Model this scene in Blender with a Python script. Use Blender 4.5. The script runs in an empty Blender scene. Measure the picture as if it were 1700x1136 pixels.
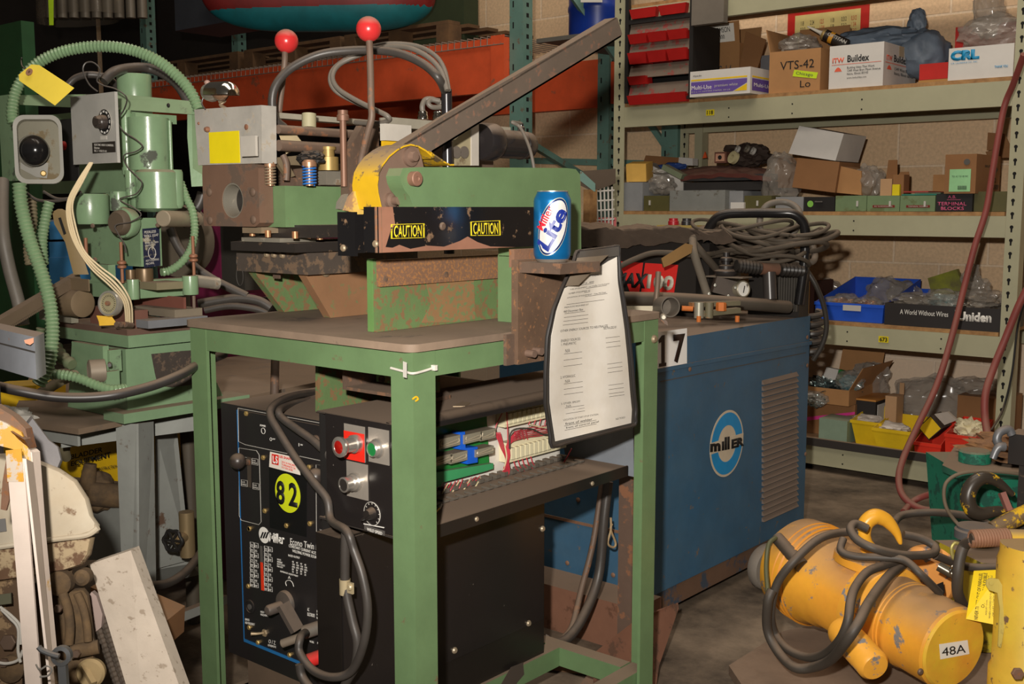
import bpy, bmesh, math, random
from mathutils import Vector, Matrix, noise
from math import radians, sin, cos, pi, atan, tan
SC = bpy.context.scene
COL = SC.collection
random.seed(5)
# ---------------------------------------------------------------- camera
FPX, IW, IH, EYE, YAW, PIT = 1835.0, 1700, 1136, 1.15, radians(40.1), atan(223/1835.0)
cam = bpy.data.objects.new('camera', bpy.data.cameras.new('camera')); COL.objects.link(cam)
cam.location = (0, 0, EYE); cam.rotation_euler = (pi/2-PIT, 0, YAW)
cam.data.sensor_width = 36; cam.data.lens = FPX/IW*36; cam.data.clip_start = .05
SC.camera = cam
# ---------------------------------------------------------------- light
w = bpy.data.worlds.new('world'); SC.world = w; w.use_nodes = True
w.node_tree.nodes['Background'].inputs[0].default_value = (1, .88, .74, 1)
w.node_tree.nodes['Background'].inputs[1].default_value = .06
def lamp(name, kind, loc, energy, col, size, target=None, **k):
    l = bpy.data.lights.new(name, kind); l.energy = energy; l.color = col
    if kind == 'AREA': l.shape = 'RECTANGLE'; l.size, l.size_y = size
    else: l.shadow_soft_size = size
    for a, b in k.items(): setattr(l, a, b)
    o = bpy.data.objects.new(name, l); COL.objects.link(o); o.location = loc
    if target: o.rotation_euler = (Vector(target)-Vector(loc)).to_track_quat('-Z', 'Y').to_euler()
    return o
RT = Vector((cos(YAW), sin(YAW), 0))
lamp('camera_flash', 'SPOT', Vector((0, 0, EYE+.17))-RT*.10, 365, (1, .93, .84), .025,
     target=(-2.6, 4.2, 1.25), spot_size=radians(95), spot_blend=.9)
lamp('overhead_fill', 'AREA', (-1.2, 1.2, 4.2), 55, (1, .88, .74), (3.0, 1.2), target=(-1.6, 3.0, 0))  # unseen fill lamp added above the bench to lift the ambient level
lamp('overhead_fill', 'AREA', (-2.2, 3.6, 4.2), 60, (1, .88, .74), (3.0, .6), target=(-2.3, 4.4, 0))  # unseen fill lamp added to brighten the rack and wall
SC.view_settings.view_transform = 'Standard'; SC.view_settings.look = 'None'
SC.view_settings.gamma = 1; SC.view_settings.use_curve_mapping = False
SC.view_settings.exposure = -0.28
# ---------------------------------------------------------------- pixel rays (metric camera model) -> points on real planes
FW = Vector((-sin(YAW)*cos(PIT), cos(YAW)*cos(PIT), -sin(PIT))); UP = RT.cross(FW)
C0 = Vector((0, 0, EYE))
def ray(x, y): return FW + RT*((x-IW/2)/FPX) - UP*((y-IH/2)/FPX)
def _on(x, y, ax, v):
    r = ray(x, y); return C0 + r*((v-C0[ax])/r[ax])
def PX(x, y, v): return _on(x, y, 0, v)
def PY(x, y, v): return _on(x, y, 1, v)
def PZ(x, y, v): return _on(x, y, 2, v)
def PD(x, y, d): return C0 + ray(x, y)*d
def pl(pts, ax, v): return [_on(a, b, ax, v) for a, b in pts]
def zof(py, p, px=None):                      # height of picture row py on the vertical line through p
    d = (Vector(p)-C0)@FW if False else (Vector(p)-C0).dot(FW)
    z = p[2]
    for _ in range(4):
        q = Vector((p[0], p[1], z)); d = (q-C0).dot(FW)
        z = (C0 + ray(px if px is not None else 850, py)*d)[2]
    return z
# ---------------------------------------------------------------- materials
def lin(c): return tuple(((v/255)/12.92 if v <= 10 else ((v/255+.055)/1.055)**2.4) for v in c)+(1,)
MATS = {}
DUST = (132, 112, 94)
def mat(name, col=(128, 128, 128), rough=.5, metal=0, wear=None, wamt=.35, wscale=14, dust=0, bump=.0, bscale=60, var=.12, spec=.5,
        col2=None, c2amt=.5, c2scale=6, alpha=1, trans=0, coat=0, emit=0, dcol=DUST):
    if name in MATS: return MATS[name]
    m = bpy.data.materials.new(name); m.use_nodes = True; MATS[name] = m
    nt = m.node_tree; N = nt.nodes; L = nt.links
    b = N['Principled BSDF']; b.inputs['Roughness'].default_value = rough; b.inputs['Metallic'].default_value = metal
    b.inputs['Specular IOR Level'].default_value = spec
    if alpha < 1: b.inputs['Alpha'].default_value = alpha
    if trans: b.inputs['Transmission Weight'].default_value = trans
    if coat: b.inputs['Coat Weight'].default_value = coat
    g = N.new('ShaderNodeNewGeometry'); pos = g.outputs['Position']
    def noi(scale, det=6, off=0):
        n = N.new('ShaderNodeTexNoise'); n.inputs['Scale'].default_value = scale; n.inputs['Detail'].default_value = det
        n.inputs['Roughness'].default_value = .65
        if off:
            v = N.new('ShaderNodeVectorMath'); v.inputs[1].default_value = (off, off*1.7, off*.3); L.new(pos, v.inputs[0]); L.new(v.outputs[0], n.inputs['Vector'])
        else: L.new(pos, n.inputs['Vector'])
        return n.outputs['Fac']
    def ramp(src, a, c):
        r = N.new('ShaderNodeMapRange'); r.inputs[1].default_value = a; r.inputs[2].default_value = c; L.new(src, r.inputs[0]); return r.outputs[0]
    def mix(fac, a, c, mode='MIX'):
        x = N.new('ShaderNodeMix'); x.data_type = 'RGBA'; x.blend_type = mode
        for s, k in ((fac, 0), (a, 6), (c, 7)):
            if isinstance(s, (int, float)): x.inputs[k].default_value = s
            elif isinstance(s, tuple): x.inputs[k].default_value = s
            else: L.new(s, x.inputs[k])
        return x.outputs[2]
    cur = lin(col)
    if col2: cur = mix(ramp(noi(c2scale, 5, 3.1), .5-c2amt*.5+.05, .5+.5*(1-c2amt)+.0), cur, lin(col2))
    if var:
        n = ramp(noi(9, 8, 7.7), .3, .7)
        lo = tuple([1-var]*3)+(1,); hi = tuple([1+var]*3)+(1,)
        cur = mix(1.0, cur, mix(n, lo, hi), 'MULTIPLY')
    rsock = None
    if wear:
        t = .62-.25*wamt
        msk = ramp(noi(wscale, 12, 1.3), t, t+.05)
        cur = mix(msk, cur, lin(wear))
        rsock = mix(msk, (rough,)*3+(1,), (.8,)*3+(1,))
        if metal:
            mm = N.new('ShaderNodeMath'); mm.operation = 'SUBTRACT'; mm.inputs[0].default_value = metal; L.new(msk, mm.inputs[1]); mm.use_clamp = True
            L.new(mm.outputs[0], b.inputs['Metallic'])
    if dust:
        sx = N.new('ShaderNodeSeparateXYZ'); L.new(g.outputs['Normal'], sx.inputs[0])
        u = ramp(sx.outputs[2], .25, .9)
        k = N.new('ShaderNodeMath'); k.operation = 'MULTIPLY'; L.new(u, k.inputs[0]); L.new(ramp(noi(20, 8, 5), .25-.2*dust, .7-.35*dust), k.inputs[1])
        k2 = N.new('ShaderNodeMath'); k2.operation = 'MULTIPLY'; L.new(k.outputs[0], k2.inputs[0]); k2.inputs[1].default_value = min(1, dust)
        # light overall film of dust
        f = N.new('ShaderNodeMath'); f.operation = 'MAXIMUM'; L.new(k2.outputs[0], f.inputs[0]); f.inputs[1].default_value = .035*dust
        cur = mix(f.outputs[0], cur, lin(dcol))
        base = rsock if rsock is not None else (rough,)*3+(1,)
        rsock = mix(f.outputs[0], base, (.95,)*3+(1,))
    if isinstance(cur, tuple): b.inputs['Base Color'].default_value = cur
    else: L.new(cur, b.inputs['Base Color'])
    if rsock is not None: L.new(rsock, b.inputs['Roughness'])
    if bump:
        bp = N.new('ShaderNodeBump'); bp.inputs['Strength'].default_value = bump; bp.inputs['Distance'].default_value = .002
        L.new(noi(bscale, 6, 2), bp.inputs['Height']); L.new(bp.outputs[0], b.inputs['Normal'])
    return m
M = mat
green = M('bench_green', (100, 128, 88), .42, wear=(112, 88, 66), wamt=-.16, wscale=22, dust=.95, bump=.1, bscale=200)
greenrust = M('green_rusty', (94, 118, 74), .55, wear=(122, 94, 62), wamt=.46, wscale=60, dust=.9, bump=.2, bscale=150)
rust = M('rust', (122, 90, 70), .8, wear=(138, 92, 60), wamt=.35, wscale=90, dust=.7, bump=.4, bscale=150, var=.25)
rustdark = M('rust_dark', (92, 74, 62), .65, wear=(118, 86, 64), wamt=.3, wscale=50, dust=.8, bump=.25, bscale=120, var=.25)
brownsteel = M('brown_steel', (100, 82, 70), .55, .1, wear=(128, 88, 62), wamt=.2, wscale=30, dust=.8, bump=.15)
steel = M('bare_steel', (168, 162, 148), .38, .6, wear=(120, 104, 86), wamt=.15, wscale=22, dust=.5, bump=.1)
galv = M('galvanised', (172, 166, 150), .45, .35, var=.2, dust=.6, bump=.1)
chrome = M('chrome', (215, 210, 200), .15, 1, var=.05)
blacksteel = M('black_steel', (38, 35, 34), .4, wear=(110, 88, 66), wamt=.12, wscale=26, dust=.8, bump=.1)
blackpaint = M('black_paint', (26, 25, 26), .32, wear=(120, 96, 72), wamt=.0, wscale=60, dust=.9, bump=.05)
caution = M('black_chipped', (20, 20, 22), .2, wear=(120, 94, 70), wamt=.10, wscale=38, dust=.3, bump=.1)
rubber = M('rubber', (62, 58, 55), .42, dust=.5, var=.2, bump=.1)
rubberg = M('grey_rubber', (104, 98, 90), .5, dust=.5, var=.2)
yellow = M('yellow_guard', (210, 168, 26), .45, wear=(104, 86, 54), wamt=.26, wscale=36, dust=.9, bump=.05)
tagyel = M('tag_yellow', (232, 205, 70), .7, var=.08)
stkyel = M('sticker_yellow', (225, 205, 20), .5, var=.08)
redball = M('red_ball', (196, 44, 46), .25, dust=.8, var=.1)
redp = M('red_plastic', (186, 34, 32), .35, dust=.35)
redorange = M('bin_red', (222, 50, 30), .4, dust=.35)
blue = M('welder_blue', (52, 96, 128), .48, wear=(104, 96, 88), wamt=-.05, wscale=30, dust=.95, bump=.1, col2=(66, 98, 120), c2amt=.4, c2scale=5)
binblue = M('bin_blue', (30, 84, 200), .4, dust=.4)
press = M('press_green', (122, 150, 116), .24, wear=(70, 76, 66), wamt=.03, wscale=12, dust=.9, bump=.12, bscale=70)
greypaint = M('stand_grey', (150, 153, 148), .5, wear=(100, 76, 60), wamt=.04, wscale=14, dust=1, bump=.08)
teal = M('rack_teal', (98, 134, 124), .55, wear=(110, 100, 84), wamt=.12, wscale=20, dust=.5)
orange = M('rack_orange', (222, 88, 46), .55, wear=(160, 90, 62), wamt=-.02, wscale=8, dust=.6)
sage = M('rack_sage', (170, 167, 138), .55, dust=.3, var=.06)
ply = M('plywood', (180, 138, 88), .8, col2=(130, 92, 56), c2amt=.5, c2scale=30, dust=.5)
wood = M('pallet_wood', (120, 88, 56), .85, col2=(84, 62, 42), c2amt=.6, c2scale=9, dust=.7, bump=.2)
card = M('cardboard', (172, 126, 80), .85, var=.08, dust=.35)
cardd = M('cardboard_dark', (140, 98, 60), .85, var=.08, dust=.4)
cardt = M('cardboard_tan', (184, 146, 108), .85, var=.06, dust=.35)
whitebox = M('white_carton', (212, 208, 202), .75, var=.05, dust=.4)
paper = M('paper', (240, 236, 226), .75, var=.05)
white = M('white_print', (235, 232, 225), .6, var=.0)
whitedim = M('white_print_dim', (190, 186, 178), .6, var=.0)
ink = M('black_ink', (18, 18, 20), .6, var=0)
inkgrey = M('grey_ink', (84, 80, 76), .7, var=0)
black = M('matt_black', (16, 15, 15), .7, var=0, dust=.5)
hole = M('hole_dark', (12, 11, 10), .9, var=0)
grey = M('grey_bin', (128, 130, 126), .6, dust=.6, wear=(96, 90, 80), wamt=.1)
olive = M('olive_drab', (84, 80, 40), .6, dust=.4)
gboxm = M('box_green', (112, 134, 96), .55, wear=(100, 112, 72), wamt=.3, wscale=10, dust=.4)
bolt = M('bolt_head', (150, 132, 108), .5, .4, dust=.6)
brass = M('brass', (160, 134, 80), .45, .4, dust=.3)
dustm = M('thick_dust', DUST, .95, var=.15, bump=.2)
plastic = M('clear_bag', (178, 170, 160), .18, alpha=.42, spec=.9, var=.1)
hoist = M('hoist_yellow', (236, 172, 50), .38, wear=(124, 122, 118), wamt=.08, wscale=22, dust=.75, bump=.05, col2=(226, 150, 52), c2amt=.5, c2scale=4)
redhose = M('red_hose', (132, 62, 56), .55, dust=.6)
# ---------------------------------------------------------------- mesh builder
class B:
    def __init__(s): s.bm = bmesh.new(); s.ms = []; s.mk = s.bm.faces.layers.int.new('mk')
    def use(s, m):                              # faces added since the last call get material m (surface pattern of one part)
        s.ms.append(m); k = len(s.ms)-1
        for f in s.bm.faces:
            if not f[s.mk]: f.material_index = k; f[s.mk] = 1
        return s
    def _bev(s, faces, off, seg=2):
        if off <= 0: return
        ed = list({e for f in faces for e in f.edges if len(e.link_faces) == 2 and e.calc_face_angle(0) > .5})
        if ed: bmesh.ops.bevel(s.bm, geom=ed, offset=off, segments=seg, affect='EDGES', profile=.5)
    def prism(s, pts, vec, bev=0.0, seg=2):
        vec = Vector(vec); pts = [Vector(p) for p in pts]
        a = [s.bm.verts.new(p) for p in pts]; c = [s.bm.verts.new(p+vec) for p in pts]; n = len(a)
        nrm = Vector((0, 0, 0))
        for i in range(n): nrm += pts[i].cross(pts[(i+1) % n])
        if nrm.dot(vec) > 0: a2, c2 = a[::-1], c
        else: a2, c2 = a, c[::-1]
        f = [s.bm.faces.new(a2), s.bm.faces.new(c2)]
        for i in range(n):
            q = [a[i], a[(i+1) % n], c[(i+1) % n], c[i]]
            f.append(s.bm.faces.new(q if nrm.dot(vec) > 0 else q[::-1]))
        s._bev(f, bev, seg); return s
    def box(s, x0, x1, y0, y1, z0, z1, bev=.0015):
        return s.prism([(x0, y0, z0), (x1, y0, z0), (x1, y1, z0), (x0, y1, z0)], (0, 0, z1-z0), bev)
    def obox(s, c, size, rot=(0, 0, 0), bev=.0015):
        from mathutils import Euler
        R = rot if isinstance(rot, Matrix) else Euler(rot).to_matrix(); hx, hy, hz = [v/2 for v in size]; c = Vector(c)
        return s.prism([c+R@Vector(p) for p in ((-hx, -hy, -hz), (hx, -hy, -hz), (hx, hy, -hz), (-hx, hy, -hz))], R@Vector((0, 0, 2*hz)), bev)
    def bar(s, a, b, w, h, up=(0, 0, 1), bev=.001):
        a, b = Vector(a), Vector(b); d = (b-a).normalized(); sd = d.cross(Vector(up)).normalized(); u = sd.cross(d)
        return s.prism([a+sd*i*w/2+u*j*h/2 for i, j in ((-1, -1), (1, -1), (1, 1), (-1, 1))], b-a, bev)
    def lathe(s, o, ax, prof, seg=24, cap=True):
        o = Vector(o); ax = Vector(ax).normalized(); t = Vector((0, 0, 1)) if abs(ax.z) < .9 else Vector((1, 0, 0))
        u = ax.cross(t).normalized(); v = ax.cross(u); rings = []
        for r, h in prof:
            if r < 1e-6: rings.append([s.bm.verts.new(o+ax*h)]); continue
            rings.append([s.bm.verts.new(o+ax*h+(u*cos(2*pi*k/seg)+v*sin(2*pi*k/seg))*r) for k in range(seg)])
        for A, C in zip(rings, rings[1:]):
            for k in range(seg):
                j = (k+1) % seg
                if len(A) == 1 and len(C) == 1: continue
                q = [A[0], C[j], C[k]] if len(A) == 1 else ([A[k], A[j], C[0]] if len(C) == 1 else [A[k], A[j], C[j], C[k]])
                s.bm.faces.new(q)
        if cap:
            for R in (rings[0], rings[-1]):
                if len(R) > 2: s.bm.faces.new(R)
        return s
    def cyl(s, a, b, r, r2=None, seg=20, ch=.0):
        a, b = Vector(a), Vector(b); h = (b-a).length; r2 = r if r2 is None else r2
        if ch: return s.lathe(a, b-a, [(r-ch, 0), (r, ch), (r2, h-ch), (r2-ch, h)], seg)
        return s.lathe(a, b-a, [(r, 0), (r2, h)], seg)
    def sphere(s, c, r, sc=(1, 1, 1), seg=24):
        m = Matrix.Translation(Vector(c)) @ Matrix.Diagonal((sc[0], sc[1], sc[2], 1))
        bmesh.ops.create_uvsphere(s.bm, u_segments=seg, v_segments=seg//2, radius=r, matrix=m); return s
    def hexn(s, c, ax, r, h): return s.lathe(c, ax, [(r, 0), (r, h*.85), (r*.9, h)], 6)
    def tube(s, pts, r, seg=10, sub=6, rib=0, closed=False, caps=True):
        P = [Vector(p) for p in pts]; n = len(P); R = r if isinstance(r, (list, tuple)) else [r]*n
        out, rr = [], []
        if sub > 1 and n > 2:
            rng = range(n if closed else n-1)
            for i in rng:
                g = (lambda k: P[k % n]) if closed else (lambda k: P[max(0, min(n-1, k))])
                p0, p1, p2, p3 = g(i-1), g(i), g(i+1), g(i+2)
                for k in range(sub):
                    t = k/sub
                    out.append(.5*((2*p1)+(p2-p0)*t+(2*p0-5*p1+4*p2-p3)*t*t+(3*p1-p0-3*p2+p3)*t**3))
                    rr.append(R[i]*(1-t)+R[(i+1) % n]*t)
            if not closed: out.append(P[-1]); rr.append(R[-1])
        else: out, rr = P, list(R)
        if rib:                                     # armoured conduit: resample evenly and wave the radius
            L = [0]
            for a, b in zip(out, out[1:]): L.append(L[-1]+(b-a).length)
            m = max(4, int(L[-1]/rib*4)); o2, r2 = [], []; j = 0
            for k in range(m+1):
                t = L[-1]*k/m
                while j < len(L)-2 and L[j+1] < t: j += 1
                f = (t-L[j])/max(1e-9, L[j+1]-L[j]); o2.append(out[j].lerp(out[j+1], f))
                r2.append((rr[j]*(1-f)+rr[j+1]*f)*(1.0, 1.13, 1.0, .90)[k % 4])
            out, rr = o2, r2
        m = len(out); rings = []; u = None
        for i in range(m):
            a = out[(i-1) % m] if (closed or i) else out[0]; b = out[(i+1) % m] if (closed or i < m-1) else out[-1]
            d = (b-a).normalized() if (b-a).length > 1e-9 else Vector((0, 0, 1))
            if u is None: u = d.cross(Vector((.3, .2, .93))).normalized()
            u = (u-d*u.dot(d)).normalized(); v = d.cross(u)
            rings.append([s.bm.verts.new(out[i]+(u*cos(2*pi*k/seg)+v*sin(2*pi*k/seg))*rr[i]) for k in range(seg)])
        for i in range(m if closed else m-1):
            A, C = rings[i], rings[(i+1) % m]
            for k in range(seg): s.bm.faces.new([A[k], A[(k+1) % seg], C[(k+1) % seg], C[k]])
        if caps and not closed: s.bm.faces.new(rings[0][::-1]); s.bm.faces.new(rings[-1])
        return s
    def helix(s, c, ax, R, r, turns, h, seg=8):
        c = Vector(c); ax = Vector(ax).normalized(); t = Vector((0, 0, 1)) if abs(ax.z) < .9 else Vector((1, 0, 0)); u = ax.cross(t).normalized(); v = ax.cross(u)
        n = int(turns*14)
        return s.tube([c+ax*(h*k/n)+(u*cos(2*pi*turns*k/n)+v*sin(2*pi*turns*k/n))*R for k in range(n+1)], r, seg, sub=1)
    def ribbon(s, pts, vec, t=.002):
        """strip along pts, swept by vec, with thickness"""
        P = [Vector(p) for p in pts]; vec = Vector(vec); n = len(P); rows = []
        for i in range(n):
            d = (P[min(n-1, i+1)]-P[max(0, i-1)]); nr = d.cross(vec).normalized()*t
            rows.append([s.bm.verts.new(p) for p in (P[i], P[i]+vec, P[i]+vec+nr, P[i]+nr)])
        for A, C in zip(rows, rows[1:]):
            for k in range(4): s.bm.faces.new([A[k], A[(k+1) % 4], C[(k+1) % 4], C[k]])
        s.bm.faces.new(rows[0][::-1]); s.bm.faces.new(rows[-1]); return s
    def grid(s, f, nu, nv, t=0):
        vs = [[s.bm.verts.new(f(i/nu, j/nv)) for j in range(nv+1)] for i in range(nu+1)]
        for i in range(nu):
            for j in range(nv): s.bm.faces.new([vs[i][j], vs[i+1][j], vs[i+1][j+1], vs[i][j+1]])
        if t:
            bmesh.ops.recalc_face_normals(s.bm, faces=s.bm.faces[:]); bmesh.ops.solidify(s.bm, geom=s.bm.faces[:], thickness=t)
        return s
    def blob(s, c, size, seed=0, amp=.25, freq=2.5, sub=4, flat=.0, rot=0):
        r = bmesh.ops.create_icosphere(s.bm, subdivisions=sub, radius=1)
        cr, sr = cos(rot), sin(rot)
        for v in r['verts']:
            p = v.co.copy(); o = Vector((seed*3.1, seed*1.7, seed*.9))
            n = noise.noise(p*freq+o)+.5*noise.noise(p*freq*2.3+o)+.3*abs(noise.noise(p*freq*5+o))
            p *= 1+amp*n
            if flat and p.z < -flat: p.z = -flat
            x, y = p.x*size[0], p.y*size[1]
            v.co = Vector(c)+Vector((x*cr-y*sr, x*sr+y*cr, p.z*size[2]))
        return s
_O = {}
def _get(parent):
    q = parent; 
    while q is not None:
        if q.name in _O: return _O[q.name]
        q = q.parent
    return Vector((0, 0, 0))
def build(b, name, m, parent=None, smooth=True, label=None):
    off = _get(parent) if parent else None
    if b.ms: b.use(m)
    bm = b.bm; bmesh.ops.recalc_face_normals(bm, faces=bm.faces[:])
    if parent is None:
        xs = [v.co for v in bm.verts]; off = Vector(((min(c.x for c in xs)+max(c.x for c in xs))/2, (min(c.y for c in xs)+max(c.y for c in xs))/2, min(c.z for c in xs)))
    for v in bm.verts: v.co -= off
    me = bpy.data.meshes.new(name); bm.to_mesh(me); bm.free()
    for q in (b.ms or [m]): me.materials.append(q)
    if smooth:
        for p in me.polygons: p.use_smooth = True
        me.set_sharp_from_angle(angle=radians(38))
    o = bpy.data.objects.new(name, me); COL.objects.link(o)
    if parent: o.parent = parent
    else: o.location = off
    _O[o.name] = off.copy()
    if label: o['label'] = label
    return o
B.build = lambda s, name, m, parent=None, smooth=True, label=None: build(s, name, m, parent, smooth, label)
def thing(name, label, cat, loc, group=None):
    o = bpy.data.objects.new(name, None); COL.objects.link(o); o.location = loc; o.empty_display_size = .05
    _O[o.name] = Vector(loc); o['label'] = label; o['category'] = cat
    if group: o['group'] = group
    return o
def tag(o, label, cat, group=None, kind=None):
    o['label'] = label; o['category'] = cat
    if group: o['group'] = group
    if kind: o['kind'] = kind
    return o
def struct(o): o['kind'] = 'structure'; return o
def dup(root, delta, label=None, group=None):
    r = root.copy(); COL.objects.link(r); r.location = root.location+Vector(delta); _O[r.name] = _get(root)+Vector(delta)
    if label: r['label'] = label
    if group: r['group'] = group
    for ch in list(root.children):
        c = ch.copy(); COL.objects.link(c); c.parent = r
        for g in ch.children:
            d = g.copy(); COL.objects.link(d); d.parent = c
    return r
FONT_DG = None
def text(s, bl, br, tl, m, parent, name='lettering', bold=0.0, lift=.0006, thick=.0003, space=1.0, line=1.0, align='LEFT'):
    """lettering filling the parallelogram bl-br-tl"""
    c = bpy.data.curves.new('t', 'FONT'); c.body = s; c.size = 1; c.offset = bold; c.space_character = space; c.space_line = line; c.align_x = align
    c.resolution_u = 3
    o = bpy.data.objects.new('t', c); COL.objects.link(o)
    me = bpy.data.meshes.new_from_object(o.evaluated_get(bpy.context.evaluated_depsgraph_get()))
    bpy.data.objects.remove(o); bpy.data.curves.remove(c)
    b = B(); b.bm.from_mesh(me); bpy.data.meshes.remove(me)
    vs = b.bm.verts[:]
    if not vs: return None
    x0, x1 = min(v.co.x for v in vs), max(v.co.x for v in vs); y0, y1 = min(v.co.y for v in vs), max(v.co.y for v in vs)
    bl, br, tl = Vector(bl), Vector(br), Vector(tl); n = (br-bl).cross(tl-bl).normalized()
    if n.dot(C0-bl) < 0: n = -n
    r = bmesh.ops.extrude_face_region(b.bm, geom=b.bm.faces[:])
    up = {g for g in r['geom'] if isinstance(g, bmesh.types.BMVert)}
    for v in b.bm.verts:
        v.co = bl+(br-bl)*((v.co.x-x0)/(x1-x0))+(tl-bl)*((v.co.y-y0)/(y1-y0))+n*(lift+(thick if v in up else 0))
    return build(b, name, m, parent, smooth=False)
def cboxc(pl_, pc, pr, pt, pb, d=None, y=None, x=None, ddef=.05):
    """axis-aligned box from its nearest vertical edge: picture columns left/corner/right, rows top/bottom at the corner"""
    mid = (pt+pb)/2
    p = PD(pc, mid, d) if d else (PY(pc, mid, y) if y is not None else PX(pc, mid, x))
    z1 = zof(pt, p, pc); z0 = zof(pb, p, pc)
    xl = PY(pl_, mid, p.y).x if pl_ < pc else p.x-ddef
    yr = PX(pr, mid, p.x).y if pr > pc else p.y+ddef
    return (xl, p.x, p.y, yr, z0, z1)
def cb(b, *a, bev=.0015, **k): b.box(*cboxc(*a, **k), bev=bev); return b
def quad(b, pts, m=None, t=.001):
    n = (Vector(pts[1])-Vector(pts[0])).cross(Vector(pts[2])-Vector(pts[0])).normalized()
    if n.dot(C0-Vector(pts[0])) < 0: n = -n
    b.prism(pts, n*t); return b
def scr(b, p, nrm, r=.006, h=.004, hexa=False):
    p = Vector(p); nrm = Vector(nrm)
    (b.hexn(p, nrm, r, h) if hexa else b.lathe(p, nrm, [(r, 0), (r, h*.5), (r*.7, h), (0, h*1.1)], 12)); return b
NX, NY, NZ = Vector((1, 0, 0)), Vector((0, -1, 0)), Vector((0, 0, 1))
def cable(name, pts, r, m_, label, cat='cable', group=None, seg=12, rib=0):
    return tag(B().tube(pts, r, seg, rib=rib).build(name, m_), label, cat, group)
# ================================================================ room shell
def floor_mat():
    m = bpy.data.materials.new('concrete_floor'); m.use_nodes = True; nt = m.node_tree; N, L = nt.nodes, nt.links; b = N['Principled BSDF']
    g = N.new('ShaderNodeNewGeometry')
    def noi(s, d=8):
        n = N.new('ShaderNodeTexNoise'); n.inputs['Scale'].default_value = s; n.inputs['Detail'].default_value = d; n.inputs['Roughness'].default_value = .7; L.new(g.outputs['Position'], n.inputs['Vector']); return n
    r = N.new('ShaderNodeValToRGB'); e = r.color_ramp.elements
    e[0].position = .36; e[0].color = lin((62, 52, 42)); e[1].position = .66; e[1].color = lin((134, 117, 98))
    L.new(noi(3.2).outputs[0], r.inputs[0]); L.new(r.outputs[0], b.inputs['Base Color']); b.inputs['Roughness'].default_value = .75
    bp = N.new('ShaderNodeBump'); bp.inputs['Strength'].default_value = .3; bp.inputs['Distance'].default_value = .003; L.new(noi(40).outputs[0], bp.inputs['Height']); L.new(bp.outputs[0], b.inputs['Normal'])
    return m
def block_mat():
    m = bpy.data.materials.new('block_wall'); m.use_nodes = True; nt = m.node_tree; N, L = nt.nodes, nt.links; b = N['Principled BSDF']
    g = N.new('ShaderNodeNewGeometry'); s = N.new('ShaderNodeSeparateXYZ'); L.new(g.outputs['Position'], s.inputs[0])
    c = N.new('ShaderNodeCombineXYZ')
    a = N.new('ShaderNodeMath'); a.operation = 'ADD'; a.inputs[1].default_value = 2.005+.43*20; L.new(s.outputs[0], a.inputs[0]); L.new(a.outputs[0], c.inputs[0])
    a = N.new('ShaderNodeMath'); a.operation = 'ADD'; a.inputs[1].default_value = -2.02+.226*20; L.new(s.outputs[2], a.inputs[0]); L.new(a.outputs[0], c.inputs[1])
    br = N.new('ShaderNodeTexBrick'); L.new(c.outputs[0], br.inputs['Vector'])
    br.inputs['Scale'].default_value = 1; br.inputs['Brick Width'].default_value = .43; br.inputs['Row Height'].default_value = .226
    br.inputs['Mortar Size'].default_value = .006; br.inputs['Mortar Smooth'].default_value = .3; br.offset = .5
    br.inputs['Color1'].default_value = lin((236, 204, 166)); br.inputs['Color2'].default_value = lin((226, 192, 152)); br.inputs['Mortar'].default_value = lin((244, 218, 186))
    n = N.new('ShaderNodeTexNoise'); n.inputs['Scale'].default_value = 70; n.inputs['Detail'].default_value = 8; L.new(g.outputs['Position'], n.inputs['Vector'])
    n2 = N.new('ShaderNodeTexNoise'); n2.inputs['Scale'].default_value = 1.8; n2.inputs['Detail'].default_value = 6; L.new(g.outputs['Position'], n2.inputs['Vector'])
    mx = N.new('ShaderNodeMix'); mx.data_type = 'RGBA'; mx.blend_type = 'MULTIPLY'; mx.inputs[0].default_value = 1
    r = N.new('ShaderNodeMapRange'); r.inputs[1].default_value = .3; r.inputs[2].default_value = .7; r.inputs[3].default_value = .86; r.inputs[4].default_value = 1.08; L.new(n.outputs[0], r.inputs[0])
    L.new(br.outputs['Color'], mx.inputs[6]); L.new(r.outputs[0], mx.inputs[7])
    r2 = N.new('ShaderNodeMapRange'); r2.inputs[1].default_value = .58; r2.inputs[2].default_value = .72; r2.inputs[3].default_value = 0; r2.inputs[4].default_value = .35; L.new(n2.outputs[0], r2.inputs[0])
    m2 = N.new('ShaderNodeMix'); m2.data_type = 'RGBA'; L.new(r2.outputs[0], m2.inputs[0]); L.new(mx.outputs[2], m2.inputs[6]); m2.inputs[7].default_value = lin((140, 128, 112))
    lo = N.new('ShaderNodeMath'); lo.operation = 'LESS_THAN'; lo.inputs[1].default_value = .67; L.new(s.outputs[2], lo.inputs[0])
    k3 = N.new('ShaderNodeMath'); k3.operation = 'MULTIPLY'; k3.inputs[1].default_value = .6; L.new(lo.outputs[0], k3.inputs[0])
    m3 = N.new('ShaderNodeMix'); m3.data_type = 'RGBA'; L.new(k3.outputs[0], m3.inputs[0]); L.new(m2.outputs[2], m3.inputs[6]); m3.inputs[7].default_value = lin((250, 230, 208)); m2 = m3
    L.new(m2.outputs[2], b.inputs['Base Color']); b.inputs['Roughness'].default_value = .85
    bp = N.new('ShaderNodeBump'); bp.inputs['Strength'].default_value = .6; bp.inputs['Distance'].default_value = .004; L.new(br.outputs['Fac'], bp.inputs['Height']); bp.invert = True
    bp2 = N.new('ShaderNodeBump'); bp2.inputs['Strength'].default_value = .3; bp2.inputs['Distance'].default_value = .003; L.new(n.outputs[0], bp2.inputs['Height']); L.new(bp.outputs[0], bp2.inputs['Normal']); L.new(bp2.outputs[0], b.inputs['Normal'])
    return m
WY = 5.2
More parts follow.
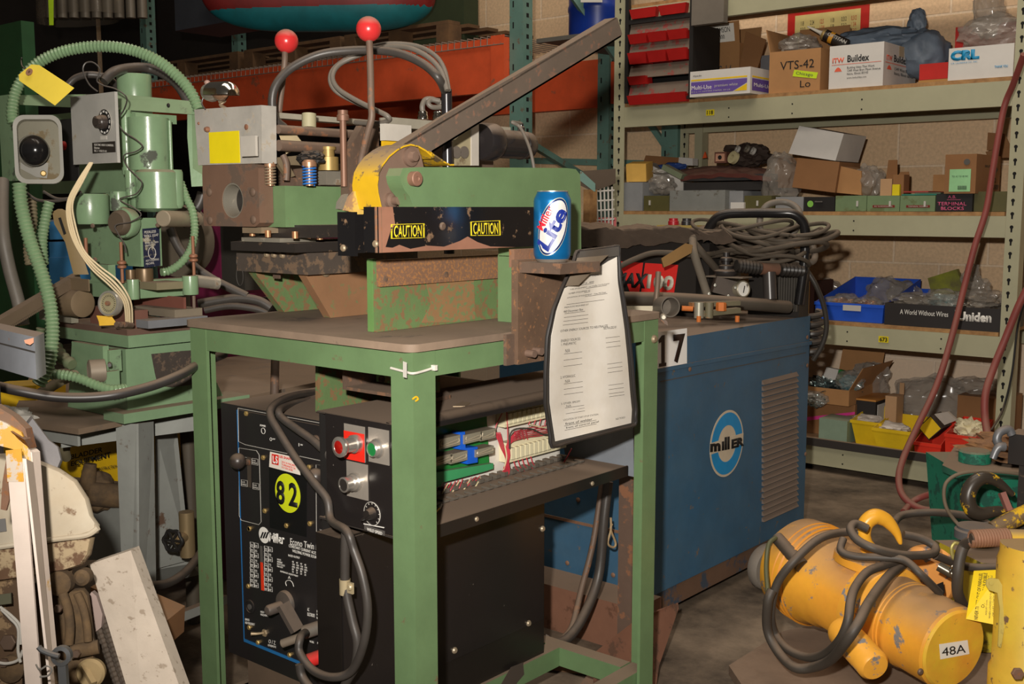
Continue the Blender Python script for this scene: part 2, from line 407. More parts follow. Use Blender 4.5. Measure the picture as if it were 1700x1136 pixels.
struct(B().box(-9, 3, -2.5, WY+.2, -.12, 0, 0).build('floor', floor_mat(), smooth=False))
BM_ = block_mat()
struct(B().box(-9, 3, WY, WY+.2, 0, 4.6, 0).build('wall_back', BM_, smooth=False))
struct(B().box(-9.2, -9, -2.5, WY, 0, 4.6, 0).build('wall_left', BM_, smooth=False))
# ================================================================ sage storage rack
X0, X1, Y0, Y1 = -3.14, -1.29, 4.50, 5.10
rk = thing('storage_rack', 'sage green steel storage rack with plywood shelves against the block wall', 'rack', (-2.2, 4.8, 0))
def post(x, y, w=.062, d=.06, side=1):
    b = B(); t = .003
    b.box(x-w/2, x+w/2, y, y+t, 0, 2.75, .0008)
    xs = x+w/2 if side > 0 else x-w/2
    b.box(xs-t, xs, y+t, y+d, 0, 2.75, 0)
    return b
for x, y, sd in ((X0+.032, Y0-.004, -1), (X1+.016, Y0-.004, 1), (X0+.032, Y1, -1), (X1-.03, Y1, 1)):
    w_ = .062 if y < 4.8 else .05
    h = post(x, y, w_ if x < -2 else .056, side=sd).use(sage)
    for k in range(52):
        z = .06+k*.0508
        cx = x if x < -2 else x-.006
        h.lathe((cx, y+.001, z), NY, [(.007, 0), (.007, .0015)], 10); h.prism([(cx-.003, y-.0004, z-.02), (cx+.003, y-.0004, z-.02), (cx+.004, y-.0004, z), (cx-.004, y-.0004, z)], (0, .002, 0))
    h.build('post', hole, rk)
levels = [(2.0, 2.09), (1.535, 1.63), (1.035, 1.118), (.565, .65), (.03, .115)]
for z0, z1 in levels:
    for yy in (Y0-.002, Y1-.03):
        if yy > 4.8 and z0 > 1.9: continue
        b = B(); b.box(X0+.06, X1-.013, yy, yy+.032, z0, z1, .002); b.use(sage)
        if yy < 4.8 and z0 < 1.9:
            for px_ in ((1210, 1315, 1430) if z0 > 1.5 else ((1420, 1580) if z0 < 1 else (1205, 1310, 1424))):
                x = PY(px_, 200, Y0).x
                for dz in (.02, .06): b.lathe((x, Y0-.002, z0+dz), NY, [(.0035, 0), (.0035, .0012)], 8)
        b.build('beam', hole, rk)
    b = B(); b.box(X0+.005, X1-.02, Y0+.002, Y1+.02, z1+.0005, z1+.016, .001)
    b.build('shelf_board', ply, rk)
# middle rear post and yellow bay numbers
post(-3.0, Y1-.04, .045).build('post', sage, rk)
b = B(); b.box(X0+.07, X1-.11, 4.478, 4.4975, .116, .15, .002).build('shelf_edge', M('shelf_edge_black', (40, 36, 34), .8, dust=.9), rk, label='black dusty edge strip')
for px_, py_, z, s in ((1179, 191, 1.58, '118'), (1467, 562, .605, '673')):
    c = PY(px_, py_, Y0-.004); n = B(); n.box(c.x-.021, c.x+.021, Y0-.0055, Y0-.0035, z-.013, z+.013, 0)
    q = n.build('number_sticker', stkyel, rk, label='yellow sticker numbered '+s)
    text(s, (c.x-.016, Y0-.0055, z-.009), (c.x+.016, Y0-.0055, z-.009), (c.x-.016, Y0-.0055, z+.009), ink, q, bold=.03)
# ================================================================ pallet rack (teal frames, orange beams)
pr = thing('pallet_rack', 'pallet rack with teal uprights and orange load beams behind the machines', 'rack', (-4, 4.7, 0))
def tpost(xl, y, w=.075):
    h = B().box(xl, xl+w, y, y+.075, 0, 3.2, .004).use(teal)
    for k in range(60):
        z = .05+k*.0508*1.0
        h.box(xl+w-.0005, xl+w+.0008, y+.028, y+.046, z, z+.02, 0)
        if k % 2: h.box(xl+.02, xl+.028, y-.0008, y+.0005, z, z+.03, 0)
    h.build('upright', hole, pr)
XU = PY(846, 120, 4.3).x
tpost(XU, 4.3, .085); tpost(XU, 5.05); tpost(-6.95, 4.3); tpost(-6.95, 5.05)
XR = PY(1098, 235, 5.08).x
tpost(XR, 5.08, .1)
b = B(); b.bar((XU+.04, 4.34, 1.5), (XU+.04, 5.08, 1.25), .03, .03); b.build('brace', teal, pr); b = B(); b.bar((XU+.04, 4.34, 2.6), (XU+.04, 5.08, 2.2), .03, .03); b.build('brace', teal, pr)
b = B(); b.bar(PD(945, -20, 5.6), PD(1035, 108, 5.72), .035, .05); b.build('brace', teal, pr)
b = B(); b.bar(PY(885, 267, 5.1), PY(1120, 273, 5.1), .03, .035); b.build('brace', teal, pr)
b = B(); b.bar(PY(1072, 195, 5.1), PY(1105, 243, 5.1), .025, .03); b.build('brace', teal, pr)
Zb0, Zb1 = 1.725, 1.99
b = B(); b.box(-6.9, XU-.002, 4.262, 4.30, Zb0, Zb1, .004); b.build('load_beam', orange, pr)
e = B(); e.box(XU-.085, XU+.001, 4.255, 4.261, Zb0-.05, Zb1+.01, .001); e.build('beam_bracket', orange, pr)
b = B(); b.box(-6.9, XU-.002, 5.06, 5.10, 1.70, 1.96, .004); b.build('load_beam', orange, pr)
b = B(); b.box(XU+.08, XR+.02, 5.06, 5.10, 1.715, 1.94, .004); b.build('load_beam', orange, pr)
b = B(); b.box(XU+.09, XR+.02, 4.40, 4.43, 1.965, 1.985, .002); b.box(XU+.09, XR+.02, 4.43, 5.05, 1.972, 1.98, .001)
b.build('deck', M('deck_grey', (92, 88, 82), .6, var=.2), pr)
wd = B()
for k in range(70):
    x = XU-.02-k*.045
    wd.tube([(x, 4.9, 2.0), (x, 4.257, 2.0), (x, 4.257, 1.955)], .003, 6, sub=1)
for z in (1.955,): wd.tube([(XU, 4.256, z), (-6.8, 4.256, z)], .003, 6, sub=1)
wd.build('wire_deck', M('deck_wire', (150, 136, 124), .5, .3), pr)
# calendar poster on the wall
def wallq(pts, y=WY-.003): return [PY(a, b_, y) for a, b_ in pts]
ps = thing('wall_chart', 'printed chart with red border fixed to the block wall above the cartons', 'poster', PY(1375, 72, WY-.004))
a, c = PY(1309, 4, WY-.004), PY(1441, 72, WY-.004)
B().box(a.x, c.x, WY-.006, WY, 1.70, 2.15, 0).build('backing', M('poster_red', (190, 36, 26), .5), ps)
B().box(a.x+.04, c.x-.04, WY-.0075, WY-.006, 1.70, 2.09, 0).build('sheet', M('poster_cream', (206, 188, 122), .6), ps)
for i, xx in enumerate((.07, .12, .17, .225, .28, .33)):
    text('\n'.join(random.choice(('1 3/4', '12.5', '0.312', '7 16', '118', '2 24')) for _ in range(11)), (a.x+xx, WY-.0075, 1.74), (a.x+xx+.026, WY-.0075, 1.74), (a.x+xx, WY-.0075, 2.06), (ink, redp)[i in (2, 5)], ps)
# ================================================================ green workbench
BX0, BX1, BY0, BY1, TZ = -1.903, -1.262, 1.246, 2.0, .93
wb = thing('workbench', 'green painted angle iron workbench with worn brown steel top in the middle of the shop', 'workbench', (-1.58, 1.62, 0))
def rpoly(x0, x1, y0, y1, z, r, n=5):
    o = []
    for cx, cy, a in ((x1-r, y0+r, -90), (x1-r, y1-r, 0), (x0+r, y1-r, 90), (x0+r, y0+r, 180)):
        for k in range(n+1): t = radians(a+90*k/n); o.append((cx+r*cos(t), cy+r*sin(t), z))
    return o
topm = M('bench_top', (140, 120, 102), .7, col2=(110, 94, 80), c2amt=.5, c2scale=5, wear=(84, 74, 66), wamt=.15, wscale=9, dust=.35, bump=.2, bscale=90)
B().prism(rpoly(BX0, BX1, BY0, BY1, TZ-.013, .022), (0, 0, .013), .002).build('tabletop', topm, wb)
zr0, zr1 = .872, TZ-.0135
B().box(BX0+.01, BX1-.008, BY0+.012, BY0+.018, zr0, zr1).box(BX0+.01, BX1-.008, BY0+.018, BY0+.05, zr1-.006, zr1, .0005).build('front_rail', green, wb)
B().box(BX1-.014, BX1-.008, BY0+.018, BY1-.01, zr0, zr1).box(BX1-.05, BX1-.014, BY0+.05, BY1-.01, zr1-.006, zr1, .0005).build('side_rail', green, wb)
B().box(BX0+.01, BX0+.016, BY0+.018, BY1-.01, zr0, zr1).build('side_rail', green, wb)
B().box(BX0+.016, BX1-.014, BY1-.016, BY1-.01, zr0, zr1).build('back_rail', green, wb)
for cx, cy, sx, sy in ((BX1-.007, BY0+.011, -1, 1), (BX1-.007, BY1-.01, -1, -1), (BX0+.009, BY0+.011, 1, 1), (BX0+.009, BY1-.01, 1, -1)):
    b = B(); t = .007; w_ = .052
    b.prism([(cx, cy, 0), (cx+sx*w_, cy, 0), (cx+sx*w_, cy+sy*t, 0), (cx+sx*t, cy+sy*t, 0), (cx+sx*t, cy+sy*w_, 0), (cx, cy+sy*w_, 0)], (0, 0, zr1), .0015)
    b.build('leg', green, wb)
SZ = .143
for nm, (x0, x1, y0, y1) in {'side_stretcher': (BX1-.055, BX1-.016, BY0+.02, BY1-.02), 'middle_stretcher': (-1.53, -1.492, BY0+.06, BY1-.02), 'back_stretcher': (-1.88, BX1-.06, BY1-.058, BY1-.02)}.items():
    B().box(x0, x1, y0, y1-(.039 if nm == 'middle_stretcher' else 0), SZ-.045, SZ-(.001 if nm[0] == 'b' else 0), .002).build(nm, green, wb)
B().box(-1.885, -1.85, BY0+.02, BY1-.06, SZ-.045, SZ, .002).build('side_stretcher', green, wb)
B().box(-1.90, -1.54, 1.33, 1.39, SZ-.035, SZ+.0, .002).build('front_shelf_bar', green, wb)
# chipped brown patch on the middle stretcher, white and yellow paint marks, end bolt, plastic tie
b = B(); b.prism([PX(a, c, -1.4912) for a, c in ((832, 1136), (848, 1108), (868, 1100), (870, 1120), (858, 1134), (852, 1150), (838, 1150))], (.0006, 0, 0)); b.build('chipped_patch', M('chip_brown', (70, 60, 52), .8), wb)
b = B(); quad(b, [PX(a, c, BX1-.0065) for a, c in ((669, 600), (675, 602), (675, 628), (669, 626))][::1], t=.0006)
b.build('paint_chip', whitedim, wb)
b = B(); b.tube([PX(a, c, BX1-.006) for a, c in ((685, 663), (691, 659), (694, 663), (690, 666))], .0016, 6); b.build('paint_mark', M('mark_yellow', (226, 176, 30), .5), wb)
p = PX(1084.5, 563, BX1-.008); scr(B(), p, NX, .009, .007).build('bolt', bolt, wb)
tie = B(); zt = PX(680, 622, BX1).z
tie.tube([(BX1-.056, BY0+.0085, zt+.004), (BX1-.02, BY0+.0075, zt+.001), (BX1-.0035, BY0+.0075, zt), (BX1-.0035, BY0+.03, zt+.001), (BX1-.003, BY0+.054, zt+.004)], .0022, 8, sub=3)
tie.box(BX1-.006, BX1+.003, BY0+.052, BY0+.058, zt, zt+.009)
tag(tie.build('cable_tie', M('nylon', (206, 202, 192), .4)), 'translucent white cable tie around the top of the front bench leg', 'cable tie')
# hanging green plate and black bracket under the top
b = B(); b.prism([(-1.70, 1.50, .915), (-1.45, 1.50, .915), (-1.45, 1.50, .80), (-1.70, 1.50, .80)], (0, .008, 0), .001)
b.build('hanging_plate', greenrust, wb)
b = B(); b.prism([PX(a, c, -1.66) for a, c in ((528, 604), (650, 622), (650, 668), (552, 684), (528, 684))], (-.008, 0, 0), .001); b.build('hanging_plate', greenrust, wb)
b = B(); b.box(-1.56, -1.40, 1.36, 1.44, .812, .818, .001).box(-1.56, -1.554, 1.36, 1.44, .818, .862, .001); scr(b, PX(633, 630, -1.553), NX, .008, .005); b.build('latch_bracket', rustdark, wb)

# ================================================================ coil shear and clamp machine on the bench
mc = thing('shear_machine', 'green and rusty lever shear machine with red ball levers bolted on the bench top', 'machine', (-1.58, 1.6, TZ))
def px_prism(pts, x, t, name, m, bev=.001, par=None, label=None): return B().prism(pl(pts, 0, x), (-t, 0, 0), bev).build(name, m, par or mc, label=label)
def py_prism(pts, y, t, name, m, bev=.001, par=None, label=None): return B().prism(pl(pts, 1, y), (0, t, 0), bev).build(name, m, par or mc, label=label)
# sloping gussets
for x, pts, mm in ((-1.87, ((418, 440), (540, 440), (585, 519), (472, 521)), greenrust), (-1.70, ((500, 440), (640, 438), (640, 522), (549, 529)), M('gusset_rust', (134, 98, 68), .75, wear=(108, 112, 72), wamt=.2, wscale=50, dust=.4, bump=.2))):
    P = [PX(a, c, x) for a, c in pts]; P[2].z = P[3].z = TZ+.0005
    z1 = P[1].z; P[0].z = z1
    B().prism(P, (-.022, 0, 0), .0015).build('gusset', mm, mc)
a = cboxc(413, 514, 608, 419, 457, d=2.125)
dz1, dz0 = a[5], a[4]
B().box(-1.90, -1.675, a[2], a[2]+.30, dz0, dz1, .002).build('die_block', M('die_block_m', (70, 62, 56), .6, wear=(104, 84, 66), wamt=.4, wscale=50, dust=.9, bump=.2), mc)
for px_ in (444, 456, 470): scr(B(), PY(px_, 423+(px_-444)*.05, a[2]), NY, .006, .006).build('bolt', bolt, mc)
cb(B(), 445, 462, 500, 442, 455, y=a[2]+.03).build('clamp_block', rustdark, mc)
cb(B(), 453, 463, 466, 454, 463, y=a[2]+.032).build('clamp_foot', rustdark, mc)
scr(B(), PX(540, 450, -1.699), NX, .012, .006).build('bolt', bolt, mc)
# jaw blocks between die and head
b = B(); zj = [PY(440, y_, 1.34).z for y_ in (406, 399, 391, 382)]
B().box(-1.86, -1.66, 1.335, 1.60, dz1+.0005, dz1+.018, .001).build('lower_jaw', blacksteel, mc)
B().box(-1.82, -1.70, 1.332, 1.42, dz1+.019, dz1+.027, .001).build('jaw_shim', steel, mc)
B().box(-1.80, -1.64, 1.36, 1.66, dz1+.028, dz1+.052, .001).build('upper_jaw', blacksteel, mc)
for px_, py_ in ((419, 392), (445, 394), (490, 396), (516, 396), (531, 398)):
    p = PY(px_, py_, 1.333) if px_ < 450 else PX(px_, py_, -1.655)
    B().cyl(p, p+Vector((0, 0, .013)), .006, seg=14).build('spacer_pin', M('copper_pin', (170, 120, 84), .4, .5), mc)
# head: silver block, drilled front plate, green beam
sb = [PY(a_, c_, 1.30) for a_, c_ in ((322.5, 182), (434, 174.5), (435, 271), (329, 274.5))]
xs0, xs1 = (sb[0].x+sb[3].x)/2, (sb[1].x+sb[2].x)/2
B().prism(sb, (0, .034, 0), .0015).build('end_block', M('block_alu', (172, 168, 160), .45, .15, var=.2, dust=.5, wear=(160, 150, 134), wamt=.2, wscale=40), mc)
quad(B(), [PY(a_, c_, 1.2995) for a_, c_ in ((347, 220), (397, 217), (399, 270.5), (349, 271.5))][::-1], t=.0008).build('sticker', stkyel, mc, label='blank yellow sticker')
cb(B(), 400, 424, 428, 225, 259, y=1.278).build('stop_block', M('alu', (196, 190, 180), .4, .2), mc)
for px_, py_ in ((346, 215), (409, 211), (330, 205)): scr(B(), PY(px_, py_, 1.2995), NY, .0055 if px_ > 340 else .003, .008 if px_ == 346 else .002).build('bolt', M('bolt_copper', (140, 98, 76), .5, .3), mc)
# front plate with bored hole
fx0, fx1 = PY(337, 330, 1.305).x, PY(430, 330, 1.305).x; fz0, fz1 = PY(385, 376, 1.305).z, sb[3].z-.0005
hc = PY(386, 333, 1.305); R = .034; n = 40; b = B(); fr, bk = [], []
def holed(b, x0, x1, z0, z1, y, t, cx, cz, R, n=40):
    lay = []
    for yy in (y, y+t):
        inn = [b.bm.verts.new((cx+R*cos(2*pi*k/n), yy, cz+R*sin(2*pi*k/n))) for k in range(n)]; out = []
        for k in range(n):
            c_, s_ = cos(2*pi*k/n), sin(2*pi*k/n)
            tx = ((x1-cx) if c_ > 0 else (x0-cx))/c_ if abs(c_) > 1e-6 else 1e9; tz = ((z1-cz) if s_ > 0 else (z0-cz))/s_ if abs(s_) > 1e-6 else 1e9
            q = min(tx, tz); out.append(b.bm.verts.new((cx+c_*q, yy, cz+s_*q)))
        lay.append((inn, out))
    for k in range(n):
        j = (k+1) % n
        for inn, out in lay: b.bm.faces.new([inn[k], inn[j], out[j], out[k]])
        b.bm.faces.new([lay[0][0][k], lay[0][0][j], lay[1][0][j], lay[1][0][k]]); b.bm.faces.new([lay[0][1][k], lay[0][1][j], lay[1][1][j], lay[1][1][k]])
    return b
holed(b, fx0, fx1, fz0, fz1, 1.305, .033, hc.x, hc.z, R).build('front_plate', M('plate_rust', (112, 86, 70), .6, .1, wear=(92, 76, 64), wamt=.4, wscale=20, dust=.4, bump=.2), mc, smooth=False)
b = B(); b.lathe((hc.x, 1.306, hc.z), (0, 1, 0), [(R, 0), (R, .034), (R-.003, .034), (R-.003, 0), (R, 0)], 40, cap=False); b.build('bore_lining', steel, mc)
B().lathe((hc.x-.002, 1.3372, hc.z), (0, 1, 0), [(.0, 0), (.032, 0), (.032, .0015), (0, .0015)], 24).build('plug', black, mc)  # black disc put in for the shade inside the bore
for px_, py_ in ((348, 319), (420, 319), (349, 366), (421, 365)): scr(B(), PY(px_, py_, 1.3045), NY, .0085, .004).build('bolt', M('bolt_dull', (112, 92, 78), .55, .3), mc)
gz0, gz1 = PX(500, 377, -1.69).z, PX(500, 309, -1.69).z
B().box(-1.86, -1.69, 1.339, 1.62, gz0, gz1, .002).build('head_beam', green, mc)
B().box(-1.80, -1.74, 1.32, 1.37, gz0-.012, gz0-.0005).build('nut', bolt, mc)
# rods between end block and bearing
zr = [(PX(452, 214, -1.70), .0085), (PX(452, 241, -1.70), .0105)]
for p, r in zr: B().cyl(Vector((p.x, 1.335, p.z)), Vector((p.x, 1.66, p.z)), r).build('guide_rod', brownsteel, mc)
B().box(-1.83, -1.80, 1.34, 1.80, PX(500, 199, -1.8).z, PX(500, 190, -1.8).z).build('top_rail', galv, mc)
B().box(-1.79, -1.62, 1.64, 1.70, gz1, PX(620, 207, -1.62).z, .002).build('bearing_block', brownsteel, mc)
px_prism(((604, 205), (629, 205), (629, 300), (596, 330), (577, 330), (577, 255)), -1.66, .02, 'slide_plate', rustdark)
B().cyl(PD(513, 189, 2.17), PD(513, 212, 2.17), .014).build('roller', M('white_nylon', (160, 154, 124), .6, dust=.6), mc)
tb = PD(569, 185, 2.15); B().cyl(tb, (tb.x, tb.y, gz1), .0065).lathe(tb, (0, 0, 1), [(.012, -.018), (.012, -.008), (.010, -.006), (.010, .002), (.0, .003)], 20).build('draw_bolt', M('draw_bolt_m', (128, 94, 76), .5, .3, dust=.6), mc)
B().box(-1.76, -1.70, 1.50, 1.56, gz1+.0005, PX(580, 283, -1.7).z).build('spacer_block', steel, mc)
cb(B(), 528, 541, 579, 284, 307, x=-1.69).build('spacer_block', steel, mc)
c = PD(545, 256, 2.17); B().lathe((c.x, c.y, PD(545, 283, 2.17).z), (0, 0, 1), [(.020, 0), (.020, .026), (.012, .027), (.012, .040), (.015, .040), (.015, .046)], 24).build('brass_bushing', brass, mc)
for px_, d, r, m_ in ((514, 2.10, .0125, M('spring_blue', (40, 110, 190), .4)), (449, 2.10, .010, bolt)):
    c = PD(px_, 309, d); t = PD(px_, 277, d)
    B().helix((c.x, c.y, gz1+.001), (0, 0, 1), r, .0016, 6.5, t.z-gz1).build('spring', m_, mc)
    B().cyl((c.x, c.y, gz1), (c.x, c.y, t.z+.012), r*.6).lathe((c.x, c.y, t.z), (0, 0, 1), [(r*1.1, 0), (r*1.1, .008), (r*.7, .013)], 20).build('spring_post', M('post_copper', (168, 128, 100), .4, .5), mc)
B().box(-1.735, -1.695, 1.37, 1.42, gz1+.0005, gz1+.016).build('handle_base', rustdark, mc)
B().tube([PD(475, 300, 2.10), PD(476, 285, 2.10), PD(475, 270, 2.10), PD(470, 258, 2.10)], .0065).build('bent_stud', brownsteel, mc)
B().blob(PD(515, 262, 2.12), (.028, .02, .014), 3, .35).build('rubber_boot', black, mc)
b = B(); b.prism([PD(a_, c_, 2.13) for a_, c_ in ((463, 224), (492, 224), (503, 238), (475, 256))], (-.01, .01, 0)); b.build('link_plate', M('link_tan', (150, 134, 100), .6, dust=.6), mc)
px_prism(((455, 262), (500, 258), (512, 275), (480, 274), (490, 292), (478, 296)), -1.72, .01, 'rubber_flap', M('flap', (110, 96, 74), .7))
# lamp on the end block
lp = thing('work_lamp', 'small chrome reflector lamp clamped above the aluminium end block', 'lamp', PD(372, 181, 2.14))
cL = PD(352, 153, 2.15); vL = (PD(405, 152, 2.05)-cL).normalized()
B().lathe(cL, vL, [(0, -.02), (.016, -.018), (.019, 0), (.017, .012), (.014, .022)], 20).build('socket', M('lamp_chrome', (206, 200, 190), .28, .8, dust=.4), lp)
def refl(u, v):
    a_ = pi*(v*1.05-.03); r_ = .024*(1 if u < .75 else math.sqrt(max(0, 1-((u-.75)/.27)**2)))
    sd = vL.cross(Vector((0, 0, 1))).normalized()
    return cL+vL*(.010+.075*u)+sd*cos(a_)*r_+Vector((0, 0, 1))*(sin(a_)*r_-.004)
B().grid(refl, 12, 16, t=.0012).build('reflector', chrome, lp)
B().lathe(cL-Vector((0, 0, .004))+vL*.015, vL, [(.008, 0), (.013, .012), (.013, .03), (.006, .042), (0, .044)], 18).build('bulb', M('bulb_glass', (120, 90, 70), .08, spec=1), lp)
B().tube([cL+vL*.03+Vector((0, 0, -.018)), PD(373, 167, 2.14), PD(366, 174, 2.14), PD(376, 181, 2.135)], .0035, 8).build('swivel', bolt, lp)
B().sphere(PD(344, 137, 2.15), .006, (1, 1, .8)).build('switch_knob', M('knob_rose', (150, 120, 110), .5), lp)
B().tube([PD(338, 160, 2.16), PD(335, 172, 2.16), PD(341, 182, 2.16)], .0015, 6).build('wire', rubber, lp)
# ball levers
def lever(nm_pts, r, bc, br_, par=mc):
    L_ = B().tube(nm_pts, r, 12).build('lever', brownsteel, par)
    B().sphere(bc, br_).build('ball_knob', redball, L_, label='red ball knob')
lever([PD(613, 66, 1.97), PD(615, 120, 1.965), PD(616, 170, 1.96), PD(617, 195, 1.96), PD(610, 222, 1.97), PD(600, 262, 1.99), PD(596, 296, 2.0)], .0062, PD(612, 48.5, 1.97), .0225)
lever([PD(473, 85, 2.2), PD(472, 110, 2.2), PD(465, 170, 2.22), PD(462, 200, 2.22)], .0062, PD(475.5, 68.5, 2.2), .0235)
cb(B(), 585, 597, 606, 290, 340, x=-1.55).build('lever_mount', rustdark, mc)
# cutter head: guard band, cam disc, blade, arm
XG = -1.40
near = [(560+.1672*a_, 240+.1672*c_) for a_, c_ in ((445, 640), (428, 560), (410, 480), (402, 400), (420, 280), (455, 210), (520, 125), (600, 60), (660, 28), (730, 10), (800, 25), (880, 70), (957, 140))]
near += [(640+.153*a_, 160+.153*c_) for a_, c_ in ((480, 610), (560, 665), (640, 722), (700, 752), (745, 752))]
NP = [PX(a_, c_, XG) for a_, c_ in near]
B().ribbon(NP, (-.062, 0, 0), .0028).build('guard_band', yellow, mc, label='scuffed yellow guard band')
disc = [PX(a_, c_, XG-.006) for a_, c_ in near[:11]]+[PX(a_, c_, XG-.006) for a_, c_ in ((700, 262), (705, 285), (690, 300), (672, 292), (656, 305), (652, 322), (668, 345), (650, 352))]
B().prism(disc, (-.05, 0, 0), .002).build('cam_disc', M('cam_brown', (120, 98, 84), .6, .1, dust=.4, bump=.15), mc)
bl = [(560+.1672*a_, 240+.1672*c_) for a_, c_ in ((75, 655), (95, 600), (125, 520), (170, 468), (232, 438), (258, 520), (280, 610), (262, 680), (220, 800), (190, 930), (160, 1085), (148, 1095), (140, 670))]
px_prism(bl, -1.455, .006, 'blade_guard', M('blade_tan', (206, 172, 88), .5, wear=(150, 118, 88), wamt=.4, wscale=14), par=mc)
px_prism([(560+.1672*a_, 240+.1672*c_) for a_, c_ in ((20, 640), (30, 570), (80, 500), (110, 490), (90, 560), (60, 650))], -1.47, .01, 'roller', steel)
px_prism([(560+.1672*a_, 240+.1672*c_) for a_, c_ in ((185, 700), (262, 690), (262, 1055), (205, 1055), (160, 1080))], -1.462, .004, 'side_plate', M('side_brown', (124, 104, 92), .6, dust=.3))
arm = [(669, 279), (700, 277.5), (800, 278), (940, 279), (956, 281), (963, 290), (964.5, 340), (965, 425), (850, 425), (848, 360), (690, 360), (686, 344), (680, 326), (671, 315), (666, 304), (664, 292)]
px_prism(arm, -1.352, .034, 'arm', green, .003)
cpt = PX(684.5, 297, -1.352); B().lathe(cpt, NX, [(.0125, 0), (.0125, .012), (.011, .0135), (.004, .0135), (.003, .012), (0, .012)], 28).build('pivot_cap', M('cap_rust', (134, 98, 80), .6, .2, bump=.2), mc)
p = PX(681, 260.5, XG-.004); B().lathe(p, NX, [(.017, -.006), (.017, .004), (.010, .005), (.008, .014), (.0, .015)], 24).build('bolt', M('bolt_brown', (136, 112, 98), .45, .4), mc)
p = PX(648, 333, XG-.004); B().lathe(p, NX, [(.013, -.006), (.013, .006), (.0075, .008), (.0075, .022), (0, .023)], 24).build('bolt', M('bolt_brown'), mc)
# long flat lever
lv = [(600+.2993*a_, .2993*c_) for a_, c_ in ((225, 805), (455, 643), (680, 517), (1040, 312), (1412, 97), (1420, 100), (1446, 188), (1440, 205), (390, 848))]
b = B(); b.prism([PX(a_, c_, -1.425) for a_, c_ in lv], (-.008, 0, 0), .001)
tp_ = [PX(a_, c_, -1.425) for a_, c_ in (lv[0], lv[4])]; bt_ = [PX(a_, c_, -1.425) for a_, c_ in (lv[8], lv[7])]
for q in (tp_, bt_):
    d_ = (tp_[0]-bt_[0]).normalized()*.003
    b.prism([q[0], q[1], q[1]+Vector((-.03, 0, 0)), q[0]+Vector((-.03, 0, 0))], (0, 0, -.004 if q is tp_ else .004))
b.build('pry_lever', M('lever_steel', (104, 92, 82), .5, .1, wear=(128, 94, 76), wamt=.22, wscale=40, dust=.9, bump=.15), mc)
# caution channel
XC = -1.302
c0 = PX(628, 345, XC)
cz1, cz0 = PX(628, 343.5, XC).z, PX(628, 420, XC).z
ye = PX(895, 375, XC).y
b = B(); b.box(XC-.006, XC, c0.y, ye, cz0, cz1, .001).box(PY(604, 380, c0.y).x, XC-.006, c0.y, c0.y+.006, cz0, cz1, .001).build('caution_channel', caution, mc)
rb = B(); rb.lathe((XC-.006, c0.y+.006, cz0), (0, 0, 1), [(.0068, 0), (.0068, cz1-cz0)], 16); rb.build('channel_bend', rust, mc)
b = B()
fr_ = [(0, 0), (.008, 0), (.014, .2), (.022, .5), (.03, .6), (.026, 1), (0, 1)]
b.prism([(XC, c0.y+a_*1.2, cz0+(cz1-cz0)*c_) for a_, c_ in fr_]+[], (.0006, 0, 0)); b.build('rust_streak', M('rust_patch', (140, 98, 78), .7, var=.2), mc)
b = B(); import itertools
pts_ = [(0.0, 0), (.34, 0), (.27, .04), (.235, .16), (.21, .30), (.19, .20), (.15, .08), (.11, .12), (.07, .06), (.045, .16), (.03, .10), (0, .14)]
b.prism([(XC, c0.y+a_, cz0+(cz1-cz0)*c_) for a_, c_ in pts_], (.0005, 0, 0)); b.build('rust_streak', M('rust_patch'), mc)
x_ = PY(562, 388, 1.215).x
B().box(x_, x_+.042, 1.213, 1.219, PY(575, 425, 1.215).z, PY(575, 352, 1.215).z, .0008).box(x_+.036, x_+.042, 1.219, 1.30, PY(575, 420, 1.215).z, PY(575, 356, 1.215).z).build('guard_tab', caution, mc)
scr(B(), PY(570.5, 412, 1.2125), NY, .006, .004).build('bolt', bolt, mc)
scr(B(), PY(624, 405, c0.y-.0005), NY, .006, .004).build('bolt', bolt, mc)
scr(B(), PX(734, 376, XC+.0005), NX, .007, .004).build('bolt', rustdark, mc)
ylp = M('print_yellow', (226, 206, 40), .5, wear=(28, 28, 34), wamt=.1, wscale=90)
for q in (((649, 372.5), (704.5, 371), (704.5, 395), (649, 396.5)), ((781, 368), (830, 366), (831, 391), (781.5, 391.5))):
    Q = [PX(a_, c_, XC+.0006) for a_, c_ in q]; ce = sum(Q, Vector())/4; fb = B()
    for i in range(4):
        p0, p1 = Q[i], Q[(i+1) % 4]; fb.prism([p0, p1, p1+(ce-p1)*.07, p0+(ce-p0)*.07], (.0005, 0, 0))
    f_ = fb.build('caution_label', ylp, mc, label='stencilled yellow caution label')
    i_ = [p+(ce-p)*.17 for p in Q]
    text('CAUTION', i_[3], i_[2], i_[0], ylp, f_, bold=.012, lift=.0005)
# lower box plate with rusty bar
XB = -1.44
pA, pB = PX(626, 551, XB), PX(845, 528, XB)
zt_ = PX(626, 432, XB).z
B().box(XB-.008, XB, pA.y, pB.y+.06, TZ+.0005, zt_-.002, .001).build('box_plate', greenrust, mc)
B().box(XB-.022, XB-.0085, pA.y-.002, pA.y+.008, TZ+.0005, zt_+.002, .001).build('box_end', M('end_green', (94, 132, 74), .55, wear=(110, 86, 60), wamt=.25, wscale=20, dust=.6), mc)
zb_ = PX(626, 476, XB).z
b = B().box(XB+.0005, XB+.010, pA.y, PX(843, 440, XB).y, zb_, zt_, .001).build('rusty_bar', M('bar_rust', (120, 88, 66), .85, wear=(150, 104, 62), wamt=.42, wscale=170, dust=.5, bump=.5), mc)
for px_, py_ in ((640, 463), (741, 456), (832, 447)): scr(B(), PX(px_, py_, XB+.010), NX, .006, .001).build('bolt', rustdark, mc)
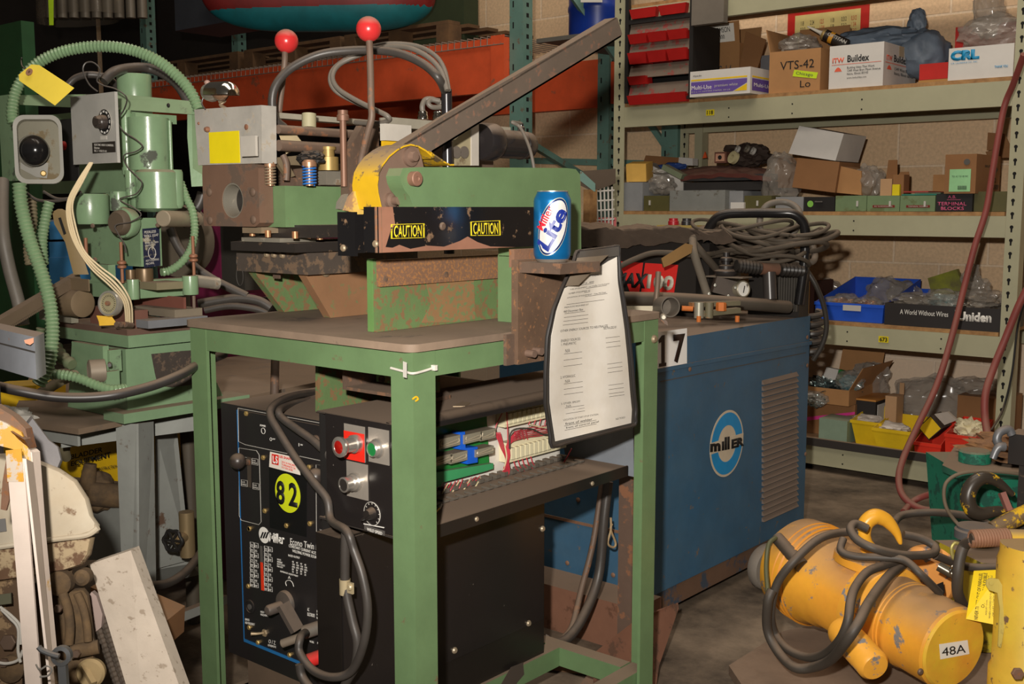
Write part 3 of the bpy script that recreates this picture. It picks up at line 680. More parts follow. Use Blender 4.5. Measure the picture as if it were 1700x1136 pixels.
px_prism(((707, 466), (787, 464), (789, 530), (760, 535), (700, 536), (716, 505)), XB+.0012, .001, 'rust_stain', M('stain_rust', (134, 102, 68), .8, wear=(104, 120, 78), wamt=.4, wscale=110), 0)
b = B().box(XB-.02, XB+.002, pB.y-.0, pB.y+.012, TZ+.0005, zt_+.01).build('end_post', green, mc)
B().box(-1.40, -1.352, 1.62, 1.70, TZ+.0005, PX(860, 424, -1.36).z, .001).build('arm_post', green, mc)
# bracket hanging on the bench edge with small shelf
brk = thing('edge_bracket', 'rusty steel bracket with a small flat shelf on the right bench edge', 'bracket', (-1.22, 1.53, .80))
q = cboxc(846, 860, 948, 432, 606, y=1.496)
B().box(BX1+.001, q[1], q[2], q[3], q[4], q[5], .0015).build('column', M('bracket_rust', (98, 76, 60), .6, wear=(134, 94, 62), wamt=.16, wscale=90, dust=.8, bump=.25, var=.25), brk)
s_ = cboxc(866, 930, 996, 438, 456, y=1.50)
B().box(BX1+.002, s_[1], s_[2], s_[3], s_[4], s_[5], .0012).build('shelf', rustdark, brk)
B().box(BX1-.008, BX1+.004, s_[2]+.0, s_[3]+.03, s_[5]-.01, s_[5]+.022, .001).build('back_strip', rust, brk)
B().box(BX1+.001, q[1]-.008, q[2]-.022, q[2]-.0005, q[4]-.0, q[4]+.055, .001).build('spacer', rustdark, brk)
for px_, py_ in ((871, 587), (883, 583)):
    B().cyl(PX(px_+4, py_-.5, q[1]), PX(px_+4, py_-.5, q[1])+Vector((.018, 0, 0)), .007, seg=14).build('bolt', M('bolt_brown'), brk)
SHZ = s_[5]; 
# ---- beer can
cc = Vector((-1.198, 1.532, SHZ)); cn = thing('beer_can', 'blue and silver beer can standing on the small bracket shelf', 'can', (cc.x, cc.y, SHZ+.0005))
b = B(); z_ = SHZ+.0006
prof = [(.020, .004), (.024, 0), (.0262, .001), (.0298, .006), (.0322, .012), (.0328, .018), (.0328, .106), (.0320, .110), (.0285, .117), (.0268, .121), (.0268, .1215)]
canblue = M('can_blue', (20, 116, 182), .28, .55, var=.12, spec=.7)
b.lathe((cc.x, cc.y, z_), (0, 0, 1), prof, 48, cap=False); b.build('body', canblue, cn)
b = B(); b.lathe((cc.x, cc.y, z_), (0, 0, 1), [(.0262, .1215), (.0275, .1222), (.0275, .1235), (.026, .1238), (.0245, .1215), (.0235, .119), (0, .119)], 48, cap=False)
b.lathe((cc.x, cc.y, z_), (0, 0, 1), [(.0, .004), (.020, .004), (.0245, -.0002), (.0262, .001), (.0300, .0058)], 48, cap=False); b.build('rim', M('can_alu', (205, 202, 196), .3, .8), cn, label='bare aluminium rims')
# curved print: wrap flat polygons on the can, facing the camera
fa = math.atan2(-cc.y, -cc.x)
def wrap(u, v, dr): a_ = fa+u/.0328; return Vector((cc.x+(.0328+dr)*cos(a_), cc.y+(.0328+dr)*sin(a_), z_+v))
def wrap_poly(pts, dr, m_, name, par):
    """pts (u,v) in metres, u to the right as seen; subdivided so it follows the curve"""
    b = B(); f = b.bm.faces.new([b.bm.verts.new((u, v, 0)) for u, v in pts])
    bmesh.ops.triangulate(b.bm, faces=[f]); 
    for _ in range(3): bmesh.ops.subdivide_edges(b.bm, edges=b.bm.edges[:], cuts=1, use_grid_fill=True)
    for v in b.bm.verts: v.co = wrap(v.co.x, v.co.y, dr)
    return b.build(name, m_, par)
def ell(cu, cv, a_, c_, rot, n=40): return [(cu+a_*cos(t)*cos(rot)-c_*sin(t)*sin(rot), cv+a_*cos(t)*sin(rot)+c_*sin(t)*cos(rot)) for t in [2*pi*k/n for k in range(n)]]
silver = M('can_silver', (226, 224, 220), .35, .3)
rr_ = radians(-17)
wrap_poly(ell(.002, .062, .0262, .0515, rr_), .0002, M('can_gold', (190, 190, 170), .35, .4), 'oval_border', cn)
wrap_poly(ell(.002, .062, .0250, .0500, rr_), .0004, M('can_navy', (12, 42, 100), .3, .3), 'oval_border', cn)
lab = wrap_poly(ell(.002, .062, .0222, .0468, rr_), .0006, silver, 'oval_label', cn)
def wrap_text(s, u0, v0, w, h, rot, m_, dr, bold, shear=0):
    o = text(s, (0, 0, 0), (1, 0, 0), (0, 1, 0), m_, lab, bold=bold, lift=0, thick=0)
    bm = bmesh.new(); bm.from_mesh(o.data); off = _get(lab)
    for f in bm.faces[:]:
        pass
    bmesh.ops.remove_doubles(bm, verts=bm.verts, dist=1e-5)
    bmesh.ops.triangulate(bm, faces=bm.faces[:]); bmesh.ops.subdivide_edges(bm, edges=[e for e in bm.edges if e.calc_length() > .1], cuts=2)
    for v in bm.verts:
        x, y = (v.co.x+off.x)*w, (v.co.y+off.y)*h; x += y*shear
        v.co = wrap(u0+x*cos(rot)-y*sin(rot), v0+x*sin(rot)+y*cos(rot), dr)-off
    bm.to_mesh(o.data); bm.free()
wrap_text('Lite', -.0062, .018, .076, .0275, radians(62), M('can_ink_blue', (24, 44, 130), .4), .0012, .035, .10)
wrap_text('Miller', -.0165, .054, .044, .0150, radians(62), M('can_ink_red', (200, 30, 50), .4), .0010, .02, 0)
# ---- vinyl pouch with the form
def ledge(t):                                         # left and right picture edges of the pouch, top -> bottom
    L_ = [(957, 418), (950, 440), (931, 482), (918, 515), (908, 560), (905, 620), (905, 670), (910, 705), (916, 742)]
    R_ = [(1027, 409), (1028, 432), (1030, 466), (1036, 500), (1043, 545), (1049, 600), (1053, 650), (1056, 680), (1054, 706)]
    k = t*8; i = min(7, int(k)); f = k-i
    return [tuple(A[i][j]*(1-f)+A[i+1][j]*f for j in (0, 1)) for A in (L_, R_)]
def pouch(dx, mu=0, mv0=0, mv1=0):
    def f(u, v):
        (lx, ly), (rx, ry) = ledge(mv0+(1-mv0-mv1)*v); u2 = mu+(1-2*mu)*u
        x, y = lx+(rx-lx)*u2, ly+(ry-ly)*u2
        return PX(x, y, -1.205+dx+.022*sin(pi*min(1, v*1.2))*(1-.6*u2)+.004*sin(7*u2+3*v))
    return f
po = thing('document_pouch', 'clear vinyl pouch with black edging holding a handwritten white form, hung at the bench side', 'document pouch', PX(985, 740, -1.2))
vin = M('vinyl', (96, 90, 84), .25, alpha=.55, spec=.8)
B().grid(pouch(-.003), 10, 24, t=.001).build('back_sheet', M('vinyl_dark', (70, 66, 62), .4), po)
P0 = pouch(.0); fb = B()
per = [P0(0, v/16) for v in range(17)]+[P0(u/6, 1) for u in range(1, 7)]+[P0(1, v/16) for v in range(15, -1, -1)]+[P0(u/6, 0) for u in range(5, 0, -1)]
fb.tube(per, .0034, 8, sub=2, closed=True).build('edging', M('edging_black', (40, 38, 38), .5, dust=.3), po)
fp0 = pouch(.002, .05, 0, .025); tv = lambda u, v: (.25-.155*u)*(1-v)+v
fp = lambda u, v: fp0(u, tv(u, v))
pp = B().grid(lambda u, v: fp(u, v) , 14, 26, t=.0006).build('form', M('form_paper', (222, 216, 206), .6, var=.04, col2=(206, 196, 180), c2amt=.3, c2scale=9), po, label='white printed form')
B().grid(lambda u, v: P0(.04+.92*u, .0+.085*v)+Vector((.004, 0, 0)), 8, 6, t=.0008).build('header_strip', M('strip_grey', (78, 74, 70), .3, spec=.7), po)
B().grid(lambda u, v: P0(.0+.60*u*(1-.75*v), .06+.17*v)+Vector((.006+.01*u, 0, 0)), 8, 6, t=.0008).build('curled_flap', M('flap_grey', (110, 98, 84), .4, spec=.7), po)
fq0 = pouch(.0032, .05, 0, .025); fq = lambda u, v: fq0(u, .10+.90*v)
def form_text(s, u0, u1, v0, v1, bold=0, m_=inkgrey):
    o = text(s, (0, 0, 0), (1, 0, 0), (0, 1, 0), m_, pp, bold=bold, lift=0, thick=0); off = _get(pp)
    for v in o.data.vertices:
        x, y = v.co.x+off.x, v.co.y+off.y
        v.co = fq(u0+(u1-u0)*x, v1-(v1-v0)*y)-off
form_text('APPENDIX', .42, .62, .105, .118, m_=ink)
for i, (s, v) in enumerate((('EQUIPMENT #   4000', .16), ('TYPE OF EQUIPMENT   Lee Schaffer Coil End Joiner', .188), ('NUMBER OF EQUIPMENT  82', .216), ('LOCATION OF EQUIPMENT   Tube Mill Dept', .246), ('PADLOCKS REQUIRED AT', .315), ('460 Disconnect Box', .338), ('OTHER ENERGY SOURCES TO NEUTRALIZE', .44))):
    form_text(s, .12, (.55, .85, .5, .78, .5, .42, .78)[i], v-.012, v, m_=ink)
form_text('ENERGY SOURCES\n1. PNEUMATIC', .14, .40, .475, .50); form_text('2. HYDRAULIC', .14, .33, .625, .637); form_text('3. OTHER: SPECIFY', .14, .38, .755, .768)
form_text('N/A', .2, .26, .515, .53); form_text('N/A', .2, .26, .645, .66); form_text('N/A', .2, .26, .775, .79)
form_text('LOCATION OF START-STOP STATION', .14, .58, .868, .88); form_text('front of welder', .16, .5, .893, .91, .004, ink); form_text('front of control panel', .16, .58, .922, .939, .004, ink); form_text('NEUTRALIZED BY', .72, .9, .44, .452); form_text('NO TOGO', .8, .92, .93, .945)
lines = B()
for v, u0, u1 in [(.164, .3, .55), (.192, .42, .8), (.220, .4, .5), (.250, .42, .8), (.29, .14, .75), (.345, .14, .45), (.365, .14, .5), (.385, .14, .5), (.405, .14, .5)]+[(.535+.025*k, .18, .42) for k in range(3)]+[(.665+.025*k, .18, .42) for k in range(3)]+[(.795+.02*k, .18, .42) for k in range(3)]+[(.49+.02*k, .74, .93) for k in range(3)]+[(.60+.02*k, .74, .93) for k in range(3)]+[(.70+.02*k, .74, .93) for k in range(4)]+[(.945, .14, .55), (.916, .14, .55)]:
    for k in range(6):
        a_ = fq(u0+(u1-u0)*k/6, v); c_ = fq(u0+(u1-u0)*(k+1)/6, v); dz_ = Vector((0, 0, .0007)); lines.bm.faces.new([lines.bm.verts.new(p) for p in (a_, c_, c_+dz_, a_+dz_)])
lines.build('ruled_lines', inkgrey, pp)
# ---- rear of the shear machine: upper plates, motor, stand pipe and hoses
B().box(-1.60, -1.57, 1.50, 1.86, PX(690, 214, -1.57).z, PX(690, 198, -1.57).z, .001).build('top_plate', galv, mc)
cb(B(), 631, 640, 683, 205, 233, x=-1.50).build('stop_block', M('alu'), mc)
cb(B(), 633, 636, 668, 234, 262, x=-1.51).build('block_paint', yellow, mc)
B().box(-1.70, -1.62, 1.72, 1.86, gz1, PX(760, 205, -1.62).z, .002).build('bearing_block', brownsteel, mc)
pipe_b = PX(745, 285, -1.50); pipe_t = PX(739, 148, -1.50); pipe_b.z = PX(745, 280, -1.5).z
B().cyl((pipe_b.x, pipe_b.y, 1.06), (pipe_b.x, pipe_b.y-.005, pipe_t.z), .0105).build('stand_pipe', M('pipe_black', (44, 42, 44), .25, .3, dust=.2), mc)
mp = B(); mp.prism([PX(a_, c_, -1.52) for a_, c_ in ((756, 275), (756, 232), (776, 212), (784, 205), (784, 275))], (-.02, 0, 0), .001); mp.build('motor_plate', M('plate_olive', (150, 140, 112), .6, wear=(110, 94, 70), wamt=.3), mc)
mp = B(); mp.prism([PX(a_, c_, -1.517) for a_, c_ in ((783, 275), (783, 206), (795, 200), (795, 275))], (-.05, 0, 0), .001); mp.build('motor_flange', M('alu'), mc)
mx = -1.545; m0 = PX(797, 235, mx); m1 = PX(820, 236, mx); m2 = PX(880, 238, mx)
B().lathe(m0, (0, 1, 0), [(.036, 0), (.039, .004), (.039, m1.y-m0.y-.006), (.037, m1.y-m0.y)], 36).build('motor_collar', M('motor_black', (30, 29, 32), .18, dust=.9, spec=.7), mc)
L_ = m2.y-m1.y
B().lathe((mx, m1.y, m0.z-.002), (0, 1, 0), [(.030, 0), (.030, L_*.7), (.0312, L_*.71), (.0312, L_*.73), (.030, L_*.74), (.029, L_*.93), (.024, L_*.99), (.018, L_)], 36).build('motor_body', M('motor_black'), mc)
c = PX(857, 204, mx); B().lathe((mx, m2.y-.03, m0.z+.026), NZ, [(.008, 0), (.008, .010), (.005, .012), (.005, .018)], 16).build('cable_gland', M('motor_black'), mc)
B().tube([Vector((mx, m2.y-.03, m0.z+.044)), PX(850, 203, -1.53), PX(862, 210, -1.52), PX(872, 228, -1.50), PX(881, 252, -1.48), PX(887, 282, -1.47)], .0036).build('motor_cable', rubberg, mc)
for px_ in (702, 727):
    c = PX(px_, 198, -1.58); B().lathe(c, NZ, [(.011, 0), (.011, .006), (.0095, .008), (.0095, .014), (.007, .016)], 12).build('hose_fitting', chrome, mc)
B().tube([PX(702, 186, -1.58), PX(701, 176, -1.58), PX(706, 166, -1.58), PX(718, 165, -1.57), PX(732, 172, -1.56)], .0055).build('short_hose', rubberg, mc)
B().tube([PX(732, 178, -1.555), PX(718, 178, -1.56), PX(711, 172, -1.565), PX(716, 166, -1.565), PX(730, 168, -1.555)], .005).build('short_hose', rubberg, mc)
for px_ in (770, 757):
    B().lathe(PX(px_, 253, -1.518), NX, [(.012, 0), (.012, .003), (0, .003)], 24).build('bearing_cap', M('cap_grey', (112, 104, 96), .5, .3), mc)
b = B(); b.box(-1.85, -1.78, 1.45, 1.85, gz1+.0005, gz1+.05, .002).build('rear_slide', rustdark, mc)
b = B(); b.box(-1.86, -1.70, 1.64, 1.66, gz1+.0005, PX(600, 228, -1.7).z).build('cross_plate', M('cross_yellow', (170, 140, 60), .5, wear=(96, 80, 60), wamt=.6, dust=.3), mc)
# big hoses arching over the machine
cable('air_hose', [PD(472, 212, 2.16), PD(456, 196, 2.14), PD(452, 165, 2.13), PD(460, 138, 2.13), PD(485, 112, 2.14), PD(530, 91, 2.15), PD(580, 84, 2.15), PD(630, 84, 2.14), PD(670, 91, 2.12), PD(705, 108, 2.10), PD(728, 130, 2.08), PX(739, 152, -1.50)], .0083, rubber, 'thick dark hose arching over the machine between the two ball levers into the black pipe', 'hose')
cable('control_cable', [PD(742, 150, 2.09), PD(733, 120, 2.10), PD(712, 96, 2.12), PD(680, 80, 2.14), PD(640, 78, 2.17), PD(600, 90, 2.20), PD(565, 106, 2.20), PD(552, 126, 2.18), PD(560, 146, 2.17), PD(585, 163, 2.15), PD(618, 180, 2.13), PD(642, 192, 2.11), PD(645, 200, 2.12), PD(625, 205, 2.14), PD(590, 203, 2.18)], .0050, rubberg, 'grey cable looping down behind the tall red ball lever')
cable('control_cable', [PD(745, 150, 2.10), PD(738, 116, 2.12), PD(722, 92, 2.14), PD(690, 76, 2.17), PD(640, 73, 2.20), PD(600, 85, 2.22), PD(560, 108, 2.22), PD(548, 128, 2.21), PD(556, 150, 2.20), PD(590, 170, 2.20), PD(630, 186, 2.18)], .0045, rubberg, 'upper grey cable of the pair tied on top of the thick dark hose')
# ================================================================ black control cabinet under the bench
YP = 1.30
cab = thing('control_cabinet', 'black control cabinet with push buttons and exposed green circuit board under the bench', 'control cabinet', (-1.5, 1.6, .143))
ztop, zbot = .778, .578
xl = PY(542, 780, YP).x; xr = -1.335
cabm = M('cabinet_black', (24, 23, 25), .28, dust=.9, var=.1, wear=(120, 112, 104), wamt=-.25, wscale=60)
B().prism([(xl, YP, ztop), (xr, YP, ztop), (xr, YP, zbot+.004), (xl+.02, YP, zbot), (xl, YP, zbot+.02)], (0, .004, 0), .001).build('control_panel', cabm, cab)
XT, YE = -1.355, 1.905
b = B(); b.prism([(-1.57, YP+.005, ztop), (XT-.03, YP+.005, ztop), (XT-.03, YE+.1, ztop), (-1.57, YE+.1, ztop)], (0, 0, -.003))
b.build('top_cover', M('cover_dusty', (60, 52, 46), .7, dust=1), cab)
b = B(); n = 8
prof = [(XT-.03+.020*sin(pi/2*k/n), ztop-.016*(1-cos(pi/2*k/n))) for k in range(n+1)]+[(XT-.010, ztop-.020)]
b.ribbon([(x, YP+.005, z) for x, z in prof], (0, YE+.1-YP, 0), .002).build('rolled_edge', M('edge_gloss', (26, 25, 26), .25, dust=.6), cab)
B().box(-1.565, -1.50, YP-.008, 1.894, SZ+.0005, .552, .0015).build('lower_body', M('lower_black', (24, 22, 21), .33, dust=.6, wear=(110, 100, 90), wamt=-.3, wscale=70), cab)
B().box(-1.4995, -1.497, YP-.004, 1.889, .225, .548, .0005).build('cover_panel', cabm, cab)
for px_, py_ in ((877, 1035), (754, 1080), (900, 878)): scr(B(), PX(px_, py_, -1.4965), NX, .007, .005).build('screw', M('screw_pan', (176, 160, 136), .4, .5), cab)
B().box(-1.5695, -1.5645, YP+.01, 1.89, .50, ztop-.004).build('rear_body', black, cab)
TRZ = PX(708, 880, XT).z
trm = M('tray_dusty', (40, 36, 34), .7, dust=1)
TY1 = 2.01
B().box(-1.57, XT-.003, YP+.005, TY1, TRZ-.004, TRZ).build('tray', trm, cab)
B().box(XT-.003, XT, YP+.005, TY1, TRZ-.022, TRZ+.002, .001).build('tray_lip', M('lip_black', (24, 23, 24), .35, dust=.7), cab)
for px_, py_ in ((791, 862), (983, 803)): scr(B(), PX(px_, py_, XT+.0005), NX, .005, .003).build('screw', M('screw_pan'), cab)
B().prism(pl(((925, 672), (1050, 660), (1052, 792), (940, 768)), 1, 2.03), (0, .002, 0)).build('side_panel', M('flange_grey', (124, 130, 138), .5, dust=.3), cab)
B().prism(pl(((1051, 640), (1057, 640), (1060, 792), (1053, 794)), 1, 2.028), (0, .012, 0)).build('panel_edge', blacksteel, cab)
# push buttons
def ppt(px_, py_): return PY(px_, py_, YP-.0005)
bt = {}
for nm, (x0, x1, yt, yb), mm in (('legend_plate', (573, 606, 709, 761), M('plate_alu', (176, 168, 158), .35, .5)), ('legend_plate', (613, 646, 715, 766), M('plate_alu')), ('legend_plate', (577, 611, 772, 823), M('plate_alu'))):
    p0, p1 = ppt(x0, yb), ppt(x1, yt); B().box(p0.x, p1.x, YP-.002, YP-.0005, p0.z, p1.z, 0).use(mm); 
    B().box(p0.x, p1.x, YP-.002, YP-.0005, p0.z, p1.z, 0).build(nm, mm, cab)
p0, p1 = ppt(573, 761), ppt(606, 721); B().box(p0.x, p1.x, YP-.0028, YP-.0021, p0.z, p1.z, 0).build('red_legend', M('legend_red', (226, 44, 30), .4), cab)
c = ppt(594, 736); cr_ = M('ring_chrome', (200, 194, 186), .28, .8)
f = B().lathe(c, NY, [(.0165, 0), (.0165, .012), (.014, .014), (.012, .03), (.0165, .036), (.0185, .040), (.0185, .044), (.012, .046), (.011, .043)], 28, cap=False).build('stop_button', cr_, cab, label='chrome mushroom button with red lens')
B().lathe(c+NY*.042, NY, [(.0115, 0), (.0115, .003), (.008, .0045), (0, .005)], 24).build('lens', M('lens_red', (150, 20, 14), .12, spec=1), f)
c = ppt(628.5, 744)
f = B().lathe(c, NY, [(.0170, 0), (.0170, .006), (.0140, .008), (.0140, .016), (.0120, .018), (.0112, .016)], 24, cap=False).build('start_button', cr_, cab, label='chrome ringed green button')
B().lathe(c+NY*.014, NY, [(.0112, 0), (.0112, .002), (0, .0025)], 24).build('cap', M('cap_green', (30, 120, 60), .35), f)
c = ppt(592, 800)
f = B().lathe(c, NY, [(.0170, 0), (.0170, .007), (.0150, .009), (.0150, .015), (.0130, .017), (.0130, .026), (.0140, .027), (.0140, .031), (.011, .032), (.0108, .03)], 28, cap=False).build('push_button', cr_, cab, label='chrome ringed black button')
B().lathe(c+NY*.029, NY, [(.0108, 0), (.0108, .002), (0, .0025)], 24).build('cap', M('cap_black', (46, 42, 40), .35), f)
c = ppt(618, 853)
f = B().lathe(c, NY, [(.0215, .0), (.0215, .001), (.0205, .0014), (.0205, .0002)], 36, cap=False).build('speed_dial', whitedim, cab)
b = B()
for k in range(11):
    a_ = radians(-140+28*k); d_ = Vector((sin(a_), 0, cos(a_))); sd = Vector((cos(a_), 0, -sin(a_)))*.0006
    b.prism([c+d_*.0165-sd, c+d_*.0195-sd, c+d_*.0195+sd, c+d_*.0165+sd], (0, -.0006, 0)) 
b.build('scale_marks', whitedim, f)
B().lathe(c, NY, [(.012, .0005), (.011, .004), (.009, .014), (0, .015)], 20).prism([c+Vector((-.014, -.006, -.010)), c+Vector((.008, -.006, .006)), c+Vector((.010, -.006, .003)), c+Vector((-.012, -.006, -.013))], (0, -.010, 0), .001).build('knob', M('knob_black', (34, 31, 30), .4, dust=.6), f)
p0, p1 = ppt(607, 885), ppt(638, 879)
f = quad(B(), [ppt(605, 879), ppt(639, 890), ppt(639, 882), ppt(605, 871)], t=.0006).build('speed_label', inkgrey, cab)
text('WELD SPEED', ppt(610, 881), ppt(635, 888.5), ppt(610, 876), white, f, lift=.0009)
quad(B(), [ppt(604, 870.5), ppt(638, 877), ppt(638, 875.5), ppt(604, 869)], t=.0009).build('label_edge', white, f)
# back board, circuit board, relays, terminals
XBK = -1.527
B().box(XBK-.003, XBK, YP+.03, 1.985, TRZ+.001, ztop-.02, .0005).build('mounting_plate', M('board_white', (220, 216, 206), .5, dust=.3), cab)
XG2 = XBK+.012
gp = [PX(a_, c_, XG2) for a_, c_ in ((640, 790), (640, 720), (680, 711), (808, 690), (812, 775), (706, 806))]
gp = [Vector((XG2, YP+.05, TRZ+.012)), Vector((XG2, YP+.05, ztop-.03)), PX(808, 690, XG2), PX(812, 768, XG2)]
pcbm = M('pcb_green', (34, 132, 60), .3, var=.1, col2=(24, 110, 44), c2amt=.5, c2scale=40, dust=.5)
pcb = B().prism(gp, (-.002, 0, 0)).build('circuit_board', pcbm, cab)
tb_ = B().prism([PX(a_, c_, XG2+.002) for a_, c_ in ((706, 795), (706, 785), (812, 768), (812, 777), (800, 781), (727, 800), (724, 806), (706, 809))], (.012, 0, 0), .001).build('terminal_block', M('term_green', (60, 150, 96), .4, dust=.5), pcb)
b = B()
for k in range(30):
    p = PX(713+k*3.1, 700-k*.62, XG2); b.cyl(p, p+Vector((.004, 0, 0)), .0013, seg=6)
b.build('pin_row', M('pin_silver', (190, 190, 180), .3, .7), pcb)
rl = M('relay_clear', (150, 144, 126), .12, alpha=.75, spec=.9, dust=1, dcol=(110, 92, 70))
inner = M('relay_inner', (196, 184, 160), .3, .4)
relays = [(729, 764, 722, 747), (771, 800, 716, 738), (798, 823, 711, 733), (717, 751, 753, 776), (748, 776, 748, 771), (790, 820, 740, 760)]
for x0, x1, yt, yb in relays:
    a_ = PX(x0, yb, XG2+.030); c_ = PX(x1, yt, XG2+.030)
    y0, y1 = min(a_.y, c_.y), max(a_.y, c_.y)
    r_ = B().box(XG2+.001, XG2+.030, y0, y1, a_.z, c_.z, .002).build('relay', rl, pcb)
    B().tube([(XG2+.0305, y0+.004, a_.z+.005), (XG2+.031, y1-.008, a_.z+.006), (XG2+.031, y1-.005, c_.z-.006)], .0012, 6).build('relay_coil', inner, pcb)
    B().tube([(XG2+.0305, y0+.006, c_.z-.004), (XG2+.031, y0+.007, a_.z+.008), (XG2+.031, y1-.010, a_.z+.012)], .0012, 6).build('relay_coil', inner, pcb)
bb = M('relay_blue', (24, 92, 206), .35)
for pts in (((764, 718), (772, 717), (773, 744), (793, 742), (793, 768), (776, 771), (776, 748), (765, 747)),):
    B().prism([PX(a_, c_, XG2+.026) for a_, c_ in pts], (-.024, 0, 0), .001).build('relay_socket', bb, pcb)
B().cyl(PX(713, 798, XG2), PX(713, 798, XG2)+Vector((.01, 0, 0)), .004).build('standoff', M('pin_silver'), pcb)
tw = M('terminal_cream', (222, 214, 180), .5, dust=.5)
for (px0, px1, yt0, yb0, yt1, yb1) in ((843, 1000, 688, 705, 668, 690), (848, 1000, 745, 764, 716, 745)):
    xx = XBK+.034; A0, A1 = PX(px0, yb0, xx), PX(px0, yt0, xx); y_end = 1.975
    st = B().box(XBK+.001, xx-.008, A0.y, y_end, A0.z-.008, A1.z+.010, .001).build('terminal_strip', tw, cab)
    k = 0; y = A0.y+.004
    while y < y_end-.015:
        B().box(xx-.008, xx, y, y+.010, A0.z, A1.z, .002).build('terminal', tw, st); y += .0155
dk = M('duct_grey', (92, 86, 78), .6, dust=.9)
for x_, h in ((-1.505, .012), (-1.457, .008)):
    b = B(); b.box(x_-.004, x_+.004, YP+.06, 1.98, TRZ+.0005, TRZ+.005, .0)
    y = YP+.06
    while y < 1.97:
        b.box(x_-.011, x_+.011, y, y+.012, TRZ+.004, TRZ+h, .001); y += .026
    b.build('wire_duct', dk, cab)
wr = M('wire_red', (196, 60, 74), .4); wy = M('wire_pale', (214, 200, 160), .4)
def wires(name, lst, m_, r=.0014):
    for pts in lst: B().tube([PX(a_, c_, x) for a_, c_, x in pts], r, 6).build(name, m_, cab)
W_ = []
for k in range(6):
    d = k*3
    W_.append([(934, 702+d*.9, XBK+.03), (900, 708+d, XBK+.035), (870, 712+d, XBK+.036), (852-k, 722+d, XBK+.036), (840+d*.4, 745+d, XBK+.036), (846-k*2, 780, XBK+.03), (838+k*2.5, 798, XBK+.02)])
for k in range(4): W_.append([(824+k*2, 718, XBK+.03), (830+k*2, 740, XBK+.032), (840+k*1.5, 765, XBK+.03), (832+k*4, 790, XBK+.02)])
W_ += [[(835, 683, XBK+.03), (822, 712, XBK+.03), (826, 730, XBK+.03)], [(841, 682, XBK+.03), (843, 730, XBK+.034), (840, 790, XBK+.02)]]
for k in range(5): W_.append([(853+k*7, 766-k*2, XBK+.03), (857+k*7, 778-k*2, XBK+.032), (866+k*7, 786-k*2, XBK+.022)])
for k in range(5): W_.append([(880+k*9, 700-k*2, XBK+.03), (877+k*9, 706, XBK+.03)])
for k in range(4): W_.append([(854+k*6, 716-k, XBK+.03), (858+k*6, 730, XBK+.03)])
for k in range(8): W_.append([(742+k*7-(k > 2)*2+(k > 4)*8, 803-k*1.8, XG2+.01), (735+k*7, 815-k*1.5, XG2+.016), (731+k*7, 822-k*2, XG2+.01)])
wires('red_wire', W_, wr, .0011)
wires('red_wire', [[(700, 838, -1.48), (760, 822, -1.49), (830, 806, -1.49), (862, 793, -1.50)], [(700, 834, -1.49), (740, 826, -1.49), (800, 811, -1.50), (850, 797, -1.50)], [(700, 850, -1.46), (760, 834, -1.47), (820, 820, -1.47), (860, 806, -1.49)], [(949, 745, XBK+.06), (935, 770, -1.49), (915, 795, -1.47), (925, 806, -1.46), (945, 808, -1.46)]], wr)
wires('pale_wire', [[(744+k*18, 803-k*3, XG2+.012), (736+k*18, 816-k*3, XG2+.018), (733+k*18, 820-k*3, XG2+.012)] for k in range(4)]+[[(838, 740, XBK+.037), (841, 760, XBK+.037), (836, 780, XBK+.03)], [(880, 705, XBK+.037), (905, 710, XBK+.037), (930, 706, XBK+.037)]], wy, .0016)
wires('black_wire', [[(846, 745, XBK+.04), (850, 716, XBK+.04), (880, 712, XBK+.04), (905, 722, XBK+.04), (935, 718, XBK+.04)]], rubber, .002)
wires('yellow_wire', [[(700, 868, -1.40), (716, 860, -1.40), (724, 850, -1.40), (730, 843, -1.41)], [(700, 864, -1.40), (714, 858, -1.40), (726, 848, -1.41)]], M('wire_yellow', (226, 180, 20), .4), .0016)
wires('blue_wire', [[(700, 862, -1.39), (720, 868, -1.39), (748, 864, -1.39)]], M('wire_blue', (60, 120, 200), .4), .0014)
wires('orange_wire', [[(700, 862, -1.395), (712, 864, -1.39), (720, 870, -1.385)]], M('wire_orange', (220, 100, 60), .4), .0014)
for p, q_ in (((728, 845, -1.41), (732, 838, -1.42)), ((748, 864, -1.39), (760, 861, -1.39))): B().cyl(PX(*p), PX(*q_), .004, .003, seg=10).build('connector', M('connector_grey', (140, 134, 124), .5), cab)
# things lying on the cabinet cover
def on_cover(name, label, cat, pts, h, m_):
    b = B(); b.prism([PZ(a_, c_, ztop+.0005) for a_, c_ in pts], (0, 0, h), .001); return tag(b.build(name, m_), label, cat)
on_cover('steel_plate', 'flat dark steel bar resting on the dusty cabinet cover behind the front bench leg', 'steel bar', ((655, 671), (712, 671), (748, 662), (742, 655), (668, 655)), .008, rustdark)
on_cover('metal_clip', 'small flat metal clip lying on the dusty cabinet cover', 'clip', ((752, 676), (772, 676), (781, 670), (768, 668)), .002, bolt)

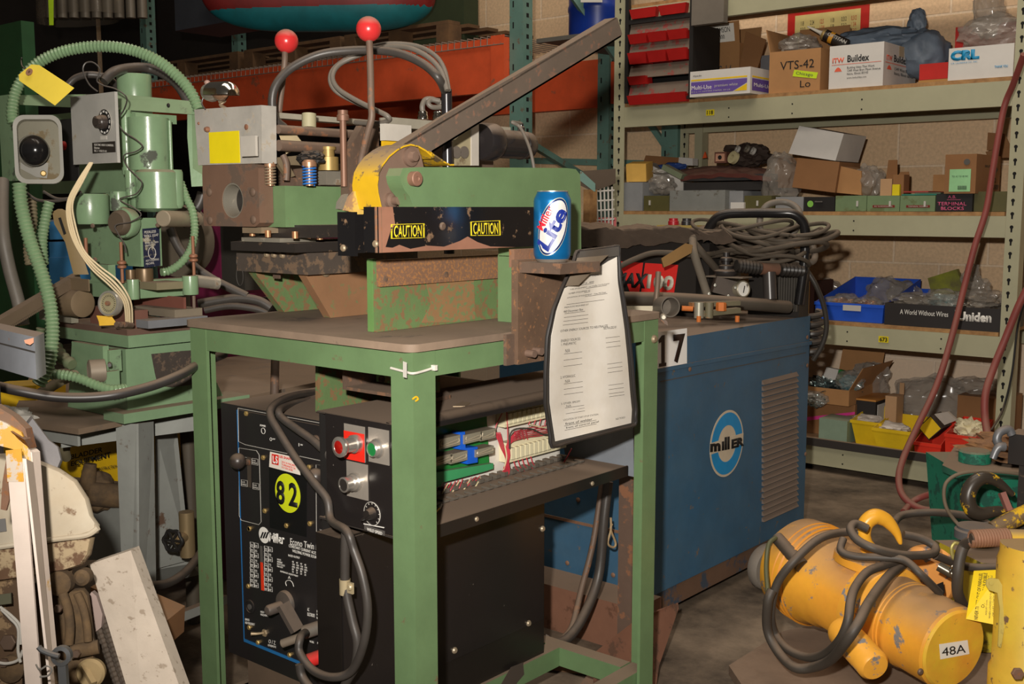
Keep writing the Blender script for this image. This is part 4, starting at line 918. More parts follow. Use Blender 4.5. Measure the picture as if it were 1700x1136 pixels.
# ================================================================ black arc welder beside it
YW = 1.35
ew = thing('welding_power_source', 'black welding power source with round lime 82 sticker under the bench', 'welder', (-1.75, 1.6, .15))
wx0, wx1, wz0, wz1 = -1.938, -1.572, .243, .745
epm = M('welder_black', (27, 27, 30), .35, dust=.9, var=.1)
B().box(wx0, wx1, YW+.004, 1.93, .20, wz1, .003).build('case', epm, ew)
pxl = PY(395, 700, YW).x
B().box(pxl, wx1, YW-.0, YW+.0035, wz0, wz1-.008, .001).build('front_panel', epm, ew)
B().box(pxl-.002, pxl-.0002, YW-.001, YW+.003, wz0, wz1-.008, 0).build('blue_edge', M('edge_blue', (40, 110, 170), .4), ew)
B().box(pxl, wx1, YW-.002, YW-.0002, wz0-.002, wz0+.004, 0).build('blue_edge', M('edge_blue'), ew)
for x_ in (wx0+.08,):
    B().box(pxl+.002, wx1, YW+.005, YW+.012, SZ+.0005, wz0-.003).box(pxl+.002, pxl+.008, YW+.012, YW+.25, SZ+.0005, wz0-.003).build('foot_bracket', M('foot_dusty', (104, 86, 70), .8), ew)
def wp(a_, c_, o=.0): return PY(a_, c_, YW-.0004-o)
z2 = lambda x, y: (320+.26403*x, 600+.26403*y)
z3 = lambda x, y: (320+.24301*x, 860+.24301*y)
def loop(pts, w_, m_, par=ew, name='printed_frame'):
    P = [wp(*p) for p in pts]; b = B(); ce = sum(P, Vector())/len(P); n = len(P)
    b.tube(P, w_, 4, sub=1, closed=True); return b.build(name, m_, par)
loop([z2(285, 295), z2(835, 395), z2(835, 632), z2(330, 525), z2(288, 505)], .0007, whitedim)
loop([z2(290, 545), z2(400, 562), z2(418, 590), z2(430, 1010), z2(415, 1028), z2(305, 1000), z2(292, 970)], .0007, whitedim)
loop([z2(775, 650), z2(900, 665), z2(900, 1060), z3(920, 185), z3(855, 160), z3(845, 140)], .0007, whitedim)
def wt(s, f, x0, y0, x1, y1, h, m_=white, bold=0, **k):      # baseline from (x0,y0) to (x1,y1) in zoom coords, cap height h
    return text(s, wp(*f(x0, y0)), wp(*f(x1, y1)), wp(*f(x0, y0-h)), m_, ew, bold=bold, **k)
wt('Miller', z3, 525, 165, 628, 182, 66, bold=.03, space=.9)
wt('Econo Twin HF', z3, 668, 182, 882, 228, 44)
wt('CONSTANT CURRENT AC/DC ARC\nWELDING POWER SOURCE', z3, 658, 226, 892, 292, 46, align='CENTER')
wt('RATED OUTPUT', z3, 655, 262, 733, 281, 14); wt('AMPERAGE ADJUSTMENT', z3, 598, 372, 722, 408, 14)
wt('VOLTS\nAMPERES\nDUTY CYCLE\nMAX OCV', z3, 578, 335, 630, 348, 58)
for k in range(4): wt('40\n150\n60%\n80\n25', z3, 680+k*28, 372+k*7, 700+k*28, 378+k*7, 80)
wt('A', z3, 652, 415, 670, 419, 20); wt('POWER', z2, 425, 408, 460, 414, 12); wt('OFF', z2, 502, 492, 520, 495, 9); wt('ON', z2, 678, 528, 692, 531, 9)
wt('|', z2, 668, 534, 671, 535, 20); wt('O', z2, 486, 500, 500, 502, 22)
wt('REMOTE\nHIGH FREQUENCY', z3, 360, 725, 425, 740, 40); wt('HIGH\nFREQUENCY', z3, 465, 668, 522, 680, 34); wt('OFF/REMOTE', z3, 515, 876, 570, 890, 14); wt('O / Z', z3, 520, 855, 567, 868, 26)
wt('AC\nELECTRODE', z3, 785, 668, 835, 680, 55); wt('DC\nWORK\nNEGATIVE', z3, 848, 690, 890, 702, 60); wt('WORK', z3, 800, 850, 830, 858, 14); wt('POSITIVE', z3, 853, 862, 893, 872, 14)
wt('WARNING\nRead manual\nbefore use\nof unit', z2, 800, 1130, 900, 1150, 75, m_=whitedim)
for (x, y) in ((372, 640), (305, 775), (378, 795), (318, 632)):
    loop([z2(x, y-30), z2(x+38, y-24), z2(x+38, y+14), z2(x, y+8)], .0005, whitedim, name='range_label'); wt('16-95\nRANGE', z2, x+5, y+2, x+34, y+7, 24, m_=whitedim)
# round logo disc and sticker
lc = wp(*z3(488, 118)); 
lg = B().lathe(lc, NY, [(.0168, 0), (.0168, .0006), (0, .0007)], 36).build('maker_badge', white, ew)
for k in range(3):
    x = 466+k*17; quad(B(), [wp(*z3(x-6, 138), .0012), wp(*z3(x+4, 141), .0012), wp(*z3(x+20, 99), .0012), wp(*z3(x+10, 96), .0012)], t=.0003).build('badge_stripe', ink, lg)
pn = [z2(482, 650), z2(718, 712), z2(716, 1105), z2(487, 1045)]
quad(B(), [wp(*p) for p in pn][::-1], t=.0012).build('cover_plate', M('plate_black', (17, 17, 18), .45), ew)
lm = B().lathe(wp(*z2(597, 830), .0013), NY, [(.0392, 0), (.0392, .0004), (0, .0005)], 48).build('number_sticker', M('lime_sticker', (214, 226, 30), .5), ew, label='round lime sticker numbered 82')
text('8', wp(*z2(527, 895), .002), wp(*z2(580, 908), .002), wp(*z2(527, 745), .002), ink, lm, bold=.03); text('2', wp(*z2(605, 908), .002), wp(*z2(660, 922), .002), wp(*z2(605, 758), .002), ink, lm, bold=.03)
sk = quad(B(), [wp(*z2(a_, c_), .0014) for a_, c_ in ((487, 568), (662, 608), (677, 716), (481, 664))][::-1], t=.0005).build('maker_sticker', M('sticker_white', (232, 222, 210), .5), ew, label='white sticker with red square emblem')
quad(B(), [wp(*z2(a_, c_), .002) for a_, c_ in ((497, 582), (540, 590), (540, 655), (497, 645))][::-1], t=.0003).build('emblem', M('ink_red', (214, 44, 34), .5), sk)
text('LS', wp(*z2(503, 640), .0026), wp(*z2(535, 646), .0026), wp(*z2(503, 592), .0026), white, sk, bold=.03)
text('LEE SHAFFER', wp(*z2(545, 605), .002), wp(*z2(640, 628), .002), wp(*z2(545, 590), .002), M('ink_red'), sk, bold=.02)
text('2415 N PACIFIC\nTORRANCE CA\n213 555 0100', wp(*z2(560, 670), .002), wp(*z2(648, 698), .002), wp(*z2(560, 625), .002), M('ink_red'), sk)
# current scales
for x0, m_ in ((392, 8), (488, 8)):
    for cx in range(2):
        for k in range(9):
            a_, t_ = x0+cx*28, 165+k*34+(x0-392)*.28+cx*6
            loop([z3(a_, t_), z3(a_+26, t_+5), z3(a_+28, t_+36), z3(a_+2, t_+31)], .0004, white, name='scale_cell') if k % 1 == 0 and cx == 0 or k % 2 == 0 else None
            wt(str((25, 35, 50, 75, 100, 125, 140, 150, 160)[k]), z3, a_+6, t_+26, a_+21, t_+29, 14)
quad(B(), [wp(*z3(a_, c_), .001) for a_, c_ in ((460, 190), (476, 194), (490, 500), (468, 494))][::-1], t=.0004).build('scale_slot', inkgrey, ew)
quad(B(), [wp(*z3(a_, c_), .0016) for a_, c_ in ((463, 302), (479, 306), (489, 498), (469, 494))][::-1], t=.0006).build('scale_pointer', M('pointer_red', (230, 60, 30), .4), ew, label='orange red scale pointer')
# range knobs, crank, sockets, switch
def knob(px_, py_, st, r, m_=M('bakelite', (52, 45, 42), .35, dust=.7)):
    s0 = wp(*st); c_ = PD(px_, py_, (s0-C0).dot(FW)-.035); f = B().cyl(s0, c_, .0065).build('range_lever', brownsteel, ew); B().sphere(c_, r).build('knob', m_, f)
quad(B(), [wp(*z2(a_, c_), .0006) for a_, c_ in ((342, 600), (368, 606), (368, 795), (345, 790))][::-1], t=.0003).build('lever_slot', M('slot_dusty', (66, 56, 46), .8), ew)
knob(394.5, 766, z2(352, 635), .0165); knob(524, 792, z2(850, 742), .0165)
c = wp(*z3(640, 580)); f = B().lathe(c, NY, [(.026, 0), (.026, .004), (.024, .008), (.012, .010)], 32).build('crank_hub', M('crank_grey', (84, 76, 70), .5, dust=.8), ew)
b = B(); b.bar(wp(*z3(615, 590), .03), wp(*z3(715, 770), .02), .012, .026, up=(0, 1, 0), bev=.004); b.lathe(wp(*z3(600, 605), .012), NY, [(.011, 0), (.011, .03), (.008, .034), (0, .035)], 20); b.build('crank_arm', M('crank_grey'), f)
c = wp(*z3(393, 607)); f = B().lathe(c, NY, [(.015, 0), (.015, .002), (.012, .003), (.012, .001), (0, .001)], 28).build('remote_socket', black, ew)
B().lathe(c, NY, [(.006, 0), (.006, .003), (0, .003)], 16).build('socket_key', inkgrey, f)
c = wp(*z3(495, 785)); f = B().hexn(c, NY, .008, .004).build('toggle_nut', M('nut_pale', (170, 150, 120), .4, .4), ew); B().tube([c, c+NY*.014+Vector((-.008, 0, 0)), c+NY*.024+Vector((-.016, 0, .001))], [.002, .003, .0038], 10).build('toggle_switch', M('nut_pale'), f)
c = wp(*z2(443, 438)); B().tube([c+Vector((.006*cos(t), 0, .006*sin(t))) for t in [k*pi/8 for k in range(16)]], .0006, 4, sub=1, closed=True).build('power_symbol', white, ew)
B().lathe(wp(*z2(778, 492)), NY, [(.009, 0), (.009, .006), (.006, .012), (0, .012)], 16).build('indicator', M('bolt_dull'), ew)
b = B(); ac = [wp(*z3(a_, c_)) for a_, c_ in ((640, 465), (634, 440), (648, 428), (668, 430), (682, 445), (690, 470))]; b.tube(ac, .0007, 4); b.build('arc_symbol', white, ew)
for f_, x, y in ((z2, 340, 328), (z2, 825, 424), (z2, 447, 605), (z2, 735, 665), (z2, 457, 940), (z2, 740, 1020), (z2, 360, 1052), (z2, 593, 1032), (z3, 393, 72), (z3, 645, 52), (z3, 384, 465), (z3, 390, 748), (z3, 450, 850), (z3, 665, 935), (z3, 893, 1028), (z3, 914, 232)):
    scr(B(), wp(*f_(x, y)), NY, .0052, .004, True).build('screw', M('screw_brass', (190, 160, 100), .35, .6), ew)
for m_, p0, p1, r in ((rubberg, z3(935, 725), z3(755, 785), .0135), (M('dirty_grey', (120, 108, 94), .5), z3(750, 810), z3(605, 862), .0085), (M('plug_red', (214, 44, 40), .4, dust=.4), z3(940, 925), z3(765, 985), .0135)):
    a_ = PY(*p0, YW-.003) if r > .01 else PY(*p0, YW-.030); e_ = PY(*p1, YW-.035 if r > .01 else YW-.055)
    B().cyl(a_, e_, r, seg=20, ch=.002).build('cable_plug', m_, ew)
# ---- heavy cables in front of the two cabinets
zz = lambda x, y, f, v: PY(*f(x, y), v)
zz3 = lambda x, y, v: PX(*z3(x, y), v)
cb1 = [zz(830, 195, z2, 1.60), zz(700, 205, z2, 1.50), zz(580, 235, z2, 1.40), zz(500, 290, z2, 1.325), zz(490, 350, z2, 1.305), zz(540, 440, z2, 1.30), zz(640, 600, z2, 1.295), zz(760, 760, z2, 1.285), zz(845, 870, z2, 1.285), zz(870, 1000, z2, 1.275), zz(1050, 90, z3, 1.24), zz(1100, 220, z3, 1.24), zz(1160, 400, z3, 1.24), zz(1195, 620, z3, 1.24), zz(1170, 850, z3, 1.24), zz(1090, 1040, z3, 1.25), zz(960, 1090, z3, 1.24), zz(820, 1040, z3, 1.24), zz(730, 920, z3, 1.24), zz(735, 820, z3, 1.25), zz(768, 785, z3, 1.29)]
cable('welding_cable', cb1, .0078, rubber, 'thick grey rubber cable looping in front of the cabinets and down past the speed dial')
cb2 = [zz(830, 245, z2, 1.60), zz(720, 250, z2, 1.50), zz(610, 275, z2, 1.42), zz(545, 310, z2, 1.335), zz(560, 355, z2, 1.325), zz(660, 430, z2, 1.325), zz(760, 500, z2, 1.325), zz(850, 590, z2, 1.325), zz(900, 680, z2, 1.335)]
cable('welding_cable', cb2, .0078, rubber, 'shorter grey cable curving across the welder front and going in behind the control panel')
cb3 = [zz(1045, 90, z3, 1.262), zz(1040, 300, z3, 1.262), zz(1045, 480, z3, 1.262), zz(1090, 700, z3, 1.262), zz(1125, 850, z3, 1.262), zz(1110, 1010, z3, 1.262), zz(1050, 1120, z3, 1.262), zz(1000, 1250, z3, 1.262)]
cable('welding_cable', cb3, .0085, rubber, 'grey cable hanging straight down through the metal pipe clip on the black cabinet')
cable('welding_cable', [zz(730, 1000, z3, 1.23), zz(745, 1080, z3, 1.23), zz(800, 1160, z3, 1.23), zz(900, 1250, z3, 1.23)], .0085, rubber, 'dusty cable at the bottom below the cable loop and red plug')
p = zz(1040, 470, z3, 1.262); B_ = B(); B_.lathe(p-Vector((0, 0, .014)), NZ, [(.0100, 0), (.0100, .028), (.0092, .028), (.0092, 0), (.0100, 0)], 20, cap=False); B_.box(p.x+.008, p.x+.024, p.y-.004, p.y+.000, p.z-.008, p.z+.012)
scr(B_, (p.x+.018, p.y-.004, p.z+.004), NY, .006, .004); tag(B_.build('pipe_clip', M('clip_zinc', (190, 174, 140), .4, .3)), 'pale metal pipe clip around the hanging grey cable', 'clip')
# black cables and chain right of the cabinet
cable('power_cable', [PX(1010, 800, -1.60), PX(1003, 860, -1.60), PX(993, 960, -1.60), PX(965, 1030, -1.59), PX(938, 1064, -1.58), PX(915, 1068, -1.57), PX(905, 1062, -1.56)], .0125, rubber, 'thick grey power cable hanging to the bench frame at the right of the black cabinet')
cable('flat_cable', [PX(1000, 800, -1.62), PX(985, 900, -1.62), PX(965, 980, -1.62), PX(950, 1040, -1.60), PX(935, 1060, -1.59)], .008, brownsteel, 'dusty brown cable hanging beside the thick grey power cable')
cable('rope_loop', [PX(1016, 870, -1.61), PX(1014, 880, -1.61), PX(1022, 902, -1.61), PX(1018, 909, -1.61), PX(1009, 902, -1.61), PX(1014, 880, -1.61), PX(1014, 860, -1.61)], .003, M('rope_tan', (170, 146, 110), .8), 'small tan rope loop hanging by the thick power cable', 'rope')
# ================================================================ grey stand and green stamping press on the left
st = thing('machine_stand', 'grey painted steel stand under the green press, dusty brown top', 'stand', (-2.4, 1.5, 0))
TS = .70
t4 = [PZ(20, 690, TS), PZ(66, 703, TS), PZ(130, 712.5, TS), PZ(352, 662, TS), PZ(560, 640, TS)]
t4[4] = Vector((-2.25, 2.05, TS)); t4 += [Vector((-2.95, 2.05, TS)), Vector((-2.95, 1.45, TS))]
t4[3] = Vector((-2.16, 1.50, TS))
B().prism(t4, (0, 0, -.012), .001).build('top', M('stand_top', (116, 98, 80), .8, dust=.6, wear=(90, 82, 74), wamt=.3, wscale=6), st)
b = B(); z_t = TS-.0125
a_, c_ = PZ(100, 706, z_t), PZ(345, 668, z_t)
b.prism([a_, Vector((-2.175, 1.48, z_t)), Vector((-2.175, 1.48, z_t-.05)), a_-Vector((0, 0, .05))], (-.006, .002, 0)).build('apron', greypaint, st)
b = B(); b.prism([PZ(70, 704, z_t), PZ(128, 714, z_t), PZ(128, 714, z_t)-Vector((0, 0, .035)), PZ(70, 704, z_t)-Vector((0, 0, .035))], (0, .006, 0)); b.build('apron', greypaint, st)
def P2(px_, py_, d): return PD(px_, py_, d)
def toz(p, q): t = p.z/(p.z-q.z); return p+(q-p)*t
A_, B_2, C_ = P2(192, 704, 2.36), P2(226, 704, 2.34), P2(255, 700, 2.42); lo_ = [toz(A_, P2(205, 1010, 2.44)), toz(B_2, P2(228, 1010, 2.42)), toz(C_, P2(260, 1010, 2.50))]
b = B(); b.prism([A_, B_2, lo_[1], lo_[0]], (0, .006, 0)); b.prism([B_2, C_, lo_[2], lo_[1]], (-.006, 0, 0)); b.build('leg', greypaint, st)
b = B(); b.prism([P2(258, 716, 2.62), P2(293, 708, 2.70), P2(316, 930, 2.78), P2(258, 945, 2.70)], (-.006, .003, 0)); b.build('leg', greypaint, st)
b = B(); b.prism([P2(63, 702, 2.5), P2(90, 705, 2.5), P2(76, 900, 2.56), P2(44, 900, 2.56)], (0, .006, 0)); b.build('leg', greypaint, st)
b = B(); b.prism([P2(86, 786, 2.9), P2(205, 836, 2.72), P2(205, 930, 2.74), P2(86, 930, 2.92)], (0, .01, 0)); b.build('side_panel', greypaint, st)
b = B(); b.prism([P2(258, 940, 2.72), P2(316, 930, 2.80), P2(332, 948, 2.9), P2(262, 965, 2.80)], (0, 0, -.01)); b.build('foot_plate', greypaint, st)
b = B(); b.bar(P2(270, 1035, 2.55), P2(372, 995, 2.80), .02, .022); b.build('stretcher', greypaint, st)
# ---- press
pz = thing('stamping_press', 'green hand lever stamping press with armoured conduits on the grey stand', 'press', (-2.33, 1.42, TS))
gp_ = press
def col_(px_, pt, pb, r, d, m_=gp_, name='column', prof=None, seg=32):
    c = PD(px_, (pt+pb)/2, d); zt, zb = zof(pt, c, px_), zof(pb, c, px_)
    b = B(); rr = r/FPX*d
    if prof: b.lathe((c.x, c.y, zb), NZ, [(rr*a_, (zt-zb)*h) for a_, h in prof], seg)
    else: b.lathe((c.x, c.y, zb), NZ, [(rr*.97, 0), (rr, .003), (rr, zt-zb-.003), (rr*.97, zt-zb)], seg)
    return b.build(name, m_, pz)
def pb_(pl__, pc, pr_, pt, pb2, d, name, m_=gp_, bev=.006, **k): return B().box(*cboxc(pl__, pc, pr_, pt, pb2, d=d), bev=bev).build(name, m_, pz, **k)
# base
pb_(95, 213, 345, 558, 578, 2.33, 'base_plate', bev=.002)
pb_(93, 211, 345, 548, 557.5, 2.335, 'work_surface', M('surf_dusty', (96, 72, 60), .85, dust=.8), bev=.001)
cA = cboxc(122, 210, 330, 580, 662, d=2.36)
b = B(); x0, x1, y0, y1, z0, z1 = cA
lo = [(x0-.01, y0-.012), (x1+.018, y0-.012), (x1+.018, y1+.06), (x0-.01, y1+.06)]; hi = [(x0, y0), (x1, y0), (x1, y1), (x0, y1)]
vs = [b.bm.verts.new((x, y, TS+.001)) for x, y in lo]; vt = [b.bm.verts.new((x, y, z1)) for x, y in hi]
fs = [b.bm.faces.new(vs[::-1]), b.bm.faces.new(vt)]+[b.bm.faces.new([vs[i], vs[(i+1) % 4], vt[(i+1) % 4], vt[i]]) for i in range(4)]
b._bev(fs, .008, 3); b.build('base', gp_, pz)
zc = zof(640, (cA[1], cA[2], .8), 215)
B().box(cA[1]-.03, cA[1]+.05, cA[2]-.04, cA[3]+.10, TS+.001, TS+.022, .006).build('foot', gp_, pz)
q = [PX(a_, c_, cA[1]+.021) for a_, c_ in ((251, 588), (300, 583), (345, 580), (345, 636), (285, 643), (262, 640), (257, 620))]
B().prism(q, (.001, 0, 0)).build('worn_patch', M('patch_dark', (62, 54, 48), .8, wear=(96, 80, 66), wamt=.4, wscale=60, bump=.5), pz, label='dark bare patch where paint is torn off')
pb_(121, 172, 182, 575, 650, 2.30, 'side_cover', bev=.012)
pb_(172, 182, 202, 582, 618, 2.30, 'recess', bev=.003)
pb_(171, 176, 199, 618, 645, 2.28, 'junction_box', bev=.003)
c = PD(150, 617, 2.28); B().lathe(c, (-.35, -.94, 0), [(.014, -.03), (.0245, -.028), (.0245, .002), (.020, .004), (.014, .0), (0, 0)], 28).build('rotary_switch', M('switch_grey', (140, 128, 112), .5, .2, dust=.4), pz)
c = PD(182, 604, 2.27); B().cyl(c, c+Vector((.02, -.012, 0)), .004).build('toggle', rubber, pz)
# slide table arms, die block, plates
pb_(222, 305, 309, 494, 520, 2.40, 'die_block', M('die_red', (118, 70, 58), .7, dust=.5), bev=.002)
pb_(150, 222, 246, 516, 549, 2.36, 'die_block', M('die_brown', (110, 72, 60), .7, dust=.6), bev=.002)
pb_(226, 246, 345, 533, 546, 2.30, 'grey_plate', M('plate_blue_grey', (110, 112, 116), .5, dust=.6), bev=.001)
pb_(222, 290, 336, 515, 528, 2.37, 'grey_plate', M('plate_taupe', (122, 112, 96), .6, dust=.7), bev=.001)
pb_(148, 213, 245, 470, 498, 2.38, 'slide_arm', bev=.006)
pb_(215, 228, 322, 466, 496, 2.38, 'slide_arm', bev=.008)
col_(221, 464, 497, 10, 2.35, name='boss'); col_(316, 458, 489, 13, 2.40, name='boss')
pb_(228, 260, 305, 470, 482, 2.34, 'table_recess', M('recess_dusty', (120, 112, 86), .8, dust=.9), bev=.002)
for px_, pt, pb2, m_ in ((240, 446, 470, M('pin_bronze', (110, 90, 66), .4, .4)), (217, 448, 466, M('pin_bronze'))): col_(px_, pt, pb2, 14 if px_ > 230 else 8, 2.40, m_, 'guide_pin')
# main body
pb_(118, 233, 268, 362, 443, 2.40, 'body', bev=.010)
col_(150, 322, 372, 30, 2.42, name='side_cylinder'); col_(197, 318, 350, 14, 2.38, name='boss')
pb_(150, 180, 192, 440, 470, 2.42, 'neck', bev=.006)
c = PD(199, 370, 2.36); B().lathe(c, (.25, -.95, 0), [(.030, -.02), (.0275, -.004), (.0265, .006), (.022, .012), (0, .012)], 32).build('hub_cap', M('hub_brown', (84, 72, 58), .6, dust=.4), pz)
B().lathe(c, (.25, -.95, 0), [(.030, -.03), (.034, -.012), (.032, -.006), (.027, -.004)], 32, cap=False).build('hub_ring', gp_, pz)
# upper casting with bolts
b = B(); 
for px_, r in ((228, 12), (262, 36), (292, 12)):
    c = PD(px_, 312, 2.42); zt, zb = zof(282, c, px_), zof(346 if px_ != 262 else 352, c, px_); rr = r/FPX*2.42
    b.lathe((c.x, c.y, zb), NZ, [(rr*.7, 0), (rr, .008), (rr, zt-zb-.006), (rr*.86, zt-zb)], 28)
b.build('lower_casting', gp_, pz)
pb_(176, 232, 292, 320, 350, 2.40, 'shoulder', bev=.010)
col_(247, 196, 283, 33, 2.42, name='cylinder', prof=[(1, 0), (1, 1)])
pb_(196, 225, 293, 187, 202, 2.40, 'cylinder_cap', bev=.004)
col_(210, 183, 290, 9, 2.42, name='tie_rod'); col_(283, 200, 284, 3.2, 2.42, name='tie_rod'); col_(217, 283, 330, 9, 2.40, name='tie_rod')
col_(223.5, 124, 190, 27.5, 2.52, name='top_tube')
b = B(); b.prism([PD(32, 158, 2.50), PD(196, 156, 2.46), PD(318, 168, 2.44), PD(318, 190, 2.44), PD(200, 182, 2.44), PD(32, 174, 2.50)], (0, .012, 0), .002); b.build('head_bar', gp_, pz)
b = B(); b.prism([PD(311, 168, 2.45), PD(318, 168, 2.45), PD(320, 280, 2.45), PD(336, 290, 2.46), PD(337, 309, 2.46), PD(318, 310, 2.45), PD(311, 228, 2.45)], (-.004, .03, 0), .001); b.build('end_strap', gp_, pz)
scr(B(), PD(280, 175, 2.435), NY, .005, .003).build('bolt', black, pz)
pb_(67, 205, 208, 178, 320, 2.50, 'motor_housing', bev=.02)
pb_(85, 128, 130, 196, 300, 2.46, 'dark_panel', black, bev=.002)
pb_(0, 32, 34, 155, 300, 2.50, 'side_plate', bev=.004)
c = PD(107, 242, 2.45); B().lathe(c, NY, [(.010, 0), (.010, .008), (.005, .012), (0, .013)], 18).build('pilot_lamp', redp, pz)
c0_, c1_ = PD(270, 363, 2.36), PD(326, 364, 2.50)
B().cyl(c0_, c1_, .0175, seg=24, ch=.002).build('handle_tube', M('tube_dull', (150, 138, 118), .45, .3, dust=.5), pz)
c0_, c1_ = PD(322, 466, 2.42), PD(362, 471, 2.46)
B().lathe(c0_, c1_-c0_, [(.0135, 0), (.0135, (c1_-c0_).length), (.010, (c1_-c0_).length), (.010, .01), (0, .01)], 24).build('tube_end', steel, pz)
q = [PY(a_, c_, PD(236, 410, 2.397).y) for a_, c_ in ((236, 378), (263, 377), (262, 444), (238, 446))]
cf = cboxc(118, 233, 268, 362, 443, d=2.40)
q = [PX(a_, c_, cf[1]+.001) for a_, c_ in ((236, 380), (264, 377.5), (266, 441), (239, 445))]
npl = quad(B(), q, t=.0012).build('name_plate', M('plate_navy', (34, 38, 60), .4, wear=(150, 142, 120), wamt=.2, wscale=40), pz)
def qi(q, u0, u1, v0, v1):
    f = lambda u, v: (q[0].lerp(q[1], u)).lerp(q[3].lerp(q[2], u), v)+Vector((.0016, 0, 0)); return f(u0, v1), f(u1, v1), f(u0, v0)
text('PEERLESS\nROLL LEAF\nCO.', *qi(q, .08, .92, .06, .32), whitedim, npl, bold=.02); text('SERIAL No. 28016\nUNION CITY', *qi(q, .1, .9, .35, .46), whitedim, npl); text('HOT STAMPING\nMACHINE', *qi(q, .1, .9, .80, .93), whitedim, npl)
cq = (q[0]+q[1]+q[2]+q[3])/4+Vector((.0016, 0, -.012)); B().tube([cq+Vector((0, .009*cos(t*pi/10), .013*sin(t*pi/10))) for t in range(20)], .0008, 5, sub=1, closed=True).build('emblem', whitedim, npl)
for px_, py_ in ((154, 375), (158, 431), (214, 367), (262, 374)): scr(B(), PD(px_, py_, 2.385), (.5, -.8, 0), .005, .003).build('bolt', rustdark, pz)
# rusty screws with nuts
for px_, pt, pb2, d in ((202, 402, 470, 2.36), (321, 392, 458, 2.42)):
    c = PD(px_, (pt+pb2)/2, d); zt, zb = zof(pt, c, px_), zof(pb2, c, px_)
    b = B(); b.cyl((c.x, c.y, zb), (c.x, c.y, zt), .0035); 
    for h in (.35, .45): b.lathe((c.x, c.y, zb+(zt-zb)*h), NZ, [(.006, 0), (.0095, .002), (.0095, .006), (.005, .009)], 14)
    b.build('adjusting_screw', M('screw_rusty', (142, 96, 70), .6, .2, dust=.3), pz)
c = PD(322, 505, 2.42); B().cyl((c.x, c.y, zof(520, c, 322)), (c.x, c.y, zof(487, c, 322)), .004).build('stop_rod', brownsteel, pz)
col_(143, 395, 438, 3, 2.36, M('screw_rusty'), 'rusty_rod')
# ribbed housing, rack bar, slotted lever
b = B(); b.box(*cboxc(100, 147, 149, 464, 484, d=2.34), bev=.006); b.build('ribbed_cover', M('ribbed_brown', (116, 98, 74), .75, dust=.5), pz)
b = B(); c = PD(123, 503, 2.40)
b.lathe(c, (.75, .1, 0), [(.020, -.032), (.030, -.03), (.030, .03), (.026, .032)], 40); b.build('ribbed_drum', M('ribbed_brown'), pz)
pb_(65, 118, 130, 516, 537, 2.44, 'motor_foot', M('foot_grey', (138, 134, 118), .6, dust=.5), bev=.006)
b = B(); a_, c_ = PD(-10, 543, 2.2), PD(128, 462, 2.42); b.bar(a_, c_, .02, .022); d_ = (c_-a_)
n = 26
for k in range(n):
    t = .12+.5*k/n; p = a_+d_*t-Vector((0, 0, .014)); b.bar(p, p+d_*.009, .018, .008, bev=0)
b.build('toothed_rack', M('rack_brown', (112, 96, 78), .65, dust=.6), pz)
b = B(); b.prism([PD(a_, c_, 2.34) for a_, c_ in ((87, 352), (96, 347), (106, 352), (114, 372), (134, 438), (140, 456), (122, 456), (108, 402), (90, 372))], (.004, .008, 0), .001); b.build('slotted_lever', M('lever_olive', (120, 100, 62), .6, dust=.3), pz)
b = B(); b.prism([PD(a_, c_, 2.336) for a_, c_ in ((97, 362), (101, 361), (110, 388), (106, 390))], (.001, -.001, 0)); b.build('lever_slot', hole, pz)
# gauge
c = PD(181, 504, 2.30); ax = Vector((.30, -.92, .12)).normalized()
g_ = B().lathe(c, ax, [(.026, -.012), (.0275, 0), (.026, .004), (.0225, .004), (.022, .0), (0, 0)], 40).build('dial_gauge', M('gauge_alu', (186, 182, 172), .3, .6), pz)
B().lathe(c, ax, [(.022, .0005), (0, .0006)], 32).build('dial_face', M('dial_olive', (150, 142, 112), .5), g_)
B().lathe(c+ax*.001, ax, [(.005, 0), (.005, .006), (0, .006)], 16).build('dial_hub', rust, g_)
b = B(); ur = ax.cross(NZ).normalized(); 
for k in range(24):
    d_ = (ur*cos(k*pi/12)+NZ*sin(k*pi/12)); d_ = (d_-ax*d_.dot(ax)).normalized(); sd = ax.cross(d_)*.0005
    b.prism([c+ax*.0012+d_*.014-sd, c+ax*.0012+d_*.018-sd, c+ax*.0012+d_*.018+sd, c+ax*.0012+d_*.014+sd], ax*.0003)
b.build('dial_marks', ink, g_)
b = B(); b.prism([PD(a_, c_, 2.31) for a_, c_ in ((160, 524), (182, 526), (192, 540), (165, 541), (164, 534))], (.002, .004, 0)); b.build('yellow_tag', M('rag_yellow', (214, 168, 40), .7), pz)
for k, px_ in enumerate((198, 206, 213)): B().cyl(PD(px_-5, 539, 2.29), PD(px_+6, 540, 2.31), .006, seg=12).build('roller', rustdark, pz)
# thermostat box
tf = cboxc(119, 192.5, 197.5, 152, 270, d=2.27)
tbx = B().box(*tf, bev=.006).build('thermostat_box', M('hammer_grey', (176, 174, 168), .3, .1, wear=(150, 136, 108), wamt=.0, wscale=10), pz)
yf = tf[2]
def pt(px_, py_, o=0): return PY(px_, py_, yf-.0008-o)
c = pt(174, 203); dl = B().lathe(c, NY, [(.0268, 0), (.0268, .001), (0, .0012)], 40).build('dial', M('dial_black', (22, 22, 24), .4), tbx)
B().lathe(c, NY, [(.0272, 0), (.0272, .0014), (.0262, .0016), (.0262, .0)], 40, cap=False).build('dial_rim', M('rim_grey', (190, 186, 176), .4, .4), tbx)
for k in range(11):
    a_ = radians(30-30*k+150); u = Vector((cos(a_), 0, sin(a_))); v_ = Vector((-sin(a_), 0, cos(a_)))
    o_ = c+u*.0195-v_*.0035+NY*.0014; text('%d' % (100+50*k), o_, o_+v_*.007, o_+u*.0042, white, dl, lift=.0002)
